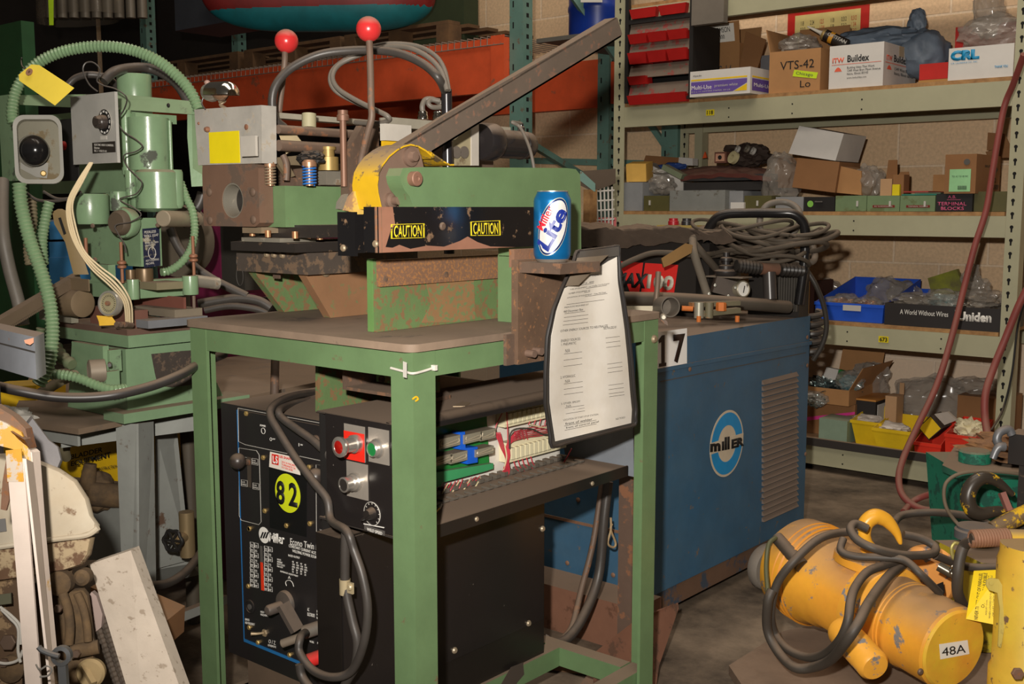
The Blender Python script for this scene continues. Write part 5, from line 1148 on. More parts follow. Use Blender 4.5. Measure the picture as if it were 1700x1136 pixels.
B().lathe(c, NY, [(.0150, .001), (.0145, .012), (.0125, .014), (.011, .022), (0, .022)], 12).prism([c+Vector((0, -.02, .009)), c+Vector((.019, -.02, .004)), c+Vector((.019, -.02, -.006)), c+Vector((0, -.02, -.009))], (0, -.005, 0), .001).build('dial_knob', M('bakelite'), tbx)
lb = B().box(pt(154, 250).x, pt(192, 250).x, yf-.0016, yf-.0003, pt(170, 254).z, pt(170, 236).z, 0).build('maker_plate', M('plate_dark', (46, 42, 38), .4), tbx)
text('ELECTRIC HEAT CONTROL\nElectron\nSEC. 1  VOLTS 115', pt(157, 252, .0014), pt(189, 253.5, .0014), pt(157, 238.5, .0014), whitedim, lb)
b = B(); b.box(pt(167, 230).x, pt(177, 230).x, yf-.0012, yf-.0003, pt(170, 232).z, pt(170, 226).z, 0).build('mark_plate', whitedim, tbx)
# palm switch with aluminium guard
sf = cboxc(10, 24, 104, 200, 300, d=2.20)
gd = M('guard_alu', (170, 168, 160), .3, .25, dust=.5)
sw = B(); 
def rrect(px0, px1, py0, py1, d, r, n=6):
    c0, c1 = PD(px0, py1, d), PD(px1, py0, d); w_ = (c1-c0).dot(RT); h_ = c1.z-c0.z; o = []
    for cx, cz, a0 in ((w_-r, r, -90), (w_-r, h_-r, 0), (r, h_-r, 90), (r, r, 180)):
        for k in range(n+1): t = radians(a0+90*k/n); o.append(c0+RT*(cx+r*cos(t))+NZ*(cz+r*sin(t)))
    return o
SV = Vector((FW.x, FW.y, 0)).normalized()*.050-RT*.020
o1 = rrect(26, 107, 192, 305, 2.16, .022); o2 = rrect(32, 101, 199, 298, 2.16, .018)
n = len(o1); va = [[sw.bm.verts.new(p+SV*dy) for p in o] for o, dy in ((o1, 0), (o2, 0), (o1, 1), (o2, 1))]
for k in range(n):
    j = (k+1) % n
    for A_, C_ in ((0, 1), (0, 2), (1, 3), (2, 3)): sw.bm.faces.new([va[A_][k], va[A_][j], va[C_][j], va[C_][k]])
psw = thing('palm_switch', 'black ball palm switch inside a rounded aluminium guard on the press', 'switch', PD(60, 305, 2.2))
sw.build('guard', gd, psw)
sw = B(); sw.prism([p+SV*1.01 for p in o1], SV*.25, .002).build('back_box', M('box_worn', (132, 128, 112), .5, .2, wear=(110, 96, 70), wamt=.3), psw)
cs = PD(57, 250, 2.172); SN = -SV.normalized()
B().sphere(cs, .030, (1, .9, 1), 32).build('palm_ball', M('ball_black', (24, 24, 25), .16, dust=.15), psw)
B().lathe(cs-SN*.038, SN, [(.034, 0), (.034, .004), (.026, .012), (.018, .014)], 32).build('ball_seat', M('seat_alu', (150, 146, 134), .4, .4), psw)
for px_, py_ in ((64, 218), (72, 288)): scr(B(), PD(px_, py_, 2.203), SN, .006, .004).build('screw', brass, psw)
b = B(); b.prism([PD(a_, c_, 2.205) for a_, c_ in ((34, 206), (70, 210), (72, 226), (80, 228), (80, 278), (78, 296), (60, 294), (34, 280))], SV*.08, .001); b.build('inner_plate', gd, psw)
# tag
tg = thing('paper_tag', 'blank yellow paper tag tied to the green armoured conduit', 'tag', PD(75, 145, 2.12))
tq = [PD(31, 124, 2.13), PD(52, 107, 2.12), PD(65, 108, 2.12), PD(123, 146, 2.08), PD(91, 175, 2.08), PD(32, 134, 2.13)]
nn = (tq[3]-tq[0]).cross(tq[4]-tq[0]).normalized()*.0006
B().prism(tq, nn).build('card', tagyel, tg)
nf = nn.normalized(); nf = nf if nf.dot(C0-tq[0]) > 0 else -nf
c = PD(49, 120, 2.118); B().lathe(c+nf*.0005, nf, [(.0075, 0), (.0075, .0012), (.003, .0012), (.003, 0)], 20).build('eyelet', M('eyelet_brown', (150, 110, 84), .7), tg)
B().tube([c+nf*.001, PD(44, 116, 2.13), PD(37, 110, 2.15), PD(35, 100, 2.16), PD(36, 96, 2.15)], .0012, 6).build('tie_wire', rubber, tg)
# armoured conduits and wires: parts of the press
cgm = M('conduit_green', (118, 146, 110), .26, dust=.22)
def cond(pts, r=.0105, d=2.3, m_=cgm, rib=.0075): B().tube([PD(a_, c_, dd if dd else d) for a_, c_, dd in [(q+(None,))[:3] for q in pts]], r, 12, sub=8, rib=rib).build('armoured_conduit', m_, pz)
cond([(22, 205), (20, 185), (27, 150), (48, 118), (76, 97), (115, 83), (165, 77), (215, 82), (262, 101), (298, 130), (318, 155), (330, 182)], .0112, 2.32)
cond([(32, 305), (36, 345), (50, 400), (68, 450), (82, 500), (87, 545), (84, 590), (74, 620), (64, 638)], .0125, 2.14)
cond([(82, 335, 2.3), (76, 360, 2.3), (70, 400, 2.3), (72, 440, 2.3)], .0105, 2.3)
cond([(52, 330, 2.35), (54, 370, 2.35), (47, 410, 2.35), (50, 440, 2.35)], .010, 2.35, M('conduit_dull', (112, 104, 80), .6, dust=.5))
cond([(68, 545, 2.4), (62, 575, 2.4), (64, 592, 2.36), (78, 590, 2.33), (86, 575, 2.33)], .009, 2.35, M('conduit_mid', (104, 116, 86), .6, dust=.5))
cond([(78, 623, 2.2), (100, 622, 2.2), (130, 628, 2.2), (160, 640, 2.21), (185, 647, 2.22), (208, 645, 2.24)], .0095, 2.2)
cond([(92, 575, 2.4), (102, 592, 2.38), (120, 606, 2.36)], .013, 2.3, M('conduit_mid'), rib=.02)
cond([(66, 655, 2.2), (88, 640, 2.28), (112, 627, 2.33), (125, 622, 2.36)], .010, 2.3, M('conduit_dull'))
cond([(110, 760, 2.55), (108, 745, 2.5), (116, 720, 2.45), (126, 690, 2.45)], .010, 2.4, M('conduit_dull'))
cond([(300, 303, 2.44), (310, 330, 2.44), (320, 352, 2.44), (323, 385, 2.44), (316, 415, 2.43), (300, 437, 2.42), (280, 450, 2.41), (268, 452, 2.40)], .0085, 2.4)
cond([(4, 300, 2.45), (4, 380, 2.4), (14, 440, 2.4), (30, 500, 2.4), (38, 540, 2.4)], .014, 2.4, rubberg, rib=0)
for k in range(5):
    o = k*2.4+random.uniform(-2.2, 2.2)
    B().tube([PD(149+o*.5, 270, 2.275), PD(128+o, 302, 2.26), PD(112+o, 335, 2.25), (PD(112+o*1.3, 368, 2.25)), PD(124+o*1.6, 405+o, 2.25), PD(150+o*1.6, 445-o*.4, 2.25), PD(182+o*1.5, 475-o, 2.25), PD(204+o*1.4, 500, 2.27), PD(209+o*1.2, 535, 2.30)], .0019, 6).build('cream_wire', M('wire_cream', (212, 194, 158), .6, dust=.2), pz)
B().tube([PD(a_, c_, d) for a_, c_, d in ((162, 152, 2.3), (148, 140, 2.3), (138, 118, 2.3), (142, 105, 2.3), (155, 104, 2.3), (166, 116, 2.3), (161, 134, 2.3), (172, 142, 2.3), (192, 148, 2.3), (210, 162, 2.3), (206, 182, 2.32), (195, 200, 2.33), (205, 218, 2.33), (226, 232, 2.33), (236, 243, 2.33), (225, 252, 2.33), (206, 258, 2.33), (210, 275, 2.33), (226, 292, 2.33), (236, 305, 2.33), (226, 322, 2.33), (199, 331, 2.33), (222, 345, 2.33), (234, 357, 2.33), (218, 368, 2.33), (192, 374, 2.33), (196, 388, 2.33), (206, 405, 2.33), (209, 420, 2.33))], .0016, 6, sub=8).build('thin_wire', rubber, pz)
for pts in (((72, 318), (95, 330), (120, 328), (135, 318)), ((44, 320), (62, 332), (90, 334), (118, 330))):
    B().tube([PD(a_, c_, 2.32) for a_, c_ in pts], .003, 8).build('black_wire', rubber, pz)
B().tube([PD(172, 135, 2.4), PD(188, 120, 2.42), PD(215, 113, 2.5), PD(245, 113, 2.55), (PD(275, 125, 2.55)), PD(300, 148, 2.55), PD(322, 190, 2.55)], .011, 12).build('black_hose', rubber, pz)
B().tube([PD(110, 145, 2.5), PD(125, 130, 2.5), PD(150, 124, 2.5), PD(180, 130, 2.52), PD(195, 145, 2.55)], .008, 10).build('black_hose', rubber, pz)
cable('air_line', [PD(-10, 640, 2.0), PD(30, 649, 2.0), PD(90, 659, 2.02), PD(150, 660, 2.04), PD(200, 654, 2.06), PD(255, 640, 2.10), PD(300, 622, 2.14), PD(325, 608, 2.20), PD(350, 597, 2.28), PD(372, 588, 2.34)], .0095, M('hose_black', (44, 42, 42), .4, dust=.7), 'black hose sagging across the front of the green press base', 'hose')
cable('air_line', [PD(245, 974, 2.35), PD(280, 968, 2.45), PD(310, 948, 2.55), PD(335, 915, 2.7), PD(350, 890, 2.8)], .010, rubber, 'dusty hose curving up from the floor behind the left bench leg', 'hose')
cable('vertical_pipe', [PD(455, 690, 2.6), PD(456, 640, 2.6), PD(457, 590, 2.62)], .010, rustdark, 'short dusty upright pipe standing behind the welder top', 'pipe')
for pts, r, l in (([(330, 505), (370, 498), (400, 495), (430, 500), (450, 512)], .012, 'thick black hose lying on the stand behind the bench corner'), ([(340, 515), (380, 508), (420, 512), (445, 520)], .009, 'thinner black hose under the thick one behind the bench corner'), ([(283, 380), (296, 410), (320, 440), (350, 462), (385, 480), (410, 492)], .011, 'grey hose slanting down behind the green press to the bench corner'), ([(337, 320), (330, 340), (312, 360), (300, 372)], .014, 'grey hose curving behind the end of the green press')):
    cable('air_line', [PD(a_, c_, 2.75) for a_, c_ in pts], r, rubber, l, 'hose')
# valve with handwheel
vl = thing('gate_valve', 'small valve with black handwheel on the floor behind the grey stand leg', 'valve', PD(287, 925, 2.66))
c = PD(287, 898, 2.60); ax = Vector((.4, -.9, .1)).normalized(); u = ax.cross(NZ).normalized(); v_ = ax.cross(u)
b = B(); b.tube([c+(u*cos(t)+v_*sin(t))*(.024+.002*cos(6*t)) for t in [k*pi/16 for k in range(32)]], .0042, 8, sub=1, closed=True)
for k in range(6): t = k*pi/3; b.cyl(c, c+(u*cos(t)+v_*sin(t))*.023, .0032, seg=8)
b.build('handwheel', M('wheel_black', (36, 34, 32), .3), vl)
B().cyl(c, c-ax*.06, .008).lathe(c-ax*.02, ax, [(.012, -.03), (.014, 0), (.010, .01)], 16).build('stem', M('stem_brass', (150, 130, 96), .4, .5, dust=.4), vl)
B().cyl(c-ax*.06-Vector((0, 0, .05)), c-ax*.06+Vector((0, 0, .06)), .018).build('body', M('stem_brass'), vl)
# ================================================================ left foreground clutter
greyb = M('box_bluegrey', (184, 190, 200), .5, wear=(196, 140, 110), wamt=-.12, wscale=20, dust=.9)
gb = thing('steel_box', 'blue grey painted steel box corner at the left edge beside the green press', 'box', PD(20, 632, 1.70))
b = B(); d0 = 1.70
pc_ = PD(57, 560, d0); zt, zb = pc_.z, PD(59, 632, d0).z
fr = [PD(-60, 566, 1.95), PD(57, 560, d0), PD(59, 632, d0), PD(-60, 642, 1.95)]
B().prism([Vector((p.x, p.y, z)) for p, z in ((fr[0], zt), (fr[1], zt), (fr[1], zb), (fr[0], zb))], (Vector((FW.x, FW.y, 0))*.06-RT*.01), .003).build('body', greyb, gb)
B().prism([Vector((p.x, p.y, z)) for p, z in ((fr[0], zt-.022), (fr[1], zt-.022), (fr[1], zt-.0245), (fr[0], zt-.0245))], Vector((.0006, -.0010, 0))).build('lid_seam', inkgrey, gb)
for px_, py_ in ((48, 567),):
    q = [PD(a_, c_, d0-.003) for a_, c_ in ((40, 565), (56, 561), (56, 569), (50, 573), (42, 570))]; quad(B(), q, t=.0005).build('bare_patch', M('patch_peach', (222, 160, 128), .6), gb)
# engine with white cover
cov = M('cover_cream', (206, 196, 176), .45, wear=(138, 114, 90), wamt=.16, wscale=22, dust=.35, bump=.05, col2=(196, 178, 150), c2amt=.4, c2scale=6)
mud = M('engine_mud', (126, 100, 68), .9, col2=(84, 68, 50), c2amt=.7, c2scale=34, dust=.2, bump=.5, bscale=60)
en = thing('outboard_engine', 'old small engine with dirty cream plastic cover at the lower left', 'engine', PD(60, 1136, 1.62))
dE = 1.62
def covf(outer, name, m_, d, push, n=26, tp=.0):
    """rounded body: outline in front, shrunk towards the back"""
    b = B(); rings = []
    ce = sum((Vector(p+(0,)) for p in outer), Vector())/len(outer)
    for k, (sc, dd) in enumerate(((.90, -.012), (.97, -.004), (1.0, .015), (1.0, push*.6), (.93, push*.9), (.7, push))):
        rings.append([b.bm.verts.new(PD(ce.x+(a_-ce.x)*sc, ce.y+(c_-ce.y)*sc, d+dd)) for a_, c_ in outer])
    for A_, C_ in zip(rings, rings[1:]):
        for i in range(len(outer)): b.bm.faces.new([A_[i], A_[(i+1) % len(outer)], C_[(i+1) % len(outer)], C_[i]])
    b.bm.faces.new(rings[0]); b.bm.faces.new(rings[-1])
    return b.build(name, m_, en)
covf([(-60, 800), (-20, 755), (20, 752), (60, 762), (100, 778), (128, 797), (148, 828), (156, 858), (166, 872), (164, 885), (140, 892), (90, 899), (20, 910), (-60, 918)], 'top_cover', cov, dE, .22)
B().tube([PD(a_, c_, dE-.010) for a_, c_ in ((-40, 913), (0, 908), (60, 899), (110, 893), (145, 888), (163, 876))], .0045, 8).build('cover_lip', cov, en)
covf([(-60, 916), (20, 909), (90, 900), (150, 890), (158, 892), (152, 920), (140, 938), (110, 948), (60, 956), (0, 966), (-60, 970)], 'lower_cover', M('cover_stained', (190, 168, 134), .5, wear=(112, 84, 62), wamt=.5, wscale=20, dust=.2, bump=.1), dE+.01, .20)
covf([(40, 752), (44, 700), (52, 690), (82, 730), (98, 742), (104, 765), (96, 785), (60, 775)], 'crumpled_pad', M('pad_grey', (128, 126, 128), .8, dust=.6, bump=.5), dE+.04, .08)
covf([(80, 955), (120, 945), (122, 965), (116, 978), (140, 975), (148, 985), (158, 1060), (164, 1075), (158, 1090), (166, 1140), (60, 1150), (30, 1060), (40, 980)], 'crankcase', mud, dE+.03, .2)
covf([(-60, 965), (30, 955), (44, 1000), (40, 1060), (40, 1150), (-60, 1150)], 'exhaust_housing', M('engine_brown', (96, 74, 54), .85, wear=(150, 124, 92), wamt=.4, wscale=40, bump=.4), dE+.02, .2)
c = PD(150, 1118, dE); B().lathe(c, -FW, [(.020, -.01), (.0215, 0), (.018, .004), (0, .004)], 28).obox(c-FW*.008, (.034, .008, .007), Matrix.Rotation(.6, 3, 'Y')@Matrix.Identity(3)).build('wing_cap', M('cap_muddy', (176, 152, 110), .7, bump=.2), en)
B().cyl(PD(118, 1083, dE), PD(164, 1074, dE+.01), .0105, seg=16).build('tube_boss', mud, en)
for px_, py_, r in ((15, 1066, .012), (98, 1010, .006), (128, 1085, .006), (8, 1100, .007)): scr(B(), PD(px_, py_, dE-.012), -FW, r, .006, True).build('bolt', M('bolt_dull'), en)
b = B(); b.prism([PD(a_, c_, dE-.016) for a_, c_ in ((-10, 863), (9, 861), (11, 882), (-10, 885))], -FW*.0005); q_ = b.build('badge', M('badge_grey', (120, 118, 116), .5), en)
b = B()
for k, pts in enumerate((((0, 1008), (18, 1022), (33, 1040), (34, 1070)), ((2, 1012), (16, 1026), (30, 1044), (30, 1080), (34, 1100)), ((-5, 1100), (12, 1102), (30, 1096), (38, 1080)))):
    B().tube([PD(a_, c_, dE-.03) for a_, c_ in pts], .0022, 8).build('white_wire', whitedim, en)
covf([(-20, 990), (20, 984), (21, 1003), (-20, 1008)], 'connector_block', M('conn_green', (92, 92, 72), .7, dust=.4), dE-.02, .05)
for pts, r in ((((104, 985), (112, 1010), (116, 1040), (114, 1070)), .007), (((128, 985), (138, 1010), (144, 1040), (146, 1065)), .006), (((70, 975), (78, 1010), (74, 1060), (80, 1110)), .008)): B().tube([PD(a_, c_, dE-.004) for a_, c_ in pts], r, 10).build('casting_rib', mud, en)
for px_, py_, r in ((100, 968, .018), (138, 958, .012), (20, 1110, .02)): B().lathe(PD(px_, py_, dE), -FW, [(r, -.01), (r, .006), (r*.6, .010), (0, .010)], 20).build('casting_boss', mud, en)
# white and yellow angle iron frame standing in front
fw_ = M('frame_white', (224, 208, 196), .5, wear=(206, 160, 60), wamt=.06, wscale=10, bump=.05)
fy_ = M('frame_yellow', (214, 160, 60), .5, wear=(206, 192, 176), wamt=.5, wscale=34, bump=.1)
af = thing('angle_iron_frame', 'white and yellow painted angle iron frame leaning in front of the cream engine', 'frame', PD(75, 1160, 1.42))
dF = 1.42
def fpoly(pts, t, m_, name, vec=None): B().prism([PD(a_, c_, dF+dd) for a_, c_, dd in pts], vec or FW*t, .0006).build(name, m_, af)
fpoly([(10, 753, 0), (39, 762, 0), (68, 1140, 0), (91, 1190, .0), (46, 1190, 0), (27, 950, 0)], .004, fw_, 'upright')
fpoly([(39, 762, 0), (51, 768, .035), (60, 850, .035), (92, 1190, .035), (86, 1190, 0)], .004, fw_, 'upright_flange', RT*.003+FW*.001)
fpoly([(10, 748, 0), (36, 745, 0), (40, 800, 0), (13, 800, 0)], .0045, fy_, 'yellow_top', -FW*.0012)
fpoly([(-20, 690, 0), (10, 703, 0), (35, 718, 0), (48, 748, .03), (52, 790, .03), (36, 750, 0), (-20, 735, 0)], .004, fy_, 'corner_bar')
fpoly([(-10, 672, .01), (20, 690, .01), (42, 712, .01), (50, 745, .02), (40, 730, 0), (0, 706, 0), (-20, 696, 0)], .02, rust, 'rusty_edge')
fpoly([(46, 746, .035), (53, 752, .035), (64, 900, .035), (84, 1110, .035), (78, 1110, .035), (56, 880, .035)], .003, fw_, 'thin_strip', RT*.002+FW*.02)
B().prism([PD(a_, c_, dF+.01) for a_, c_ in ((4, 800), (12, 752), (15, 830), (10, 848), (1, 846))], FW*.004).build('rusty_tab', rust, af)
# steel hand tool and wire on the frame
tl = thing('box_wrench', 'small grey steel wrench hooked on the foot of the white frame', 'wrench', PD(104, 1140, 1.37))
c = PD(101, 1090, 1.37)
B().lathe(c+FW*.008, -FW, [(.0075, 0), (.0125, .001), (.0125, .009), (.0075, .01), (.0075, 0)], 20, cap=False).build('ring_head', M('tool_grey', (104, 106, 108), .35, .5, dust=.4), tl)
B().bar(PD(104, 1100, 1.375), PD(110, 1190, 1.375), .010, .008, up=tuple(-FW)).build('shank', M('tool_grey'), tl)
B().tube([PD(64, 1074, 1.36), PD(70, 1080, 1.36), PD(84, 1086, 1.36), PD(98, 1090, 1.36)], .0035, 8).build('pin', M('tool_grey'), tl)
cable('tie_wire', [PD(60, 1104, 1.38), PD(66, 1112, 1.37), PD(78, 1106, 1.37), PD(86, 1112, 1.37), (PD(80, 1122, 1.37)), PD(66, 1124, 1.37)], .0012, M('wire_grey', (150, 146, 140), .4, .4), 'thin grey wire wound at the foot of the white frame', 'wire', seg=6)
# pale concrete coloured beam
wbm = M('beam_pale', (196, 184, 170), .7, wear=(158, 144, 128), wamt=.15, wscale=60, dust=.2, bump=.3)
b = B(); t1 = [(149, 937), (217, 914), (316, 1190), (240, 1240)]
b.prism([PD(a_, c_, dd) for (a_, c_), dd in zip(t1, (1.72, 1.78, 1.60, 1.54))], FW*.04, .002)
tag(b.build('square_beam', wbm), 'pale dusty square metal beam leaning beside the bench at the lower left', 'beam')
for p0, p1, l in (((160, 1032), (200, 1150), 'left one of two ribbed steel rods leaning beside the pale beam'), ((172, 1030), (212, 1150), 'right one of two ribbed steel rods leaning beside the pale beam')):
    a_, c_ = PD(*p0, 1.74), PD(*p1, 1.64); n = 30
    cable('threaded_rod', [a_.lerp(c_, k/n) for k in range(n+1)], [.0052, .0068]*(n//2)+[.0052], M('rod_dark', (78, 70, 62), .6, dust=.4), l, 'steel rod', 'ribbed rods', seg=8)
tag(B().prism([PD(a_, c_, 1.72) for a_, c_ in ((147, 990), (152, 983), (160, 990), (170, 1020), (168, 1042), (158, 1050), (151, 1040))], FW*.012, .003).build('plastic_scoop', M('scoop', (176, 156, 148), .4, var=.1)), 'pinkish translucent oval scoop beside the leaning ribbed rods', 'scoop')
B_ = B(); B_.prism([PD(a_, c_, 1.75) for a_, c_ in ((120, 958), (146, 938), (152, 952), (140, 962))], FW*.02, .001); tag(B_.build('sheet_scrap', M('scrap_grey', (150, 138, 126), .6)), 'bent grey sheet metal scrap behind the engine crankcase', 'scrap')
B_ = B(); B_.prism([PD(a_, c_, 1.85) for a_, c_ in ((150, 975), (262, 1023), (278, 1030), (276, 1075), (210, 1100), (160, 1050))], FW*.1, .001); tag(B_.build('carton', cardd), 'brown carton on the floor behind the pale square beam', 'carton')
# yellow case, crates, cabinets further back
yc = thing('yellow_case', 'yellow plastic equipment case with black lettering behind the grey stand', 'case', PD(160, 850, 2.95))
B().prism([PD(a_, c_, dd) for (a_, c_), dd in zip(((60, 640), (205, 700), (205, 800), (100, 790)), (2.95, 2.90, 2.90, 2.98))], (-.05, .25, 0), .008).build('body', M('case_yellow', (222, 180, 20), .45, dust=.5), yc)
yl = [PD(128, 745, 2.90), PD(202, 738, 2.885), PD(202, 775, 2.885), PD(128, 782, 2.90)]
text('BLADDER\nEQUIPMENT', PD(118, 776, 2.885), PD(184, 760, 2.875), PD(118, 755, 2.885), ink, yc, bold=.02)
text('FIRE RESCUE INSTRUCTIONS', PD(135, 786, 2.88), PD(198, 776, 2.87), PD(135, 781, 2.88), ink, yc)
B_ = B(); B_.prism([PD(a_, c_, 2.6) for a_, c_ in ((-40, 645), (60, 640), (60, 760), (-40, 760))], (-.05, .1, 0)); tag(B_.build('plastic_sheet', M('case_yellow')), 'yellow plastic sheet in the shadow below the blue grey steel box', 'sheet')
crt = M('crate_blue', (40, 110, 160), .55, dust=.5)
for i, (yt, yb, l) in enumerate(((368, 398, 'upper blue plastic crate behind the armoured conduits'), (402, 428, 'middle blue plastic crate behind the armoured conduits'), (428, 476, 'lower larger blue plastic crate behind the armoured conduits'))):
    q = cboxc(-60, 82, 86, yt, yb, d=3.6); b = B().box(q[0], q[1], q[2], q[2]+.3, q[4], q[5], .004)
    if i == 0:
        b.use(crt)
        for k in range(9): x = q[0]+.08+k*.035; b.box(x, x+.012, q[2]-.002, q[2]+.001, q[4]+.008, q[5]-.008, 0)
        b.use(whitedim)
    tag(b.build('plastic_crate', crt), l, 'crate')
mrn = M('cabinet_maroon', (104, 22, 60), .5, dust=.4)
mcab = thing('maroon_cabinet', 'maroon painted steel machine cabinet behind the press and bench', 'cabinet', PD(330, 950, 3.4))
q = cboxc(270, 372, 377, 340, 960, d=3.35)
B().box(q[0], q[1], q[2], q[2]+.5, 0.0, q[5], .004).build('body', mrn, mcab)
b = B()
for k in range(20): p = PY(302, 700+k*9, q[2]-.001); b.lathe(p, NY, [(.006, 0), (.006, .001), (0, .001)], 8)
b.build('vent_holes', inkgrey, mcab)['kind'] = 'stuff'
B().box(PY(376, 400, q[2]).x, PY(414, 400, q[2]).x, q[2]-.02, q[2]+.1, PY(390, 480, q[2]).z, PY(390, 345, q[2]).z, .003).build('switch_box', M('box_charcoal', (50, 48, 44), .5, dust=.6), mcab)
for py_, h in ((412, 14), (435, 12), (458, 18)):
    b = B(); c = PY(398, py_, q[2]-.021); b.tube([c+Vector((.016*cos(t), 0, h*.0016*sin(t))) for t in [k*pi/10 for k in range(20)]], .0010, 5, sub=1, closed=True); b.build('knockout', inkgrey, mcab)
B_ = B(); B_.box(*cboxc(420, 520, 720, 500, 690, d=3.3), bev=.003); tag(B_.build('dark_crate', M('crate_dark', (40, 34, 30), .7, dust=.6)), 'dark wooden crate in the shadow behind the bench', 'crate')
dgc = thing('green_locker', 'dark green steel locker at the upper left edge of the picture', 'locker', PD(0, 300, 3.3))
q = cboxc(-120, 38, 43, 34, 170, d=3.3); B().box(q[0], q[1], q[2], q[2]+.04, 0.0, q[5], .012).build('body', M('locker_green', (24, 66, 34), .5, var=.2), dgc)
# pulley disc and misc behind the press
B_ = B(); B_.lathe(PD(300, 400, 2.95), (.3, -.95, 0), [(.02, -.02), (.085, -.018), (.095, -.02), (.095, .02), (.085, .018), (.02, .02)], 40); B_.cyl(PD(300, 400, 2.96), Vector((PD(300, 400, 2.96).x, PD(300, 400, 2.96).y, .001)), .02); tag(B_.build('belt_pulley', M('pulley_dark', (84, 76, 64), .6, dust=.5)), 'large dark pulley wheel behind the green press', 'pulley')
b = B(); b.blob(PD(160, 815, 2.75), (.045, .04, .05), 4, .25, freq=1.5); b.cyl(PD(145, 812, 2.72), PD(150, 770, 2.72), .022, .015).cyl(PD(150, 820, 2.72), PD(204, 824, 2.74), .03); tag(b.build('gearbox', mud), 'mud covered gearbox on the floor in front of the yellow case', 'gearbox')
b = B(); b.blob(PD(15, 700, 2.4), (.07, .05, .03), 2, .4); tag(b.build('striped_rag', whitedim), 'crumpled pale rag below the blue grey steel box', 'rag')
# ================================================================ goods on the pallet rack
zl = 2.0
palls = []
def pallet(x0, x1, y, label):
    pt_ = thing('wooden_pallet', label, 'pallet', ((x0+x1)/2, y+.35, zl+.002), 'wooden pallets on the rack')
    n = 7; w_ = .1
    for z in (zl+.004, zl+.115):
        for k in range(5):
            yy = y+k*(.62/4); B().box(x0, x1, yy, yy+.09, z, z+.018, .002).build('deck_board', wood, pt_)
    for x in (x0, (x0+x1)/2-.045, x1-.09):
        for yy in (y+.0, y+.54): B().box(x, x+.09, yy, yy+.1, zl+.0225, zl+.1145, .003).build('block', wood, pt_)
    return pt_
pallet(PY(405, 100, 4.36).x, PY(565, 100, 4.36).x, 4.36, 'weathered wooden pallet on the rack under the left half of the red and teal boat')
pallet(PY(572, 100, 4.36).x, PY(745, 100, 4.36).x, 4.36, 'weathered wooden pallet on the rack behind the tall red ball lever')
pallet(PY(215, 100, 4.36).x, PY(395, 100, 4.36).x, 4.36, 'weathered wooden pallet on the rack above the green press')
kb = thing('canoe_hull', 'upturned plastic boat, red above and teal below, on the pallets', 'boat', PD(525, 45, 5.7))
def hull(u, v, lo):
    x = u*2-1; e = max(0, 1-abs(x)**4)**.5
    px_ = 345+370*u
    prof_ = -pi*.05-v*pi*.9
    yb = 44-8*u
    zc_ = PD(px_, -10, 5.9)
    r = (.20*e+.015)
    return zc_+Vector((0, -cos(prof_)*r*1.0*.8, sin(prof_)*r*.92))
b = B(); b.grid(lambda u, v: hull(u, v, 0), 90, 90)
m_teal = M('hull_teal', (16, 110, 118), .5, dust=.3, var=.2); m_red = M('hull_red', (120, 30, 28), .5, var=.2)
o = b.build('hull_shell', m_red, kb); o.data.materials.append(m_teal)
zt_ = PD(500, -10, 5.9).z-.10
off = _get(kb)
for p in o.data.polygons:
    c = p.center+off; s_ = (C0-c); 
    if c.z < zt_+.03*((c-PD(345, 0, 5.9)).length) : p.material_index = 1
B_ = B(); q = cboxc(290, 372, 380, -60, 96, d=5.9); B_.box(q[0], q[1], q[2], q[2]+.3, zl+.135, q[5], .004); tag(B_.build('slate_case', M('slate', (62, 66, 74), .6)), 'slate grey case on the pallet rack left of the upturned boat', 'case')
# wrapped bundle of pipes
wbn = thing('wrapped_bundle', 'shrink wrapped bundle of grey pipes on the pallet rack at the upper left', 'bundle', PD(130, 120, 5.6))
for k in range(9):
    px_ = 60+k*19; a_ = PD(px_, 130, 5.75); B().cyl((a_.x, a_.y+.10, zl+.136), (a_.x, a_.y+.10, 2.75), .026, seg=14).build('pipe', M('pipe_grey', (118, 110, 98), .45, .3), wbn)
def wrapf(u, v):
    a_ = 2*pi*u; c_ = PD(135, 60, 5.85); 
    return Vector((c_.x+cos(a_)*(.33+.015*sin(9*a_+6*v)), c_.y+.0+sin(a_)*(.17+.012*sin(7*v+5*a_)), zl+.136+.62*v))
B().grid(wrapf, 48, 12).build('plastic_wrap', M('wrap_plastic', (120, 110, 96), .12, alpha=.30, spec=1), wbn)
quad(B(), [PD(80, -10, 5.5), PD(89, -10, 5.5), PD(89, 42, 5.5), PD(82, 42, 5.5)], t=.002).build('lime_strap', M('lime_tape', (180, 220, 30), .5), wbn)
q = cboxc(640, 770, 800, -60, 60, d=6.15); B_ = B(); B_.box(q[0], q[1], q[2], q[2]+.12, zl+.005, q[5], .02); tag(B_.build('folded_tarpaulin', M('tarp_green', (52, 62, 38), .8, bump=.4)), 'folded dark green tarpaulin on the rack behind the boat', 'tarpaulin')
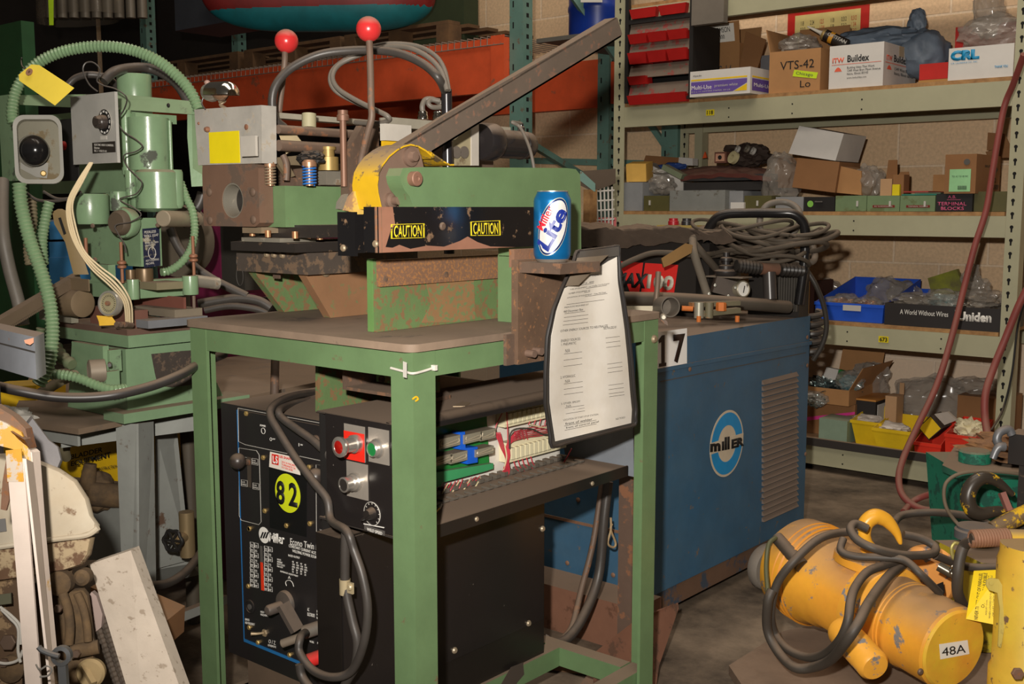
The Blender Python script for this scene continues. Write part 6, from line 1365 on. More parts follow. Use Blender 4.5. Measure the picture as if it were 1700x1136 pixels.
# blue drum
c = PD(992, 40, 5.75); dr = thing('blue_drum', 'blue plastic drum standing on the rack deck beside the wall', 'drum', (c.x, c.y, 1.99))
r = .15
B().lathe((c.x, c.y, 1.99), NZ, [(r*.96, 0), (r, .02), (r, .16), (r*1.03, .17), (r*1.03, .19), (r, .20), (r, .42), (r*1.03, .43), (r*1.03, .45), (r, .46), (r, .6), (r*.9, .63), (0, .63)], 40).build('body', M('drum_blue', (14, 50, 140), .35), dr)
quad(B(), [PD(964, -20, 5.56), PD(1000, -20, 5.56), PD(1000, 4, 5.56), PD(964, 4, 5.56)], t=.001).build('label', whitedim, dr)
x1_ = PY(628, 100, 5.12).x
B_ = B(); B_.box(-8.9, x1_, 5.135, 5.17, .0, 3.3, .002); tag(B_.build('shade_backdrop', M('shade_dark', (34, 28, 24), .8, var=.2)), 'tall dark brown board partition added as shade behind the pallet rack at the left', 'backdrop')  # added dark board, its colour stands in for the darkness behind the rack
B_ = B(); B_.box(-8.95, -8.91, .5, 5.1, .0, 3.3, .002); tag(B_.build('shade_side_board', M('shade_dark')), 'dark board added as shade along the far left wall behind the green locker', 'backdrop')  # another added dark board, hides the lit left wall as if in shade
p_ = PD(-45, 640, 1.78); B().box(p_.x-.03, p_.x+.03, p_.y-.03, p_.y+.03, 0, fr[0].z*0+zb-.001, .002).build('support_post', blacksteel, gb)
p_ = PD(60, 1136, 1.75); B().box(p_.x-.10, p_.x+.10, p_.y-.05, p_.y+.12, 0, .30, .01).build('lower_unit', mud, en)
# ================================================================ big blue welder
bwx1, bwx0, bwy0, bwy1 = -1.585, -2.12, 2.46, 3.41
bw = thing('blue_welder', 'large blue arc welder cabinet with louvres and round blue and white emblem', 'welder', (-1.85, 2.9, 0))
bz0, bz1 = .095, .797
b = B().box(bwx0, bwx1, bwy0, bwy1, bz0, bz1, .004)
b.build('cabinet', blue, bw)
B().box(bwx0+.01, bwx1-.004, bwy0+.01, bwy1+.02, .035, bz0-.001, .002).build('skid_base', M('skid_rust', (104, 78, 60), .8, wear=(60, 70, 84), wamt=.3, wscale=10, bump=.2), bw)
def s5(px_, py_, o=0): return PX(px_, py_, bwx1+.001+o)
# seam ledge, screws
b = B(); b.prism([s5(1058, 618), s5(1346, 566), s5(1346, 572), s5(1058, 625)], (.004, 0, 0), .001); b.build('seam_rib', blue, bw)
b = B(); b.prism([s5(1096, 633), s5(1338, 585), s5(1338, 586.3), s5(1096, 634.6)], (.0006, 0, 0)); b.build('seam_line', inkgrey, bw)
for px_, py_ in ((1340, 560), (1340, 607), (1337, 754), (1145, 613)): scr(B(), s5(px_, py_), NX, .007, .003).build('screw', M('screw_brown', (128, 96, 76), .6), bw)
for px_, py_, y in ((916, 700, bwy0), (960, 830, bwy0), (942, 935, bwy0), (1018, 955, bwy0)): scr(B(), PY(px_, py_, bwy0-.001), NY, .007, .003).build('screw', M('screw_brown'), bw)
B().box(bwx0+.02, bwx1-.03, bwy0-.003, bwy0, PY(960, 868, bwy0).z-.004, PY(960, 868, bwy0).z+.004).build('front_rib', rust, bw)
# louvres
n = 24
lm_ = M('louvre_dusty', (112, 100, 94), .85, dust=1)
for k in range(n):
    t = k/(n-1); yl, yr = 634+t*227, 618+t*217
    p0, p1 = s5(1265, yl), s5(1323, yr); zc_ = (p0.z+p1.z)/2
    b = B(); y0, y1 = p0.y, p1.y; h = .0105
    b.prism([(bwx1, y0, zc_+.0025), (bwx1+.009, y0, zc_-h), (bwx1, y0, zc_-h)], (0, y1-y0, 0), .0008); b.build('louvre', lm_, bw)
# emblem
ec = s5(1206.5, 736.5); rz_ = (s5(1206.5, 682).z-s5(1206.5, 791).z)/2
cream = M('emblem_cream', (206, 190, 166), .6); embb = M('emblem_blue', (30, 140, 200), .45)
e = B().lathe(ec, NX, [(rz_, 0), (rz_, .0008), (0, .0009)], 48).build('emblem', cream, bw, label='round blue and cream emblem')
def arc(r0, r1, a0, a1, n=24, o=.0012): return [ec+Vector((o, r1*cos(a0+(a1-a0)*k/n), r1*sin(a0+(a1-a0)*k/n))) for k in range(n+1)]+[ec+Vector((o, r0*cos(a1+(a0-a1)*k/n), r0*sin(a1+(a0-a1)*k/n))) for k in range(n+1)]
for a0, a1 in ((radians(10), radians(170)), (radians(190), radians(350))): B().prism(arc(rz_*.55, rz_*.93, a0, a1), (.0003, 0, 0)).build('emblem_ring', embb, e)
B().prism([ec+Vector((.0010, y_*rz_, z_*rz_)) for y_, z_ in ((-.985, -.17), (.985, -.17), (.985, .17), (-.985, .17))], (.0006, 0, 0)).build('emblem_band', cream, e)
text('m', s5(1178.5, 751, .002), s5(1196, 749, .002), s5(1178.5, 737, .002), ink, e, bold=.06)
text('ıll', s5(1198, 748.5, .002), s5(1211, 746, .002), s5(1198, 727, .002), ink, e, bold=.05)
text('ER', s5(1214, 745.5, .002), s5(1235, 740, .002), s5(1214, 730, .002), ink, e, bold=.06)
# number plate 17
np_ = quad(B(), [s5(1091, 552, .001), s5(1140, 545, .001), s5(1140, 606, .001), s5(1091, 613, .001)][::-1], t=.001).build('number_plate', M('reflective_white', (255, 253, 250), .4, var=0), bw, label='reflective white plate numbered 17')
one = [(1094, 609.5), (1094, 604), (1098, 603.3), (1098, 568), (1094, 570), (1093, 565), (1099, 557), (1103.5, 556.3), (1103.5, 602.5), (1106, 602), (1106, 607.5)]
B().prism([s5(a_, c_, .0025) for a_, c_ in one], (.0004, 0, 0)).build('lettering', M('num_brown', (46, 26, 20), .6, var=0), np_)
text('7', s5(1117.5, 604, .003), s5(1137, 601, .003), s5(1117.5, 556, .003), M('num_brown'), np_, bold=.04)
# ---- steel post between bench and welder, rusty trestle on the floor
tr = thing('steel_trestle', 'rusty steel post on a tapered gusset base between the bench and blue welder', 'trestle', (-1.5, 2.3, 0))
q = cboxc(1027, 1050, 1060, 700, 1010, d=2.62); B().box(q[0], q[1], q[2], q[3], .05, .72, .002).build('post', M('post_brown', (96, 76, 64), .7, wear=(130, 88, 62), wamt=.3, wscale=20, bump=.2), tr)
B().prism([PD(a_, c_, d_) for a_, c_, d_ in ((985, 1085, 2.52), (1052, 1032, 2.66), (1062, 1024, 2.66), (1123, 1002, 2.86), (1124, 1012, 2.86), (1091, 1108, 2.66), (1085, 1150, 2.6), (985, 1150, 2.50))], (0, .008, 0), .001).build('gusset', M('gusset_brown', (118, 80, 62), .75, dust=.2, wear=(90, 64, 50), wamt=.3, wscale=20, bump=.2), tr)
B_ = B(); x0, x1 = -2.25, -1.52; B_.box(x0, x1, 2.30, 2.42, .0, .125, .003); tag(B_.build('rusty_channel', M('channel_rust', (126, 86, 66), .8, wear=(100, 66, 48), wamt=.3, wscale=16, dust=.9, bump=.2)), 'dusty rusty steel channel on the floor in front of the blue welder', 'steel channel')
B_ = B(); B_.obox((-1.60, 2.12, .012), (.16, .05, .018), (0, 0, .4)); tag(B_.build('wood_scrap', wood), 'small wood scrap on the floor behind the bench frame corner', 'wood')
for i, (x, y, a, l_) in enumerate(((-1.62, 1.9, .5, .5), (-1.45, 1.75, -.4, .42), (-1.7, 1.72, .9, .38), (-1.42, 1.93, 1.9, .3))):
    B_ = B(); B_.obox((x, y, .008+.012*i), (l_, .045, .010), (0, 0, a)); tag(B_.build('steel_strip', rust), ('long rusty steel strip lying under the bench frame', 'rusty flat strip crossing under the bench middle stretcher', 'rusty strip half hidden under the welder cabinet', 'short rusty strip near the back corner of the bench frame')[i], 'steel strip')
# ================================================================ plasma cutter and clutter on top of the blue welder
T = bz1+.0005
pc = thing('plasma_cutter', 'black plasma cutter case with red panel and tubular carry handle on the blue welder', 'plasma cutter', (-2.05, 3.2, T))
pcb = M('cutter_black', (30, 28, 27), .5, dust=.9, var=.15)
yF = 3.10
fx1 = PY(1155, 480, yF).x; fx0 = fx1-.62
ztp = PY(1080, 388, yF).z
B().box(fx0, fx1, yF, yF+.24, T+.02, ztp, .006).build('case', pcb, pc)
ex1 = PX(1250, 500, fx1+.0).y
B().box(fx1+.001, fx1+.03, yF+.03, yF+.24, T+.02, ztp-.03, .003).build('end_frame', pcb, pc)
for k in range(9):
    q0 = PY(1288+k*4.2, 470, 3.30); B().box(q0.x, q0.x+.006, 3.30, 3.306, T+.02, T+.17, 0).build('grille_slat', M('slat_grey', (72, 68, 62), .6), pc)
B().box(PY(1245, 470, 3.32).x, PY(1330, 470, 3.32).x, 3.31, 3.38, T+.001, T+.20, .003).build('rear_box', pcb, pc)
rp = [PY(a_, c_, yF-.001) for a_, c_ in ((1028, 434), (1126, 440), (1119, 488), (1046, 486), (1038, 462))]
lp_ = B().prism(rp, (0, -.001, 0)).build('red_panel', M('panel_red', (212, 46, 42), .4, var=.05), pc, label='red panel lettered MAX100')
b = B(); b.prism([PY(a_, c_, yF-.0022) for a_, c_ in ((1068, 436), (1071, 436), (1064, 488), (1061, 488))], (0, -.0003, 0)); b.build('slash', ink, lp_)
text('MAX', PY(1018, 476, yF-.0025), PY(1071, 479, yF-.0025), PY(1024, 452, yF-.0025), ink, lp_, bold=.05)
text('100', PY(1073, 479, yF-.0025), PY(1117, 483, yF-.0025), PY(1076, 455, yF-.0025), M('print_grey', (196, 190, 174), .5), lp_, bold=.05)
# handle frame
hr = .0165
hp = [PY(1166, 470, 3.17), PY(1168, 425, 3.17), PY(1172, 392, 3.17), PY(1186, 366, 3.17), PY(1205, 356, 3.18), PY(1240, 354, 3.20), PY(1290, 354, 3.22), PY(1318, 356, 3.24), PY(1334, 372, 3.26), PY(1337, 400, 3.27), PY(1334, 450, 3.27), PY(1326, 505, 3.27)]
B().tube(hp, .0155, 14).build('carry_handle', M('handle_black', (26, 26, 28), .25, dust=.4), pc)
# lead cover / blanket over the cutter
wl = M('leather_dusty', (66, 54, 44), .9, dust=.6, var=.3, bump=.5, bscale=50)
def blanket(u, v):
    px_ = 968+260*u; p = PY(px_, 372+44*v, yF-.012+(.24*(1-v) if v < .5 else .24*(1-v)))
    return Vector((p.x, yF-.016+.27*max(0, .55-v)/.55-.012*v, ztp+.022-.075*max(0, v-.55)/.45*(1-.5*u)))+Vector((0, 0, .02*noise.noise(Vector((u*6, v*3, 0)))+.006*noise.noise(Vector((u*25, v*12, 3)))))
bl_ = B().grid(blanket, 60, 24, t=.006).build('hose_blanket', wl)
tag(bl_, 'dusty dark leather hose cover draped on top of the black plasma cutter', 'blanket')
# coiled torch leads heap
wc = M('lead_dusty', (74, 65, 54), .75, dust=.35, var=.2)
cen = PD(1265, 420, 3.75)
rnd = random.Random(3)
for i in range(13):
    a_ = rnd.uniform(0, 6.28); rx, ry = rnd.uniform(.10, .19), rnd.uniform(.07, .12); zc_ = ztp-.08+i*.009
    c = Vector((PY(1240, 410, 3.18).x+rnd.uniform(-.05, .10), 3.20+rnd.uniform(-.03, .05), zc_))
    pts = [c+Vector((rx*cos(a_+t), ry*sin(a_+t), .018*sin(2*t+i))) for t in [k*pi/6 for k in range(12)]]
    t_ = B().tube(pts, rnd.uniform(.006, .0085), 10, closed=True, sub=4).build('torch_lead', wc)
    tag(t_, 'coil of the dusty torch lead heaped beside the black carry handle', 'cable', 'heaped torch lead coils')
def PC(pts, d=None): return [PD(*p) for p in pts]
cable('torch_lead', PC([(1228, 500, 3.6), (1200, 460, 3.55), (1170, 425, 3.5), (1150, 400, 3.5), (1155, 395, 3.5)]), .012, wc, 'pale dusty lead slanting down in front of the carry handle foot')
cable('torch_lead', PC([(1175, 492, 3.45), (1163, 455, 3.45), (1152, 420, 3.45), (1150, 398, 3.5)]), .013, M('lead_grey', (104, 96, 84), .8, dust=.5), 'grey braided lead hanging down beside the red MAX100 panel')
cable('torch_lead', PC([(1030, 442, 3.5), (1050, 432, 3.5), (1080, 421, 3.5), (1110, 420, 3.5), (1160, 424, 3.5), (1200, 420, 3.55), (1250, 425, 3.6), (1300, 432, 3.65), (1345, 425, 3.7), (1352, 410, 3.75)]), .009, wc, 'long dusty lead crossing over the top of the red MAX100 panel')
cable('loop_hose', PC([(1280, 440, 3.55), (1300, 405, 3.55), (1325, 375, 3.55), (1326, 350, 3.57), (1305, 336, 3.6), (1275, 340, 3.6), (1262, 362, 3.6), (1266, 390, 3.58), (1290, 415, 3.56), (1320, 432, 3.55), (1345, 436, 3.55), (1353, 425, 3.6), (1345, 400, 3.65)]), .0105, rubberg, 'grey hose forming an upright loop over the right end of the carry handle', 'hose')
cable('side_lead', PC([(1340, 450, 3.62), (1355, 475, 3.62), (1368, 510, 3.64), (1372, 545, 3.66), (1364, 575, 3.68), (1350, 598, 3.7)]), .0085, M('lead_dark', (52, 48, 44), .5, dust=.5), 'dark lead hanging down the right side of the blue welder')
B_ = B(); B_.helix(PD(1346, 590, 3.78), NZ, .035, .010, 5, .15); tag(B_.build('coiled_hose', rubber), 'dark coiled hose hung behind the right edge of the blue welder', 'hose')
# push button pendant on the blanket
pb = thing('button_pendant', 'small yellow two button pendant lying on the dusty leather cover', 'control box', PD(1120, 378, 3.72))
q = PD(1122, 378, 3.70); B().box(q.x-.075, q.x+.075, q.y, q.y+.05, q.z-.016, q.z+.008, .003).build('body', M('pendant_tan', (160, 140, 76), .5, dust=.6), pb)
for dx, m_ in ((-.022, M('button_red', (170, 30, 40), .4)), (.030, M('button_dark', (44, 42, 44), .4))):
    B().lathe((q.x+dx, q.y+.02, q.z+.0085), NZ, [(.018, 0), (.018, .012), (.015, .014), (.015, .022), (0, .023)], 20).build('button', m_, pb)
# regulator, gauge, torch head, wood, clamp, cup
rg = thing('regulator', 'dusty gas regulator with small white faced gauge on the blue welder', 'regulator', PD(1210, 498, 3.45))
B().obox(PD(1210, 478, 3.45), (.10, .05, .05), (0, .25, YAW), .004).build('body', M('reg_brown', (72, 62, 54), .6, dust=.8), rg)
c = PD(1205, 452, 3.45); B().lathe(c, NZ, [(.030, -.012), (.036, -.004), (.036, .004), (.022, .01), (.022, .02), (.012, .024), (.012, .034), (.018, .036), (.018, .044), (.010, .048), (.010, .062), (0, .064)], 28).build('adjusting_knob', M('reg_black', (40, 38, 38), .4, dust=.6), rg)
B().box(c.x-.055, c.x+.075, c.y-.03, c.y+.03, c.z-.016, c.z-.012).build('plate', M('reg_plate', (110, 100, 88), .6, dust=.8), rg)
c = PD(1233, 480, 3.42); gx = (-FW+RT*.5).normalized(); g_ = B().lathe(c, gx, [(.018, -.02), (.026, -.018), (.026, .004), (.023, .006), (.022, .002)], 28, cap=False).build('gauge', M('gauge_case', (150, 142, 124), .4, .3), rg)
B().lathe(c+gx*.002, gx, [(.023, 0), (0, .0005)], 28).build('gauge_face', white, g_)
B().bar(c+gx*.004+Vector((0, 0, -.012)), c+gx*.004+Vector((.004, 0, .010)), .002, .002).build('needle', ink, g_)
for px_, py_ in ((1187, 474), (1177, 488), (1221, 478), (1209, 492)): scr(B(), PD(px_, py_, 3.40), -FW, .005, .003).build('screw', M('pin_silver'), rg)
to = thing('welding_torch', 'black ribbed torch grips on a brown tee lying across the cutter', 'torch', PD(1280, 498, 3.45))
def ax_(p0, p1, prof, m_, nm): a_, c_ = PD(*p0), PD(*p1); L0 = (c_-a_).length; return B().lathe(a_, c_-a_, [(r, h*L0) for r, h in prof], 20).build(nm, m_, to)
rib = [(.018, 0)]+[((.0215 if k % 2 else .0165), .08+.84*k/12) for k in range(13)]+[(.018, 1)]
ax_((1222, 441, 3.42), (1262, 446, 3.44), rib, M('grip_black', (38, 36, 34), .4, dust=.5), 'grip'); ax_((1263, 446, 3.44), (1291, 447, 3.46), [(.019, 0), (.019, 1)], M('tee_brown', (110, 78, 62), .6, dust=.4), 'tee'); ax_((1292, 447, 3.46), (1336, 450, 3.50), rib, M('grip_black'), 'grip')
ax_((1277, 452, 3.45), (1279, 497, 3.45), [(.021, 0), (.021, 1)], M('stem_shiny', (60, 56, 54), .3, dust=.3), 'stem')
B_ = B(); B_.prism([PD(a_, c_, 3.42) for a_, c_ in ((1098, 429), (1138, 404), (1150, 407), (1148, 420), (1112, 440), (1102, 444))], FW*.02, .002); tag(B_.build('wood_wedge', M('wedge_wood', (128, 96, 50), .8, dust=.4)), 'tan wooden wedge resting above the red MAX100 panel', 'wood')
cable('black_tube', [PD(1020, 495, 3.25), PD(1060, 496, 3.25), PD(1120, 497, 3.3), PD(1200, 502, 3.36), PD(1260, 506, 3.42), PD(1308, 510, 3.5)], .020, M('tube_dusty', (74, 68, 60), .6, dust=.8), 'thick dusty black tube lying along the back of the blue welder top', 'tube')
cup = PD(1098, 509, 2.98); cax = (PD(1120, 510, 2.9)-cup).normalized()
B().lathe(cup, cax, [(0, 0), (.025, 0), (.0275, .004), (.0275, .058), (.0245, .058), (.0245, .008), (0, .008)], 32, cap=False).build('x', M('cup_grey', (120, 112, 102), .5, .3, dust=.4)); o = bpy.data.objects['x']; o.name = 'pipe_cup'; tag(o, 'round grey metal cup lying on its side on the blue welder beside the bench corner', 'cup')
cl = thing('pipe_clamp', 'small greenish brown cast clamp with orange nut on the blue welder', 'clamp', PD(1185, 525, 3.0))
cm = M('clamp_olive', (104, 98, 76), .6, dust=.5, wear=(150, 100, 60), wamt=.2)
B().bar(PD(1158, 522, 2.97), PD(1226, 515, 3.02), .022, .014).build('jaw', cm, cl); B().bar(PD(1146, 506, 3.0), PD(1226, 503, 3.05), .022, .012).build('jaw', cm, cl)
for px_, r, m_ in ((1160, .013, M('bush_steel', (160, 156, 140), .4, .4)), (1177, .011, cm)): c = PD(px_, 528, 2.97); B().cyl(c, c+Vector((0, 0, .042)), r).build('bush', m_, cl)
B().hexn(PD(1197, 516, 2.98), NZ, .014, .022).build('nut', M('nut_orange', (190, 104, 40), .7), cl); B().cyl(PD(1132, 512, 2.98), PD(1150, 513, 2.98), .007).build('screw_rod', M('nut_orange'), cl)
for px_ in (1160, 1224): c = PD(px_, 531, 2.96); B().cyl(c-Vector((0, 0, .006)), c+Vector((0, 0, .01)), .006).build('foot', M('nut_orange'), cl)
cable('upright_rod', [PD(1087, 523, 2.98), PD(1091, 480, 2.99), PD(1093, 452, 3.0)], .0078, M('rod_steel', (130, 112, 98), .4, .4), 'short steel rod standing up at the right corner of the bench top', 'rod')
B_ = B(); B_.prism([PD(a_, c_, 2.98) for a_, c_ in ((1034, 508), (1088, 508), (1088, 522), (1034, 520))], FW*.03); tag(B_.build('paper_strip', M('strip_pale', (200, 190, 166), .7)), 'pale strip lying behind the right corner of the bench top', 'strip')
wn = thing('wing_bolt', 'bolt with brown wing nut at the right end of the bench top', 'bolt', PD(1104, 530, 2.33))
B().lathe(PD(1101, 526, 2.33), (.6, -.8, 0), [(.006, -.01), (.006, .012), (.004, .014)], 14).build('bolt', steel, wn); B().prism([PD(a_, c_, 2.32) for a_, c_ in ((1099, 527), (1108, 534), (1109, 541), (1103, 538), (1097, 532))], FW*.004, .001).build('wing', rustdark, wn)
# wheel behind the welder corner
cw = thing('caster_wheel', 'grey caster wheel half hidden behind the yellow hoist', 'wheel', PD(1262, 975, 3.35))
c = PD(1273, 978, 3.35); wax = Vector((.95, -.3, 0)).normalized(); c.z = .072
B().lathe(c-wax*.02, wax, [(.02, 0), (.064, 0), (.070, .008), (.070, .030), (.064, .038), (.02, .038)], 40).build('tyre', M('tyre_grey', (126, 118, 108), .7, dust=.4), cw)
B().cyl(c-wax*.03, c+wax*.03, .022).build('hub', blacksteel, cw)
# misc between machines and rack, left of sage rack
sh = thing('side_trolley', 'old trolley with teal edge holding wire baskets left of the sage rack', 'trolley', PD(990, 400, 4.4))
B().prism([PD(a_, c_, 4.4) for a_, c_ in ((968, 284), (1022, 280), (1022, 296), (985, 310), (964, 300))], (0, 0, -.02)).build('shelf', M('trolley_brown', (84, 70, 56), .8, dust=.6), sh)
B().prism([PD(a_, c_, 4.3) for a_, c_ in ((963, 284), (986, 305), (986, 318), (963, 300))], (.004, .004, 0)).build('edge', teal, sh)
B().bar(PD(980, 315, 4.35), Vector((PD(980, 315, 4.35).x, PD(980, 315, 4.35).y, 0)), .05, .03, up=(1, 0, 0)).build('wood_post', ply, sh)
for k in range(5): B().tube([PD(990+k*6.5, 310, 4.6), PD(993+k*6, 385, 4.6)], .004, 6).build('basket_wire', whitedim, sh)
for k in range(5): B().tube([PD(990, 318+k*16, 4.6), PD(1020, 316+k*16, 4.6)], .004, 6).build('basket_wire', whitedim, sh)
B().obox(PD(1003, 375, 4.7), (.10, .03, .07), (0, 0, YAW)).build('red_box', redp, sh)
# ================================================================ goods on the sage rack
SH = {1: 1.63+.0165, 2: 1.118+.0165, 3: .65+.0165, 4: .115+.0165}
def bx(name, label, cat, px0, px1, ptop, sh, y=4.52, dep=.3, m=card, z0=None, pbot=None, bev=.002, yaw=0, group=None, par=None):
    """box standing on a shelf: front face on plane y, given picture columns and top row"""
    xa, xb = PY(px0, ptop, y).x, PY(px1, ptop, y).x
    zb = z0 if z0 is not None else SH[sh]+.0006
    if pbot is not None: zb = PY((px0+px1)/2, pbot, y).z
    zt = PY((px0+px1)/2, ptop, y).z
    b = B().box(xa, xb, y, y+dep, zb, zt, bev)
    o = b.build(name, m, par)
    if par is None: tag(o, label, cat, group)
    return o, (xa, xb, y, y+dep, zb, zt)
def box_thing(name, label, cat, px0, px1, ptop, sh, y=4.52, dep=.3, m=card, part='body', **k):
    xa, xb = PY(px0, ptop, y).x, PY(px1, ptop, y).x; zb = k.pop('z0', None) or SH[sh]+.0006
    t = thing(name, label, cat, ((xa+xb)/2, y+dep/2, zb)); o, q = bx(part, '', '', px0, px1, ptop, sh, y, dep, m, z0=zb, par=t, **k); return t, q
def ft(s, q, u0, u1, v0, v1, m_, par, bold=0, side=False, **k):       # text on front (or right side) of a box; v up from the bottom
    xa, xb, y0, y1, zb, zt = q
    if side: f = lambda u, v: Vector((xb+.0006, y0+(y1-y0)*u, zb+(zt-zb)*v))
    else: f = lambda u, v: Vector((xa+(xb-xa)*u, y0-.0006, zb+(zt-zb)*v))
    return text(s, f(u0, v0), f(u1, v0), f(u0, v1), m_, par, bold=bold, **k)
def fq_(q, pts, m_, par, name, side=False, o=.0006, t=.0004):
    xa, xb, y0, y1, zb, zt = q
    f = (lambda u, v: Vector((xb+o, y0+(y1-y0)*u, zb+(zt-zb)*v))) if side else (lambda u, v: Vector((xa+(xb-xa)*u, y0-o, zb+(zt-zb)*v)))
    return B().prism([f(u, v) for u, v in pts], (t, 0, 0) if side else (0, -t, 0)).build(name, m_, par)
R4 = lambda u0, u1, v0, v1: [(u0, v0), (u1, v0), (u1, v1), (u0, v1)]
def open_box(name, label, px0, px1, ptop, sh, y=4.52, dep=.3, m=card, flaps=(), cat='carton', th=.004, z0=None):
    xa, xb = PY(px0, ptop, y).x, PY(px1, ptop, y).x; zb = z0 if z0 is not None else SH[sh]+.0006; zt = PY((px0+px1)/2, ptop, y).z
    t = thing(name, label, cat, ((xa+xb)/2, y+dep/2, zb)); y1 = y+dep
    b = B().box(xa, xb, y, y1, zb, zb+th, 0).box(xa, xb, y, y+th, zb+th, zt, 0).box(xa, xb, y1-th, y1, zb+th, zt, 0).box(xa, xa+th, y+th, y1-th, zb+th, zt, 0).box(xb-th, xb, y+th, y1-th, zb+th, zt, 0)
    b.build('body', m, t)
    for side, ang, L_ in flaps:
        c, s_ = cos(radians(ang))*L_, sin(radians(ang))*L_
        if side == 'L': p = [(xa, y, zt), (xa, y1, zt), (xa-c, y1, zt+s_), (xa-c, y, zt+s_)]; n = (.003, 0, 0)
        if side == 'R': p = [(xb, y, zt), (xb, y1, zt), (xb+c, y1, zt+s_), (xb+c, y, zt+s_)]; n = (-.003, 0, 0)
        if side == 'B': p = [(xa, y1, zt), (xb, y1, zt), (xb, y1+c, zt+s_), (xa, y1+c, zt+s_)]; n = (0, -.003, 0)
        if side == 'F': p = [(xa, y, zt), (xb, y, zt), (xb, y-c, zt+s_), (xa, y-c, zt+s_)]; n = (0, .003, 0)
        B().prism(p, n).build('flap', m, t)
    return t, (xa, xb, y, y1, zb, zt)
def bag(name, label, px, py, y, size, seed, m=plastic, amp=.3, cat='plastic bag', fill=None, group=None, base=None):
    c = PY(px, py, y)
    if fill:
        t = thing(name, label, cat, (c.x, c.y, c.z-size[2])); B().blob(c, size, seed, amp, sub=4, freq=2.2).build('bag', m, t)
        B().blob(c-Vector((0, 0, size[2]*.25)), tuple(v*.72 for v in size), seed+9, .5, sub=4, freq=4).build('contents', fill, t)
        return t
    return tag(B().blob(c, size, seed, amp, sub=4, freq=2.2).build(name, m), label, cat, group)
# ---- top shelf
binc = thing('bin_cabinet', 'black steel bin cabinet with rows of small red plastic bins on the top shelf', 'cabinet', (PY(1100, 170, 4.45).x, 4.5, SH[1]))
y0 = 4.475; xa, xb = PY(1037, 100, y0).x, PY(1150, 100, y0).x; zt = 1.985
zb = SH[1]+.0006
b = B().box(xa, xa+.02, y0, y0+.24, zb, zt).box(xb-.02, xb, y0, y0+.24, zb, zt).box(xa+.02, xb-.02, y0+.22, y0+.24, zb, zt).box(xa+.02, xb-.02, y0, y0+.22, zb, zb+.015)
zs = PY(1095, 27, y0).z; b.box(xa+.02, xb-.02, y0+.001, y0+.020, zs-.02, zs).box(xa, xa+.02, y0, y0+.020, zt+.0005, 2.3).box(xb-.02, xb, y0, y0+.020, zt+.0005, 2.3); b.build('frame', black, binc)
lidm = M('tray_dusty_red', (110, 96, 84), .8, wear=(140, 60, 56), wamt=.25, wscale=24)
rows = [(55, 68), (86, 102), (126, 137), (158, 171)]
for i, (a_, c_) in enumerate(rows):
    z1, z0 = PY(1095, a_, y0).z, PY(1095, c_+1, y0).z
    B().prism([(xa+.022, y0+.002, z1), (xb-.022, y0+.002, z1), (xb-.022, y0+.022, z1+.060), (xa+.022, y0+.022, z1+.060)], (0, .003, -.002)).build('sloped_shelf', lidm, binc)
    cols = {0: 3, 1: 3, 2: 1, 3: 1}[i]; W_ = (xb-xa-.048)
    for k in range(cols):
        w_ = W_/3 if i < 3 else W_; x0 = xa+.024+k*W_/3
        bb_ = B(); bb_.prism([(x0+.003, y0-.020, z1+.006), (x0+w_-.003, y0-.020, z1+.006), (x0+w_-.008, y0-.004, z0+.002), (x0+.008, y0-.004, z0+.002)], (0, .06, 0), .003); f = bb_.build('red_bin', redp, binc)
for k in range(2): x0 = xa+.03+k*.16; B().prism([(x0, y0-.012, zs+.045), (x0+.15, y0-.012, zs+.045), (x0+.14, y0-.004, zs+.002), (x0+.01, y0-.004, zs+.002)], (0, .03, 0), .003).build('red_bin', redp, binc)
B_ = B(); q = cboxc(1158, 1161, 1194, 4, 30, d=5.0); B_.box(xb+.001, PY(1193, 15, 4.41).x, 4.455, 4.492, PY(1175, 36, 4.41).z, PY(1175, -14, 4.41).z, .002); B_.build('side_carton', M('grey_card', (112, 104, 94), .8), binc)
t, q = box_thing('paper_carton', 'white and purple paper carton with yellow stripe on the top shelf', 'carton', 1146, 1246, 115, 1, 4.43, .33, whitebox)
pur = M('print_purple', (104, 82, 160), .5); yel = M('print_gold', (236, 196, 30), .5)
fq_(q, R4(.02, .95, .62, .68), yel, t, 'stripe'); fq_(q, [(.02, .12), (.72, .12), (.95, .42), (.95, .58), (.02, .58)], pur, t, 'panel'); fq_(q, [(.74, .12), (.95, .12), (.95, .38)], yel, t, 'corner')
ft('Multi-Use', q, .03, .37, .28, .44, white, t); ft('8.5 x 11 LETTER PAPER 20 LB', q, .03, .68, .17, .22, whitedim, t); ft('premium white', q, .42, .8, .30, .44, whitedim, t); ft('Xpedx', q, .05, .2, .78, .85, ink, t)
fq_(q, R4(.05, .97, .62, .68), yel, t, 'stripe', True); fq_(q, R4(.05, .97, .12, .58), pur, t, 'panel', True); ft('Multi-Use', q, .1, .6, .28, .42, white, t, side=True)
t, q = open_box('open_carton', 'open brown carton marked AC-14 standing behind the purple paper carton', 1166, 1228, 74, 1, 4.83, .2, card, (('B', 80, .10),))
b = B(); b.prism([(q[0], q[2], q[5]), (q[1], q[2], q[5]), (q[1]+.003, q[2]-.02, q[5]+.10), (q[0]-.003, q[2]-.02, q[5]+.10)], (0, .003, 0)); b.build('flap', card, t)
lbq = [Vector((q[0]+(q[1]-q[0])*u, q[2]-.001-.02*v, q[5]+.1*v)) for u, v in ((.18, .1), (.88, .1), (.88, .92), (.18, .92))]; l_ = quad(B(), lbq, t=.0008).build('shipping_label', paper, t)
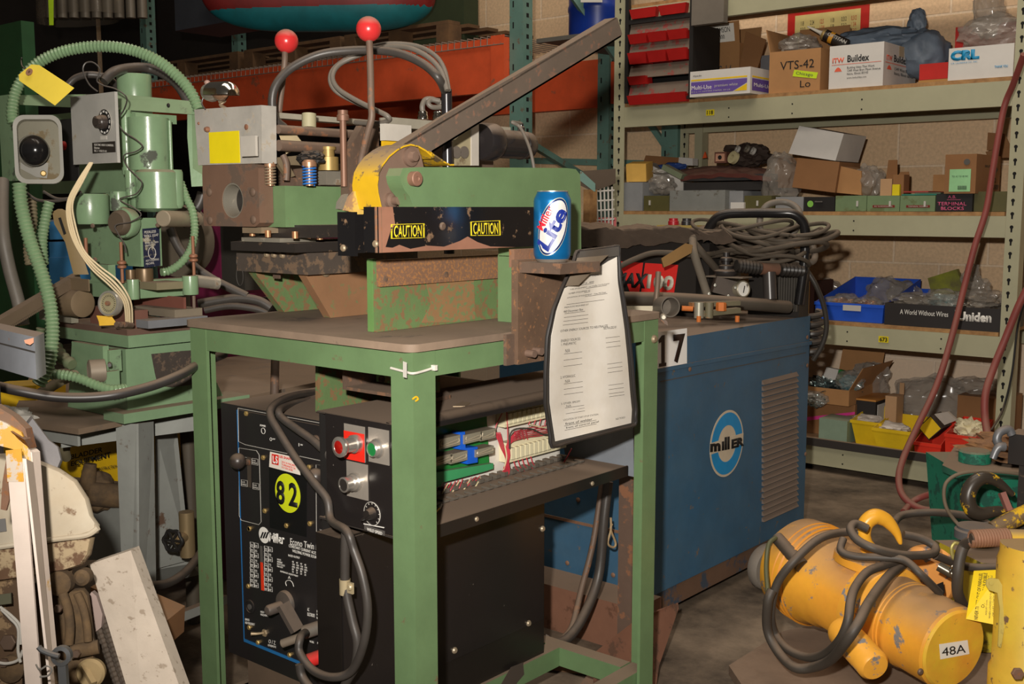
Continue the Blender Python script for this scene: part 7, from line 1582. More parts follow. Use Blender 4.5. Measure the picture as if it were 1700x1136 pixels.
text('THOMSON\nAH2000', lbq[0]+Vector((.02, -.0015, .01)), lbq[1]+Vector((-.02, -.0015, .01)), lbq[3]+Vector((.02, -.0015, -.015)), ink, l_); ft('AC-14', q, .3, .8, .45, .65, inkgrey, t)
b = B(); b.prism([PY(a_, c_, 4.80) for a_, c_ in ((1238, 52), (1272, 66), (1258, 112), (1228, 112))], (0, .004, 0)); b.build('flap', cardd, t)
B_ = B(); B_.box(*[PY(1263, 100, 4.86).x, PY(1280, 100, 4.86).x, 4.86, 5.0, SH[1]+.0006, PY(1270, 92, 4.86).z]); tag(B_.build('grey_carton', M('carton_slate', (120, 120, 124), .8)), 'pale grey carton between the purple carton and the VTS-42 carton', 'carton')
t, q = open_box('open_carton', 'open brown carton hand marked VTS-42 with lime sticker on the top shelf', 1278, 1363, 83, 1, 4.52, .28, card, (('L', 78, .10), ('B', 85, .13)))
ft('VTS-42', q, .22, .88, .55, .75, ink, t); ft('Lo', q, .62, .82, .10, .26, ink, t)
s_ = fq_(q, [(.47, .38), (.93, .28), (.96, .42), (.50, .53)], M('sticker_lime', (200, 230, 40), .5), t, 'lime_sticker', o=.001); xa, xb, y0_, y1_, zb, zt = q
f = lambda u, v: Vector((xa+(xb-xa)*u, y0_-.0018, zb+(zt-zb)*v)); text('Chicago', f(.53, .40), f(.86, .32), f(.54, .49), inkgrey, s_)
bag('bag', 'clear plastic bag sticking out of the VTS-42 carton', 1328, 76, 4.62, (.08, .08, .05), 5)
t, q = box_thing('white_carton', 'white fastener carton with black lettering and orange logo on the top shelf', 'carton', 1378, 1468, 73, 1, 4.52, .36, whitebox)
orp = M('print_orange', (230, 100, 70), .6)
ft('Buildex', q, .34, .74, .60, .76, ink, t, .02); ft('ITW', q, .06, .28, .60, .72, orp, t, .03); fq_(q, R4(.05, .96, .555, .565), orp, t, 'rule'); fq_(q, [(.10, .40), (.24, .40), (.22, .45), (.20, .48), (.17, .50), (.14, .48), (.12, .45)], orp, t, 'dome')
ft('Building Ideas That Work\n1349 West Bryn Mawr Avenue\nItasca, Illinois 60143', q, .34, .95, .30, .50, ink, t); ft('www.itwbuildex.com', q, .34, .7, .22, .26, inkgrey, t)
ft('Buildex', q, .30, .72, .60, .76, ink, t, .02, True); ft('ITW', q, .08, .25, .60, .72, orp, t, .03, True); fq_(q, R4(.05, .96, .545, .56), orp, t, 'rule', True); fq_(q, [(.10, .40), (.24, .40), (.21, .47), (.17, .50), (.13, .47)], orp, t, 'dome', True); ft('1349 West Bryn\nItasca, Illinois 60143', q, .32, .9, .30, .48, ink, t, 0, True); fq_(q, R4(.45, .6, .75, .999), M('tape_tan', (190, 168, 130), .4), t, 'tape', True, o=.0003)
tt = thing('caulk_tube', 'black and gold caulking tube with white nozzle lying on the white cartons', 'tube', PY(1385, 70, 4.56))
a_, c_ = PY(1366, 56, 4.58), PY(1406, 75, 4.60); ax = (c_-a_).normalized(); L0 = (c_-a_).length
B().lathe(a_, ax, [(.022, 0), (.024, .002), (.024, L0), (0, L0)], 24).build('cartridge', M('tube_black', (40, 34, 30), .4), tt)
B().lathe(a_, ax, [(.0235, .0), (.0242, .001), (.0242, .012), (.0235, .013)], 24, cap=False).build('end_ring', brass, tt); B().lathe(a_, -ax, [(.018, 0), (.010, .008), (.008, .016), (.003, .075), (0, .075)], 16).build('nozzle', M('nozzle', (220, 214, 200), .4), tt)
B().lathe(a_+ax*.035, ax, [(.0244, 0), (.0244, .018)], 24, cap=False).build('gold_band', M('band_gold', (214, 150, 40), .4), tt)
sd = (ax.cross(FW)).normalized(); text('OFTITAN', a_+ax*.016-FW*.0255-sd*.008, a_+ax*(L0-.012)-FW*.0255-sd*.008, a_+ax*.016-FW*.0255+sd*.008, whitedim, tt, bold=.03) if sd.z > 0 else text('OFTITAN', a_+ax*.016-FW*.0255+sd*.008, a_+ax*(L0-.012)-FW*.0255+sd*.008, a_+ax*.016-FW*.0255-sd*.008, whitedim, tt, bold=.03)
gb_ = M('bag_blue', (112, 126, 142), .5, var=.2, bump=.6, bscale=40)
b = B(); b.blob(PY(1450, 68, 4.80), (.20, .08, .055), 11, .25, freq=3); b.blob(PY(1533, 92, 4.84), (.105, .10, .105), 12, .18, freq=2); b.blob(PY(1523, 38, 4.86), (.038, .03, .06), 13, .2)
tag(b.build('blue_bag', gb_), 'crumpled grey blue plastic bag spread behind the white fastener carton', 'plastic bag')
t, q = box_thing('red_box', 'red box resting on a tan box between the white cartons on the top shelf', 'box', 1527, 1574, 105, 1, 4.62, .2, M('box_red', (190, 32, 24), .6), z0=PY(1550, 132, 4.62).z+.001)
B_ = B(); B_.box(PY(1524, 150, 4.62).x, PY(1574, 150, 4.62).x, 4.62, 4.84, SH[1]+.0006, PY(1550, 132, 4.62).z); tag(B_.build('tan_box', M('box_tan', (176, 130, 70), .7, dust=.4)), 'low tan box under the red box on the top shelf', 'box')
t, q = box_thing('white_carton', 'white carton with large blue CRL lettering at the right of the top shelf', 'carton', 1576, 1684, 76, 1, 4.512, .3, whitebox)
crl = M('print_cyan', (28, 140, 190), .5); ft('CRL', q, .03, .48, .60, .92, crl, t, .08); ft('C.R. LAURENCE CO., INC.', q, .04, .46, .50, .55, crl, t); ft('THANK YOU', q, .72, .92, .28, .36, crl, t, .02)
b = B(); b.blob(PY(1652, 55, 4.62), (.13, .08, .07), 21, .3); b.blob(PY(1640, 15, 4.64), (.055, .05, .11), 22, .25); tag(b.build('clear_bag', plastic), 'tall clear plastic bag standing on the white CRL carton', 'plastic bag')
B_ = B(); B_.box(PY(1586, 60, 4.75).x, PY(1690, 60, 4.75).x, 4.75, 4.95, SH[1]+.18, PY(1640, 40, 4.75).z); o = B_.build('red_carton', M('box_red')); tag(o, 'red box standing behind the white CRL carton', 'box'); 
for v in o.data.vertices:
    if v.co.z < .01: v.co.z = SH[1]+.001-o.location.z
# ---- second shelf: row of boxes along the front
def plain(name, label, cat, px0, px1, ptop, m, sh=2, y=4.52, dep=.26, handle=None, **k):
    t, q = box_thing(name, label, cat, px0, px1, ptop, sh, y, dep, m, **k); 
    if handle is not None:
        u = handle; xh = q[0]+(q[1]-q[0])*u; B().box(xh-.004, xh+.004, q[2]-.006, q[2]-.0005, q[5]-.045, q[5]-.022, .001).build('latch', whitedim, t)
    return t, q
plain('grey_box', 'plain light grey box at the left end of the second shelf', 'box', 1030, 1067, 303, M('box_grey', (136, 138, 140), .6))
plain('olive_box', 'olive drab box next to the light grey box at the left of the second shelf', 'box', 1069, 1111, 325, olive, handle=.25)
plain('parts_bin', 'long worn grey steel parts bin on the second shelf behind the beer can side', 'bin', 1112, 1204, 316, grey, dep=.30)
plain('grey_box', 'slanted grey sheet box between the long parts bin and the olive box', 'box', 1205, 1234, 317, M('box_grey'), y=4.56)
plain('white_box', 'very small white box in front of the slanted grey box on the second shelf', 'box', 1213, 1235, 336, whitebox, y=4.505, dep=.05)
plain('olive_box', 'olive drab box in the middle of the second shelf above the carry handle', 'box', 1236, 1281, 325, olive, handle=.5)
plain('grey_box', 'light grey box left of the black latch case on the second shelf', 'box', 1288, 1334, 327, M('box_grey'), y=4.55)
t, q = plain('latch_case', 'small black case with round green sticker on the second shelf', 'case', 1335, 1386, 327, black)
B().lathe((q[0]+.03, q[2]-.0005, q[5]-.03), NY, [(.014, 0), (.014, .001), (0, .001)], 20).build('green_sticker', M('sticker_green', (130, 190, 80), .5), t); B().tube([(q[0]+.06, q[2]-.004, q[5]-.02), (q[0]+.055, q[2]-.006, q[4]+.04), (q[1]-.055, q[2]-.006, q[4]+.04), (q[1]-.06, q[2]-.004, q[5]-.02)], .003, 6).build('latch_wire', inkgrey, t)
gl = 0
for i, (a_, c_, l_) in enumerate(((1387.5, 1439, 'pale green tin box without label, leftmost of the three on the second shelf'), (1440, 1494, 'pale green tin box with brown label strip, middle of the three'), (1495, 1553, 'pale green tin box with brown label strip beside the black TERMINAL BLOCKS box'))):
    t, q = plain('tin_box', l_, 'box', a_, c_, 325, gboxm, handle=.72, group='pale green tin boxes on the second shelf')
    if i: s_ = fq_(q, R4(.18, .86, .24, .40), M('label_brown', (120, 34, 24), .5), t, 'label_strip', o=.001); xa, xb, y0_, y1_, zb, zt = q; f = lambda u, v: Vector((xa+(xb-xa)*u, y0_-.0018, zb+(zt-zb)*v)); text('RIV SCREWMASTER' if i == 1 else 'TERMINAL SCREWS', f(.24, .28), f(.8, .28), f(.24, .36), whitedim, s_)
t, q = plain('terminal_box', 'black box hand lettered A.B. TERMINAL BLOCKS in pink on the second shelf', 'box', 1555, 1615, 322, M('box_black', (22, 20, 22), .6, dust=.3))
pk = M('ink_pink', (224, 96, 140), .6); ft('A.B.', q, .32, .55, .74, .92, pk, t, .01); fq_(q, R4(.3, .68, .66, .68), pk, t, 'underline', o=.001); ft('TERMINAL', q, .04, .84, .34, .54, pk, t, .01); ft('BLOCKS', q, .14, .78, .08, .27, pk, t, .01)
plain('olive_box', 'large olive box at the right end of the second shelf', 'box', 1618, 1672, 318, olive, y=4.54)
# things piled on them
ztop2 = lambda py: PY(1200, py, 4.6).z
B_ = B(); q = cboxc(1037, 1064, 1078, 276, 304, d=5.35); B_.obox(((q[0]+q[1])/2, q[2]+.06, PY(1055, 302, 4.6).z+.05), (.10, .12, .085), (.15, 0, .3), .006); tag(B_.build('yellow_tub', M('tub_yellow', (222, 176, 84), .6)), 'yellow plastic tub on the light grey box at the left of the second shelf', 'tub')
B_ = B(); B_.prism([PY(a_, c_, 4.9) for a_, c_ in ((1072, 258), (1130, 262), (1128, 276), (1100, 285), (1066, 275))], (0, .02, 0)); tag(B_.build('dark_carton', cardd), 'flat brown carton piece lying at the back left of the second shelf', 'carton')
B_ = B(); B_.prism([PY(a_, c_, 4.85) for a_, c_ in ((1127, 261), (1150, 263), (1150, 275), (1126, 274))], (0, .05, 0)); tag(B_.build('white_packet', whitebox), 'white packet behind the pile on the second shelf', 'packet')
B_ = B(); B_.prism([PY(a_, c_, 4.75) for a_, c_ in ((1062, 272), (1074, 270), (1095, 282), (1134, 300), (1134, 318), (1075, 315))], (0, .08, 0)); tag(B_.build('white_sheets', whitebox), 'stack of white sheets leaning over the boxes at the left of the second shelf', 'papers')
bag('blue_wrap', 'crumpled blue plastic at the left of the second shelf', 1117, 276, 4.8, (.075, .03, .018), 31, M('wrap_blue', (50, 80, 150), .4), cat='plastic wrap')
bag('bag', 'small clear bag over the first olive box on the second shelf', 1098, 307, 4.62, (.07, .06, .045), 32)
B_ = B(); B_.bar(PY(1104, 277, 4.6), PY(1136, 294, 4.6), .05, .025); tag(B_.build('green_fitting', M('fit_green', (120, 130, 104), .6, dust=.5)), 'greenish metal fitting lying slanted on the second shelf pile', 'fitting')
B_ = B(); B_.blob(PY(1100, 285, 4.65), (.05, .05, .012), 33, .2); tag(B_.build('rope_coil', whitedim), 'flat pale coil lying on the second shelf left pile', 'coil')
dk_ = M('cloth_black', (44, 42, 42), .85, dust=.5, bump=.4); rd_ = M('cloth_red', (104, 54, 46), .85, dust=.4, bump=.4)
for (x0, x1, yt, yb, m_, l_, nm, cat_) in ((1135, 1278, 301, 317, dk_, 'lower black case of the dark pile in the middle of the second shelf', 'black_case', 'case'), (1135, 1278, 288, 301, M('case_charcoal', (60, 58, 58), .8, dust=.5), 'upper charcoal case of the dark pile on the second shelf', 'black_case', 'case')):
    a_, c_ = PY(x0, yb, 4.62), PY(x1, yt, 4.62)
    B_ = B(); B_.box(a_.x, c_.x, 4.62, 4.84, a_.z, c_.z, .006); tag(B_.build(nm, m_), l_, cat_)
def drape(u, v):
    p = PY(1130+150*u, 288-12*v, 4.60+.2*v); return p+Vector((0, 0, .03*sin(pi*u)*(1-abs(v-.5))+.012*noise.noise(Vector((u*8, v*4, 2)))-.015))
tag(B().grid(drape, 40, 12, t=.02).build('red_cloth', rd_), 'dark red folded cloth on top of the black cases on the second shelf', 'cloth')
mt = thing('square_meter', 'square salmon faced meter standing on the red cloth pile', 'meter', PY(1196, 272, 4.68))
a_, c_ = PY(1186, 271, 4.66), PY(1206, 252, 4.66); B().box(a_.x, c_.x, 4.66, 4.72, a_.z, c_.z, .008).build('case', M('meter_brown', (110, 70, 56), .6), mt); B().box(a_.x+.008, c_.x-.008, 4.656, 4.66, a_.z+.008, c_.z-.008, .002).build('face', M('meter_salmon', (196, 146, 120), .6), mt); B().lathe(((a_.x+c_.x)/2, 4.6555, (a_.z+c_.z)/2), NY, [(.010, 0), (.010, .002), (0, .003)], 16).build('spindle', ink, mt)
B_ = B(); B_.lathe(PY(1220, 263, 4.66), (-.3, -.8, .3), [(.012, 0), (.030, 0), (.030, .018), (.012, .018), (.012, 0)], 24, cap=False); tag(B_.build('tape_roll', M('tape_cream', (190, 180, 140), .5)), 'cream tape roll beside the salmon faced meter', 'tape roll')
b = B(); b.blob(PY(1240, 258, 4.78), (.11, .07, .055), 41, .35, freq=3); tag(b.build('cable_tangle', M('tangle_dark', (60, 46, 38), .8, var=.3)), 'tangle of dark cable with fittings behind the tape roll', 'cable')
for k, (px_, py_) in enumerate(((1226, 249), (1242, 248), (1252, 252))):
    B_ = B(); B_.lathe(PY(px_, py_, 4.70), (-.5, -.7, .4), [(.008, 0), (.018, 0), (.018, .012), (.008, .012), (.008, 0)], 16, cap=False); tag(B_.build('ring_fitting', (whitedim, steel, whitedim)[k]), ('white ring fitting at the left on the dark cable tangle', 'steel ring fitting in the middle of the dark cable tangle', 'white ring fitting at the right on the dark cable tangle')[k], 'fitting')
B_ = B(); B_.prism([PY(a_, c_, 4.95) for a_, c_ in ((1170, 252), (1173, 262), (1166, 263))], (0, .01, 0)); tag(B_.build('orange_tip', M('tip_orange', (226, 90, 40), .6)), 'orange triangular tip behind the salmon faced meter', 'tag')
bag('bag', 'large clear bag hanging between the dark pile and the tilted brown carton', 1298, 300, 4.66, (.085, .09, .12), 42)
# tilted cartons
def tilt(name, label, pts, y, dep, m_, cat='carton'):
    return tag(B().prism([PY(a_, c_, y) for a_, c_ in pts], (0, dep, 0), .002).build(name, m_), label, cat)
b = B(); b.prism([PY(a_, c_, 4.70) for a_, c_ in ((1285, 262), (1325, 262), (1322, 312), (1288, 312))], (0, .2, 0)); tag(b.build('dark_carton', cardd), 'dark brown carton standing behind the clear bag on the second shelf', 'carton')
o = tilt('tilted_carton', 'brown carton tilted under the white carton on the second shelf', ((1324, 262), (1394, 269), (1386, 320), (1315, 311)), 4.56, .22, cardd)
o = tilt('white_carton', 'large white carton tilted on top of the tilted brown carton', ((1327, 209), (1401, 222), (1387, 267), (1309, 255)), 4.56, .24, whitebox)
tilt('address_carton', 'small brown carton with printed grid right of the tilted brown carton', ((1396, 276), (1430, 284), (1430, 324), (1388, 320)), 4.58, .16, card)
bag('bag', 'clear bag slumped at the right end of the tilted cartons', 1443, 305, 4.64, (.06, .06, .075), 44)
for (a_, c_, yt, l_) in ((1462, 1481, 266, 'left of two narrow upright tan cartons on the tin boxes'), (1483, 1501, 286, 'right of two narrow upright tan cartons on the tin boxes')):
    zb_ = PY(1480, 325, 4.52).z+.0008
    t, q = box_thing('narrow_carton', l_, 'carton', a_, c_, 297 if a_ < 1470 else 290, 2, 4.56, .06, cardt if a_ < 1470 else cardd, z0=zb_, group='narrow upright cartons')
    B().prism([(q[0], q[3]-.003, q[5]), (q[1], q[3]-.003, q[5]), (q[1]-.004, q[3], PY(1470, yt, 4.62).z), (q[0]+.006, q[3], PY(1470, yt, 4.62).z)], (0, .003, 0)).build('flap', cardd, t)
B_ = B(); zb_ = PY(1480, 325, 4.52).z+.001
c = PY(1489, 318, 4.545); B_.box(c.x-.016, c.x+.014, c.y-.01, c.y+.005, zb_, zb_+.045, .004); tag(B_.build('yellow_clip', stkyel), 'small yellow clip in front of the narrow tan cartons', 'clip')
for k, (m_, l_) in enumerate(((M('folder_teal', (40, 120, 104), .5), 'teal folder, lowest of three lying on the tin boxes'), (M('folder_green', (90, 104, 84), .6), 'grey green folder in the middle of three on the tin boxes'), (M('folder_red', (160, 50, 44), .6), 'red folder end sticking out on top of the other folders'))):
    B_ = B(); x0, x1 = PY(1500 if k != 1 else 1520, 322, 4.56).x, PY(1563-22*(k == 2), 322, 4.56).x; z = zb_+.006*k; B_.box(x0, x1, 4.54+.01*k, 4.76, z, z+.005, .001); tag(B_.build('folder', m_), l_, 'folder', 'folders on the tin boxes')
zc2 = PY(1600, 322, 4.54).z+.0008
t, q = box_thing('brown_carton', 'brown carton with mint green label at the right of the second shelf', 'carton', 1570, 1622, 256, 2, 4.50, .30, cardd, z0=zc2)
ml = fq_(q, R4(.16, .84, .05, .62), M('label_mint', (150, 206, 150), .5), t, 'mint_label', o=.001); xa, xb, y0_, y1_, zb, zt = q; f = lambda u, v: Vector((xa+(xb-xa)*u, y0_-.0018, zb+(zt-zb)*v)); text('TO: AC CO 68 INC', f(.24, .42), f(.76, .42), f(.24, .46), ink, ml); text('|||||||', f(.45, .10), f(.72, .10), f(.45, .2), ink, ml, bold=.03)
B_ = B(); B_.lathe(f(.70, .80), NY, [(.012, 0), (.012, .0008), (0, .0009)], 20); B_.build('round_stamp', inkgrey, t)
B().prism([Vector((q[1]+.001, q[2]+.10+(q[3]-q[2])*u, q[4]+(q[5]-q[4])*v)) for u, v in ((.32, .62), (.44, .78), (.56, .64), (.44, .50))], (.0005, 0, 0)).build('diamond_logo', ink, t); ft('ARMOR PARTS\nELECTRICAL GROUP', q, .5, .96, .12, .42, ink, t, .01, True); ft('BALLEY', q, .35, .58, .68, .74, ink, t, .01, True)
B_ = B(); B_.box(PY(1549, 300, 4.80).x, PY(1575, 300, 4.80).x, 4.80, 4.98, SH[2]+.001, PY(1560, 290, 4.8).z); tag(B_.build('brown_carton', card), 'plain brown carton behind the mint labelled carton', 'carton')
B_ = B(); B_.prism([PY(a_, c_, 4.85) for a_, c_ in ((1638, 250), (1640, 220), (1668, 222), (1678, 245))], (0, .004, 0)); B_.prism([PY(a_, c_, 4.85) for a_, c_ in ((1636, 252), (1690, 240), (1690, 262), (1640, 262))], (0, .12, 0)); tag(B_.build('flap_carton', cardd), 'brown carton with raised flap behind the red hose on the second shelf', 'carton')
# ---- third shelf
def tub(name, label, px0, px1, pt, pb_, y, dep, m_, sh, slope=.2, taper=.10, group=None, front=.62):
    """stacking bin: sloped sides, low front"""
    xa, xb = PY(px0, pb_, y).x, PY(px1, pb_, y).x; zb = SH[sh]+.0008; zt = PY((px0+px1)/2, pt, y).z; w_ = xb-xa; h = zt-zb; t = .003
    b = B(); k = taper*h; L0 = [(xa+k, y+k*.5), (xb-k, y+k*.5), (xb-k, y+dep-k*.3), (xa+k, y+dep-k*.3)]; hz = [front*h, front*h, h*1.35, h*1.35]
    def ring(ins, lift=0): return [b.bm.verts.new((p[0]+(ins if i in (0, 3) else -ins), p[1]+(ins if i < 2 else -ins), zb+lift)) for i, p in enumerate(L0)]
    def top(ins, frac=1): 
        T = [(xa, y), (xb, y), (xb, y+dep), (xa, y+dep)]
        return [b.bm.verts.new((p[0]+(ins if i in (0, 3) else -ins), p[1]+(ins if i < 2 else -ins), zb+hz[i])) for i, p in enumerate(T)]
    o1_, o2_, i2, i1_ = ring(0), top(0), top(t), ring(t, t)
    b.bm.faces.new(o1_)
    for A_, C_ in ((o1_, o2_), (o2_, i2), (i2, i1_)):
        for i in range(4): b.bm.faces.new([A_[i], A_[(i+1) % 4], C_[(i+1) % 4], C_[i]])
    b.bm.faces.new(i1_)
    ro = thing(name, label, 'bin', ((xa+xb)/2, y+dep/2, zb), group); b.build('body', m_, ro)
    B().box(xa-.002, xb+.002, y-.004, y+.003, zb+front*h-.012, zb+front*h+.001, .001).build('front_lip', m_, ro)
    return ro, (xa, xb, y, y+dep, zb, zb+front*h)
t, q = tub('stacking_bin', 'large blue plastic stacking bin full of bagged parts on the third shelf', 1352, 1466, 486, 536, 4.53, .42, binblue, 3, front=.62, taper=.04)
B().box(q[0]+.13, q[0]+.21, q[2]-.0065, q[2]-.0045, q[5]-.03, q[5]-.006, 0).build('paper_label', whitedim, t)
partm = M('parts_metal', (150, 140, 124), .35, .5, var=.5, col2=(96, 80, 60), c2amt=.8, c2scale=60)
for (px_, py_, s_, l_, sd_) in ((1400, 503, (.07, .07, .04), 'clear bag of copper fittings at the left in the blue bin', 51), (1440, 505, (.06, .06, .035), 'clear bag of brass parts at the right in the blue bin', 52)): bag('parts_bag', l_, px_, py_, 4.66, s_, sd_, fill=M('parts_copper', (190, 130, 90), .3, .6, var=.5), cat='bag of parts')
bag('grey_bag', 'upright grey plastic bag standing behind the blue bin', 1475, 488, 4.86, (.09, .06, .075), 53, plastic); bag('grey_bag', 'second grey plastic bag right of the upright one behind the blue bin', 1500, 488, 4.90, (.075, .05, .06), 54, plastic)
bag('grey_bag', 'small clear bag at the back left of the blue bin', 1376, 478, 4.95, (.05, .04, .045), 55, plastic)
B_ = B(); q2 = [PY(a_, c_, 4.98) for a_, c_ in ((1440, 476), (1545, 480), (1542, 496), (1440, 496))]; B_.prism(q2, (0, .005, 0)); tag(B_.build('blue_bin_panel', binblue), 'upright blue plastic bin panel behind the grey bags on the third shelf', 'panel')
t, q = open_box('black_carton', 'long low black carton lettered Uniden on the third shelf', 1469, 1664, 508, 3, 4.51, .30, M('carton_black', (34, 30, 30), .6, dust=.4))
ft('A World Without Wires', q, .14, .56, .52, .74, white, t); ft('Uniden', q, .64, .92, .38, .80, white, t, .05); fq_(q, R4(.615, .62, .3, .85), whitedim, t, 'divider', o=.001)
for i, (px_, py_, s_, f_, l_) in enumerate(((1520, 500, (.10, .08, .035), partm, 'clear bag of small parts at the left in the black Uniden carton'), (1570, 498, (.09, .09, .045), M('parts_aqua', (150, 180, 180), .3, .4, var=.4), 'clear bag of silver and aqua parts in the middle of the black Uniden carton'), (1625, 498, (.10, .08, .045), partm, 'clear bag of mixed parts at the right in the black Uniden carton'))): bag('parts_bag', l_, px_, py_, 4.66, s_, 61+i, fill=f_, cat='bag of parts')
B_ = B(); B_.prism([PY(a_, c_, 4.70) for a_, c_ in ((1540, 462), (1588, 447), (1596, 470), (1600, 494), (1548, 494))], (0, .03, 0), .006); tag(B_.build('green_packet', M('packet_lime', (150, 158, 40), .3, col2=(90, 84, 60), c2amt=.7, c2scale=8)), 'lime green edged parts packet standing in the black Uniden carton', 'packet')
b = B(); b.blob(PY(1612, 462, 4.72), (.035, .03, .06), 65, .3); b.blob(PY(1622, 480, 4.72), (.05, .04, .05), 66, .3); tag(b.build('clear_tube_bag', plastic), 'twisted clear plastic bag standing tall behind the red hose on the third shelf', 'plastic bag')
B_ = B(); B_.box(PY(1332, 480, 4.70).x, PY(1344, 480, 4.70).x, 4.70, 4.9, SH[3]+.001, PY(1338, 468, 4.7).z); tag(B_.build('tan_book', M('book_tan', (196, 150, 90), .7)), 'tan book standing at the left of the blue bin on the third shelf', 'book')
B_ = B(); B_.box(PY(1345, 480, 4.70).x, PY(1352, 480, 4.70).x, 4.70, 4.9, SH[3]+.001, PY(1348, 467, 4.7).z); tag(B_.build('dark_book', M('book_dark', (70, 40, 34), .7)), 'dark narrow book beside the tan book on the third shelf', 'book')
# ---- bottom shelf
t, q = plain('brown_carton', 'long brown carton with pink stripe at the left of the bottom shelf', 'carton', 1340, 1420, 668, cardd, sh=4, y=4.66, dep=.3)
fq_(q, [(.0, .35), (1, .72), (1, .80), (0, .46)], M('stripe_pink', (226, 60, 150), .5), t, 'pink_stripe')
zb4 = PY(1380, 668, 4.66).z+.001
t, q = open_box('open_carton', 'open brown carton full of shiny parts on the long brown carton, bottom shelf', 1338, 1410, 645, 4, 4.60, .34, card, (('R', 60, .12), ('B', 70, .14)), z0=zb4)
shiny = M('parts_shiny', (190, 196, 196), .2, .8, var=.6, col2=(90, 110, 110), c2amt=.7, c2scale=90)
B_ = B(); B_.blob(PY(1378, 646, 4.72), (.10, .10, .05), 71, .5, freq=5, sub=5); tag(B_.build('shiny_parts', shiny), 'heap of small shiny metal parts in the open brown carton', 'metal parts', kind='stuff')
w_ = thing('white_packet', 'white and green packet standing in the heap of shiny parts', 'packet', PY(1383, 628, 4.70)); B().prism([PY(a_, c_, 4.70) for a_, c_ in ((1372, 610), (1392, 614), (1385, 638), (1364, 631))], (0, .02, 0), .002).build('packet', whitebox, w_); B().prism([PY(a_, c_, 4.70) for a_, c_ in ((1393, 614), (1401, 616), (1392, 640), (1386, 638))], (0, .02, 0), .002).build('green_end', M('packet_green', (30, 130, 50), .5), w_)
bag('parts_bag', 'clear bag with teal parts leaning over the open brown carton', 1412, 632, 4.68, (.06, .05, .045), 72, fill=M('parts_teal', (80, 140, 150), .4), cat='bag of parts'); bag('grey_bag', 'dusty grey bag hanging behind the open brown carton on the bottom shelf', 1445, 630, 4.90, (.09, .05, .075), 73)
bag('parts_bag', 'clear bag of screws at the lower left of the open brown carton', 1352, 662, 4.58, (.06, .04, .035), 74, fill=shiny, cat='bag of parts')
plain('green_tin', 'pale green metal tin at the left of the bottom shelf', 'tin', 1360, 1407, 697, M('tin_green', (130, 150, 130), .5, dust=.5), sh=4, y=4.53, dep=.22)
b = B(); t = thing('battery_carton', 'black carton with orange brown top behind the yellow bins', 'carton', PY(1440, 700, 4.70)); a_, c_ = PY(1414, 702, 4.68), PY(1454, 668, 4.68)
B().box(a_.x, c_.x, 4.68, 4.90, SH[4]+.001, c_.z, .002).build('body', M('carton_black'), t); B().box(a_.x, c_.x, 4.68, 4.90, c_.z+.0005, c_.z+.008, .001).build('lid', M('lid_orange', (190, 130, 60), .6), t); B().box(c_.x+.0005, c_.x+.002, 4.70, 4.86, c_.z-.09, c_.z-.015).build('side_label', whitebox, t)
ybin = M('bin_yellow', (222, 186, 20), .45, dust=.4)
t, q = tub('stacking_bin', 'yellow plastic bin, rear one of the two on the bottom shelf', 1411, 1462, 700, 737, 4.56, .22, ybin, 4, taper=.22, front=1, group='yellow bins'); t, q2 = tub('stacking_bin', 'yellow plastic bin, front one of the two on the bottom shelf', 1447, 1512, 714, 748, 4.50, .22, ybin, 4, taper=.22, front=1, group='yellow bins')
for k, (px_, py_, l_) in enumerate(((1440, 697, 'white bagged parts in the rear yellow bin'), (1482, 710, 'white bagged parts in the front yellow bin'))): bag('parts_bag', l_, px_, py_, (4.66, 4.60)[k], (.07, .05, .022), 81+k, M('bag_white', (196, 186, 176), .4), cat='bag of parts')
t, q = box_thing('tan_carton', 'narrow tan carton standing upright behind the front yellow bin', 'carton', 1470, 1489, 658, 4, 4.64, .08, cardt); B().prism([(q[0]+.03, q[3], q[5]), (q[1], q[3], q[5]), (q[1], q[3], q[5]+.05), (q[0]+.03, q[3], q[5]+.05)], (0, .003, 0)).build('flap', cardt, t)
t, q = tub('stacking_bin', 'red plastic bin with open front left of the two on the bottom shelf', 1517, 1562, 722, 748, 4.50, .20, redorange, 4, taper=.05, front=.62, group='red bins'); t, q = tub('stacking_bin', 'larger red plastic bin at the right on the bottom shelf', 1567, 1618, 723, 757, 4.48, .22, redorange, 4, taper=.05, front=1, group='red bins')
for dz_ in (.35, .5, .65): fq_(q, R4(.2, .7, dz_, dz_+.03), M('rib_red', (190, 38, 24), .5), t, 'rib', o=.001)
t = thing('battery_carton', 'black carton with yellow diamond face balanced in the left red bin', 'carton', PY(1543, 732, 4.52))
dq = [(1545, 690), (1564, 712), (1542, 731), (1524, 710)]; B().prism([PY(a_, c_, 4.54) for a_, c_ in dq], (0, .12, 0), .002).build('body', M('carton_black'), t); dqc = PY(1544, 711, 4.539)
dd_ = [PY(a_, c_, 4.539) for a_, c_ in dq]; B().prism([dqc+(p-dqc)*.9 for p in dd_], (0, -.001, 0)).build('yellow_face', M('face_yellow', (230, 190, 20), .5), t)
B().prism([PY(a_, c_, 4.535) for a_, c_ in ((1551, 688), (1573, 684), (1588, 698), (1568, 706))], (0, .02, 0)).build('side_label', M('side_grey', (170, 160, 150), .6), t)
B_ = B(); B_.blob(PY(1610, 712, 4.58), (.055, .05, .04), 91, .45); tag(B_.build('foam_scrap', M('foam_cream', (214, 204, 170), .8)), 'cream foam scrap on top of the larger red bin', 'foam')
cable('tool_handle', [PD(1608, 708, 4.9), PD(1625, 711, 4.88), PD(1650, 718, 4.85)], .016, M('handle_brown', (120, 104, 78), .5), 'brown round tool handle resting on the larger red bin', 'tool')
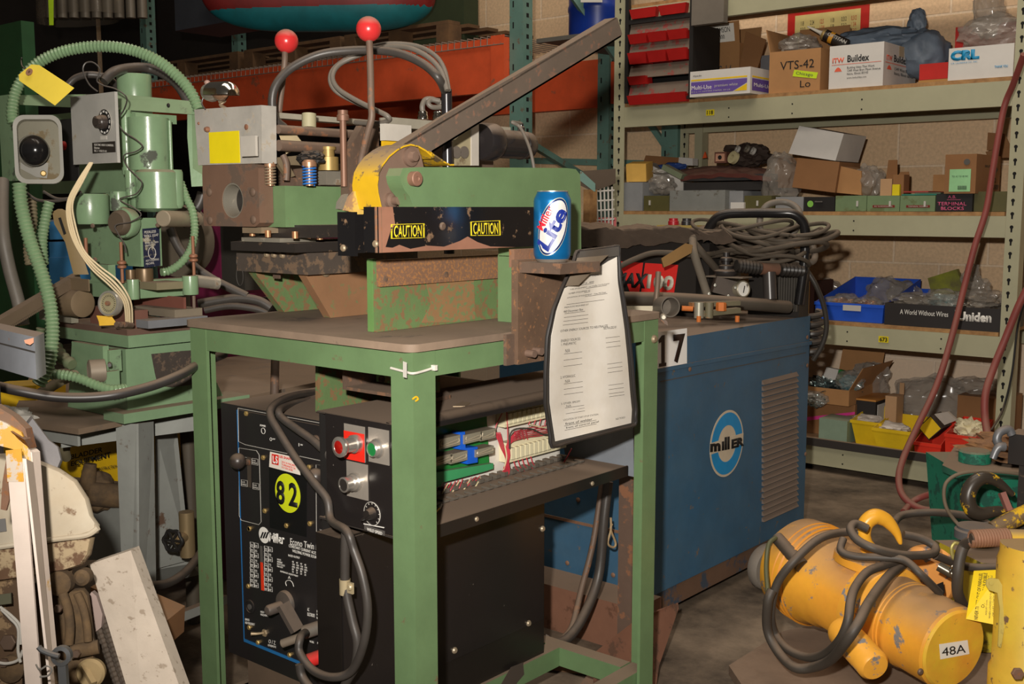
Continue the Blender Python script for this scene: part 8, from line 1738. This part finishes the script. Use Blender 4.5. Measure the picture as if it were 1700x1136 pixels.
b = B(); b.blob(PY(1550, 672, 4.85), (.19, .08, .12), 92, .25, freq=3); tag(b.build('clear_bag', plastic), 'big clear plastic bag slumped behind the red bins', 'plastic bag'); b = B(); b.blob(PY(1630, 645, 4.84), (.12, .06, .045), 93, .3, freq=3); tag(b.build('clear_bag', plastic), 'clear plastic sheet folded on the tall brown carton at the right', 'plastic bag')
bx('brown_carton', 'tall brown carton behind the hose at the right of the bottom shelf', 'carton', 1590, 1672, 660, 4, 4.72, .22, cardd)
# ================================================================ right foreground: hoists on a wooden skid
wsk = M('skid_wood', (126, 104, 86), .85, col2=(92, 74, 60), c2amt=.5, c2scale=10, dust=.6, bump=.3)
sk = thing('wood_skid', 'dusty wooden skid on the concrete floor under the yellow hoist', 'skid', PZ(1400, 1120, 0))
ZS = .10
top_ = [PZ(1210, 1105, ZS), PZ(1300, 1048, ZS), PZ(1430, 1020, ZS), PZ(1760, 1000, ZS), PZ(1800, 1200, ZS), PZ(1260, 1180, ZS)]
B().prism(top_, (0, 0, -.022), .003).build('deck', wsk, sk)
B().prism([PZ(1222, 1112, ZS-.023), PZ(1500, 1300, ZS-.023), PZ(1540, 1290, ZS-.023), PZ(1262, 1092, ZS-.023)], (0, 0, -.076), .003).build('runner', wsk, sk)
B().prism([PZ(1450, 1040, ZS-.023), PZ(1700, 1160, ZS-.023), PZ(1740, 1140, ZS-.023), PZ(1490, 1030, ZS-.023)], (0, 0, -.076), .003).build('runner', wsk, sk)
# ---- main hoist body
hs = thing('electric_hoist', 'big yellow electric chain hoist lying on its side with sticker 48A and a hook', 'hoist', PZ(1450, 1080, ZS))
E1 = PD(1583, 1078, 2.30); E0 = PD(1330, 940, 2.72)
R1 = .0905
E1.z = max(E1.z, ZS+R1+.01)
ax = (E0-E1).normalized(); LL = (E0-E1).length
prof = [(0, 0), (R1*.93, 0), (R1, .006), (R1, .10), (R1*1.03, .105), (R1*1.03, .115), (R1*1.0, .12), (R1*1.02, LL*.40), (R1*1.10, LL*.42), (R1*1.13, LL*.72), (R1*1.20, LL*.74), (R1*1.22, LL*.80), (R1*1.31, LL*.83), (R1*1.36, LL*.93), (R1*1.31, LL*1.02), (R1*1.10, LL*1.07), (0, LL*1.08)]
body = B().lathe(E1, ax, prof, 64, cap=False).build('motor_body', hoist, hs)
hu = (NZ-ax*ax.z).normalized(); hr_ = ax.cross(hu).normalized()       # up / side vectors around the axis
if hr_.dot(RT) < 0: hr_ = -hr_
def on_cyl(t, ang, r): return E1+ax*t+(hu*cos(ang)+hr_*sin(ang))*r
for t in (.125, .135): B().lathe(E1+ax*t, ax, [(R1*1.0, 0), (R1*1.025, .002), (R1*1.025, .006), (R1*1.0, .008)], 64, cap=False).build('band', hoist, hs)
B().lathe(E1-ax*.004, ax, [(0, 0), (R1*.90, 0), (R1*.95, .004), (R1*.95, .006)], 64).build('end_cover', M('cover_yellow', (228, 190, 56), .42, col2=(230, 156, 60), c2amt=.4, c2scale=12, wear=(120, 100, 60), wamt=-.05, wscale=40, dust=.2), hs)
nE = -ax
def endp(px_, py_, o=.005):                           # point on the end cover plane
    r = ray(px_, py_); t = ((E1+nE*o)-C0).dot(nE)/r.dot(nE); return C0+r*t
s48 = quad(B(), [endp(1559, 1070), endp(1606, 1063), endp(1609, 1086), endp(1561, 1095)][::-1], t=.0006).build('number_sticker', white, hs, label='white sticker printed 48A')
text('48A', endp(1564, 1090, .0062), endp(1603, 1083.5, .0062), endp(1563, 1076, .0062), ink, s48, bold=.0)
for px_, py_ in ((1649, 1083), (1527, 1115)): scr(B(), endp(px_, py_, .004), nE, .007, .005).build('screw', M('bolt_dull'), hs)
# gear housing bump on top (saddle) and side bosses
B().lathe(on_cyl(LL*.55, .15, R1*.9), (hu*cos(.15)+hr_*sin(.15)), [(.085, 0), (.085, .018), (.075, .026), (.030, .030), (.030, .045), (0, .047)], 40).build('saddle', hoist, hs)
B().lathe(E1+ax*LL*.36, ax, [(R1*1.0, 0), (R1*1.17, .010), (R1*1.19, .06), (R1*1.0, .075)], 64, cap=False).build('collar', M('collar_yellow', (238, 170, 60), .4, wear=(130, 130, 132), wamt=.16, wscale=28), hs)
c0_ = PD(1395, 1045, 2.40); c1_ = PD(1450, 1105, 2.28)
B().lathe(c0_, c1_-c0_, [(0, 0), (.030, .0), (.034, .012), (.034, (c1_-c0_).length), (.028, (c1_-c0_).length+.008), (0, (c1_-c0_).length+.009)], 32).build('side_motor', M('collar_yellow'), hs)
b = B(); b.lathe(PD(1535, 965, 2.62), (ax*.4+hr_*.8+hu*.2), [(0, 0), (.062, 0), (.070, .012), (.070, .05), (0, .05)], 40); b.build('gear_cover', M('gear_peach', (240, 168, 90), .45, wear=(126, 124, 128), wamt=.4, wscale=30), hs)
b = B(); b.prism([PD(a_, c_, 2.50) for a_, c_ in ((1541, 976), (1566, 966), (1569, 985), (1548, 990))], (0, -.002, 0)); pl_ = b.build('maker_plate', M('plate_black', (17, 17, 18), .45), hs)
# hook
hk = M('hook_yellow', (232, 168, 48), .35, wear=(110, 106, 100), wamt=.08, wscale=16)
h0 = 2.50
hp = [(1462, 930, .013), (1452, 915, .014), (1440, 902, .016), (1434, 886, .020), (1438, 868, .0225), (1452, 858, .0235), (1468, 862, .021), (1480, 873, .017), (1489, 886, .012), (1494, 900, .007), (1494, 904, .004)]
B().tube([PD(a_, c_, h0) for a_, c_, r in hp], [r*.78 for a_, c_, r in hp], 16).build('hook', hk, hs)
B().lathe(PD(1460, 932, 2.52), NZ, [(.030, -.012), (.032, 0), (.022, .006), (.014, .012)], 28).build('hook_swivel', hk, hs)
B().lathe(PD(1290, 893, 2.66), (PD(1318, 925, 2.6)-PD(1290, 893, 2.66)), [(.015, 0), (.0155, .01), (.017, .09), (.017, .11)], 20).build('strain_relief', M('relief_dark', (66, 58, 50), .6, dust=.5), hs)
# fan grille end ribs
for k in range(6): B().lathe(E1+ax*(LL*(.84+.018*k)), ax, [(R1*1.335, 0), (R1*1.375, .003), (R1*1.335, .006)], 64, cap=False).build('rib', M('rib_orange', (214, 140, 40), .5), hs) if k % 2 == 0 else None
# power cord loops over the hoist
cord = M('cord_dark', (62, 56, 50), .55, dust=.6)
B().tube([PD(*p) for p in ((1495, 930, 2.42), (1470, 938, 2.38), (1440, 950, 2.33), (1420, 975, 2.27), (1412, 1000, 2.22), (1408, 1030, 2.2), (1396, 1060, 2.22), (1375, 1082, 2.3), (1345, 1092, 2.36), (1310, 1080, 2.42), (1288, 1055, 2.48), (1280, 1020, 2.46), (1290, 970, 2.44), (1320, 930, 2.42), (1360, 895, 2.45), (1400, 884, 2.5), (1440, 885, 2.5))], .0095, 12).build('power_cord', cord, hs)
B().tube([PD(*p) for p in ((1502, 935, 2.44), (1480, 952, 2.38), (1460, 975, 2.30), (1440, 1005, 2.22), (1425, 1035, 2.17), (1405, 1065, 2.18), (1380, 1095, 2.28), (1350, 1108, 2.34), (1318, 1108, 2.37), (1290, 1080, 2.43), (1274, 1045, 2.45), (1275, 1000, 2.42), (1282, 980, 2.42))], .0105, 12).build('power_cord', cord, hs)
B().tube([PD(*p) for p in ((1440, 878, 2.42), (1420, 870, 2.42), (1412, 880, 2.40), (1425, 898, 2.38), (1455, 912, 2.36), (1500, 922, 2.38), (1545, 920, 2.42), (1552, 908, 2.45), (1530, 895, 2.46), (1500, 888, 2.46))], .0095, 12).build('power_cord', cord, hs)
B().tube([PD(*p) for p in ((1400, 895, 2.44), (1396, 915, 2.42), (1420, 924, 2.40), (1460, 926, 2.38), (1500, 930, 2.36), (1530, 955, 2.33), (1560, 985, 2.36))], .0085, 12).build('power_cord', cord, hs)
B().tube([PD(*p) for p in ((1484, 868, 2.9), (1500, 855, 2.95), (1550, 851, 2.95), (1610, 858, 2.95), (1650, 876, 2.92), (1668, 888, 2.9))], .0105, 12).build('power_cord', cord, hs)
B().tube([PD(*p) for p in ((1552, 922, 2.45), (1600, 940, 2.5), (1640, 943, 2.5), (1680, 940, 2.5))], .0095, 12).build('power_cord', cord, hs)
cable('green_lead', [PD(*p) for p in ((1288, 893, 2.64), (1276, 905, 2.62), (1272, 940, 2.6), (1274, 975, 2.56), (1276, 1000, 2.54))], .0055, M('lead_green', (84, 84, 56), .5), 'greenish lead hanging at the left end of the yellow hoist')
# ---- second hoist at the right edge
h2 = thing('yellow_pump_body', 'upright yellow machine body with coil spring handle at the right edge', 'machine', PZ(1690, 1130, ZS))
yw = M('machine_yellow', (216, 182, 60), .45, wear=(110, 82, 60), wamt=.10, wscale=36, dust=.8, col2=(222, 170, 60), c2amt=.4)
c = PD(1712, 1000, 2.22); rr = .068
B().lathe((c.x, c.y, ZS+.001), NZ, [(rr*1.15, 0), (rr*1.15, .06), (rr*1.08, .075), (rr*1.08, .12), (rr, .13), (rr, zof(932, c, 1700)-ZS), (rr*.93, zof(920, c, 1700)-ZS), (rr*.93, zof(905, c, 1700)-ZS), (0, zof(903, c, 1700)-ZS)], 44).build('body', yw, h2)
s0, s1 = PD(1612, 895, 2.26), PD(1672, 892, 2.26)
B().cyl(s0, s1, .011).build('handle_core', cord, h2); B().helix(s0, s1-s0, .015, .0042, 13, (s1-s0).length).build('spring', M('spring_rust', (150, 108, 84), .6, .2, dust=.4), h2); B().cyl(s1, PD(1710, 893, 2.26), .0165).build('spring_cap', yw, h2)
B().tube([PD(*p) for p in ((1616, 898, 2.27), (1602, 905, 2.3), (1594, 925, 2.3), (1590, 955, 2.3), (1590, 985, 2.32), (1600, 1008, 2.36))], .0115, 12).build('handle_cord', cord, h2)
b = B(); b.prism([PD(a_, c_, 2.20) for a_, c_ in ((1638, 964), (1645, 960), (1658, 962), (1664, 972), (1664, 988), (1668, 1040), (1662, 1076), (1657, 1074), (1660, 1010), (1656, 985), (1642, 980), (1637, 972))], FW*.003, .0006); b.lathe(PD(1645, 968, 2.197), -FW, [(.0045, 0), (.0045, .002), (.0025, .002)], 16); b.build('bracket_tab', M('tab_yellow', (196, 176, 90), .5, wear=(110, 90, 60), wamt=.2), h2)
scr(B(), PD(1688, 1118, 2.14), -FW, .012, .008, True).build('bolt', rust, h2)
# ---- yellow box with warning label
yb = thing('yellow_box', 'dusty topped yellow steel box with yellow warning label and shackle chain', 'box', PZ(1600, 1010, ZS))
zt = PD(1600, 935, 2.6).z
A0 = [PZ(1552, 897, zt), PZ(1630, 935, zt), PZ(1690, 938, zt), PZ(1690, 896, zt)]
B().prism(A0, (0, 0, -(zt-ZS-.002)), .003).build('body', M('box_olive_yellow', (190, 170, 40), .5, wear=(80, 76, 30), wamt=.3, wscale=10, dust=1), yb)
lq = [PD(1617, 948, 2.30), PD(1664, 946, 2.26), PD(1664, 1040, 2.24), PD(1604, 1028, 2.28)]
l_ = quad(B(), lq, t=.001).build('warning_label', M('label_yellow', (240, 206, 20), .5), yb, label='bright yellow warning label with vertical black lettering')
def lp2(u, v): return (lq[0].lerp(lq[1], u)).lerp(lq[3].lerp(lq[2], u), v)-FW*.003
def vtxt(s, u, w_, v0, v1, bold=0): text(s, lp2(u+w_, v1), lp2(u+w_, v0), lp2(u, v1), ink, l_, bold=bold)
vtxt('NEVER TILTED OUT OF PARALLEL', .20, .10, .05, .97, .01); vtxt('CHAIN WITH FLEXIBLE', .36, .10, .05, .72, .01); vtxt('ADJUST CHAIN STOP CLEARANCE', .50, .05, .1, .85); vtxt('WHEN LOADED DO NOT LIFT PEOPLE', .60, .05, .1, .9); vtxt('OR LIFT LOADS OVER THEM', .70, .05, .15, .85); vtxt('INSPECT DAILY BEFORE USE', .80, .05, .1, .75)
b = B(); b.tube([PD(a_, c_, 2.44) for a_, c_ in ((1582, 925), (1580, 910), (1586, 902), (1594, 906), (1592, 920), (1588, 930))], .004, 8, closed=True); b.build('chain_link', M('link_brass', (190, 180, 110), .35, .6), yb)
b = B(); b.tube([PD(a_, c_, 2.42) for a_, c_ in ((1578, 945), (1590, 938), (1596, 950), (1590, 965), (1580, 958))], .0035, 8, closed=True); b.build('chain_link', chrome, yb)
B().cyl(PD(1558, 940, 2.44), PD(1590, 958, 2.42), .011).build('shackle_pin', M('shackle', (110, 104, 90), .3, .7, wear=(60, 50, 40), wamt=.3), yb)
# ---- black and yellow hook, green tool, lamp arm behind
bh = thing('lifting_hook', 'large black and yellow chipped lifting hook hanging in front of the teal green bin', 'hook', PD(1650, 850, 2.9))
hkm = M('hook_black', (62, 54, 46), .35, wear=(228, 180, 20), wamt=.2, wscale=26)
hp = [(1682, 822, .010), (1668, 810, .016), (1650, 797, .022), (1630, 794, .027), (1614, 806, .029), (1607, 826, .030), (1612, 845, .029), (1628, 853, .026), (1648, 850, .022), (1662, 849, .020), (1672, 852, .019)]
B().tube([PD(a_, c_, 2.85) for a_, c_, r in hp], [r*.66 for a_, c_, r in hp], 18).build('hook', hkm, bh)
B().bar(PD(1663, 818, 2.84), PD(1675, 848, 2.83), .014, .02, up=tuple(-FW)).build('latch', M('latch_red', (150, 100, 90), .5, wear=(190, 40, 50), wamt=.2), bh)
B().lathe(PD(1679, 850, 2.84), -FW, [(.012, 0), (.012, .02), (0, .022)], 16).build('latch_pin', M('bolt_brown'), bh)
B().tube([PD(1650, 880, 2.8), PD(1675, 866, 2.8), PD(1720, 845, 2.8)], .022, 12).build('hook_shank', M('shank', (120, 96, 66), .6, wear=(226, 180, 30), wamt=.5, wscale=30), bh)
gm = thing('teal_bin', 'teal green plastic bin with dusty rim behind the black hook', 'bin', PZ(1630, 890, 0))
tg_ = M('teal_green', (24, 132, 104), .45, dust=.9, wear=(20, 90, 74), wamt=.3, wscale=20)
b = B()
R_ = FW.copy(); R_.z = 0; R_.normalize(); o_ = PD(1604, 840, 3.15); o_.z = 0
def loc(u, v, z): return Vector((o_.x, o_.y, 0))+RT*u+R_*v+Vector((0, 0, z))
zt_ = PD(1576, 790, 3.15).z
va = [[b.bm.verts.new(loc(u, v, z)) for u, v in pts] for z, pts in ((.002, ((.03, .03), (.40, .03), (.40, .28), (.03, .28))), (zt_, ((0, 0), (.44, 0), (.44, .32), (0, .32))))]
b.bm.faces.new(va[0]); b.bm.faces.new(va[1])
fs = [b.bm.faces.new([va[0][i], va[0][(i+1) % 4], va[1][(i+1) % 4], va[1][i]]) for i in range(4)]
b.build('body', tg_, gm)
b = B(); b.prism([loc(-.04, -.03, zt_+.001), loc(.46, -.03, zt_+.001), loc(.46, .34, zt_+.001), loc(.10, .34, zt_+.001), loc(-.05, .06, zt_+.001)], (0, 0, .018), .006); b.build('rim', M('rim_dusty', (50, 120, 98), .5, dust=1), gm)
B().lathe(loc(.06, .10, zt_+.02), NZ, [(.045, 0), (.045, .03), (.04, .035), (0, .035)], 32).build('boss', tg_, gm)
b = B(); b.blob(loc(.22, .12, zt_+.045), (.16, .10, .04), 95, .5, freq=4); tag(b.build('debris_heap', M('debris', (110, 80, 62), .8, var=.4, col2=(150, 110, 70), c2amt=.6, c2scale=30, bump=.4)), 'heap of rusty small scrap on top of the teal green bin', 'scrap', kind='stuff')
bb = thing('black_bracket_box', 'black perforated steel box with bent grey lever at the right edge', 'box', PD(1680, 760, 2.9))
q = cboxc(1674, 1676, 1740, 720, 770, d=2.85); B().box(q[0]-.0, q[1]+.12, q[2], q[2]+.08, q[4], q[5], .003).build('box', M('box_black2', (26, 24, 25), .4, wear=(90, 80, 70), wamt=0, dust=.9), bb)
B().box(q[1]+.02, q[1]+.05, q[2]+.02, q[2]+.05, 0.0, q[4]-.001, .002).build('post', blacksteel, bb)
b = B(); b.tube([PD(a_, c_, 2.82) for a_, c_ in ((1648, 762), (1654, 748), (1660, 742), (1668, 742))], [.009, .010, .012, .012], 12); b.tube([PD(a_, c_, 2.83) for a_, c_ in ((1660, 742), (1655, 730), (1660, 718), (1674, 713), (1680, 722))], .011, 12); b.build('lever', M('lever_blue_grey', (120, 122, 126), .4, .4, dust=.5), bb)
cable('thin_cable', [PD(*p) for p in ((1700, 788, 2.9), (1650, 783, 2.9), (1600, 785, 2.9), (1574, 798, 2.9), (1567, 818, 2.9), (1572, 845, 2.9), (1590, 870, 2.9), (1612, 888, 2.85))], .0048, M('cable_tan', (112, 98, 80), .7, dust=.4), 'thin dusty cable looping around the left side of the teal green bin')
cp = PD(1620, 880, 2.75); B_ = B(); B_.lathe((cp.x, cp.y, cp.z-.02), NZ, [(.05, 0), (.05, .02), (.045, .024), (.045, .03), (0, .031)], 32); B_.cyl((cp.x, cp.y, ZS+.005), (cp.x, cp.y, cp.z-.021), .02); tag(B_.build('round_canister', M('cap_bluegrey', (92, 92, 94), .6, dust=.6)), 'round blue grey canister standing beside the dusty yellow box', 'canister')
# ---- red air hoses
cable('red_hose', [PD(*p) for p in ((1700, 90, 3.9), (1682, 140, 4.0), (1668, 175, 4.05), (1657, 230, 4.05), (1647, 290, 4.05), (1637, 350, 4.05), (1618, 410, 4.05), (1600, 480, 4.05), (1580, 560, 4.0), (1555, 640, 3.95), (1520, 715, 3.9), (1500, 760, 3.85), (1492, 795, 3.8), (1500, 825, 3.75), (1530, 845, 3.7), (1580, 850, 3.6))], .0115, redhose, 'long red hose hanging down from the top right corner to the floor', 'hose')
cable('red_hose', [PD(*p) for p in ((1705, 480, 3.7), (1690, 510, 3.72), (1670, 560, 3.75), (1650, 610, 3.75), (1636, 655, 3.72), (1636, 700, 3.7), (1645, 745, 3.6), (1655, 775, 3.4))], .0125, redhose, 'second red hose at the right running past the rack post down to the teal bin', 'hose')
cable('red_hose', [PD(*p) for p in ((1500, 850, 3.7), (1520, 830, 3.75), (1555, 818, 3.7), (1600, 808, 3.6))], .011, M('red_hose'), 'short red hose piece on the floor left of the teal bin', 'hose')
cable('black_wire', [PD(*p) for p in ((1705, 490, 4.1), (1690, 540, 4.1), (1680, 620, 4.1), (1665, 680, 4.1), (1645, 715, 4.0))], .004, black, 'thin black wire crossing the right rack post', 'wire')
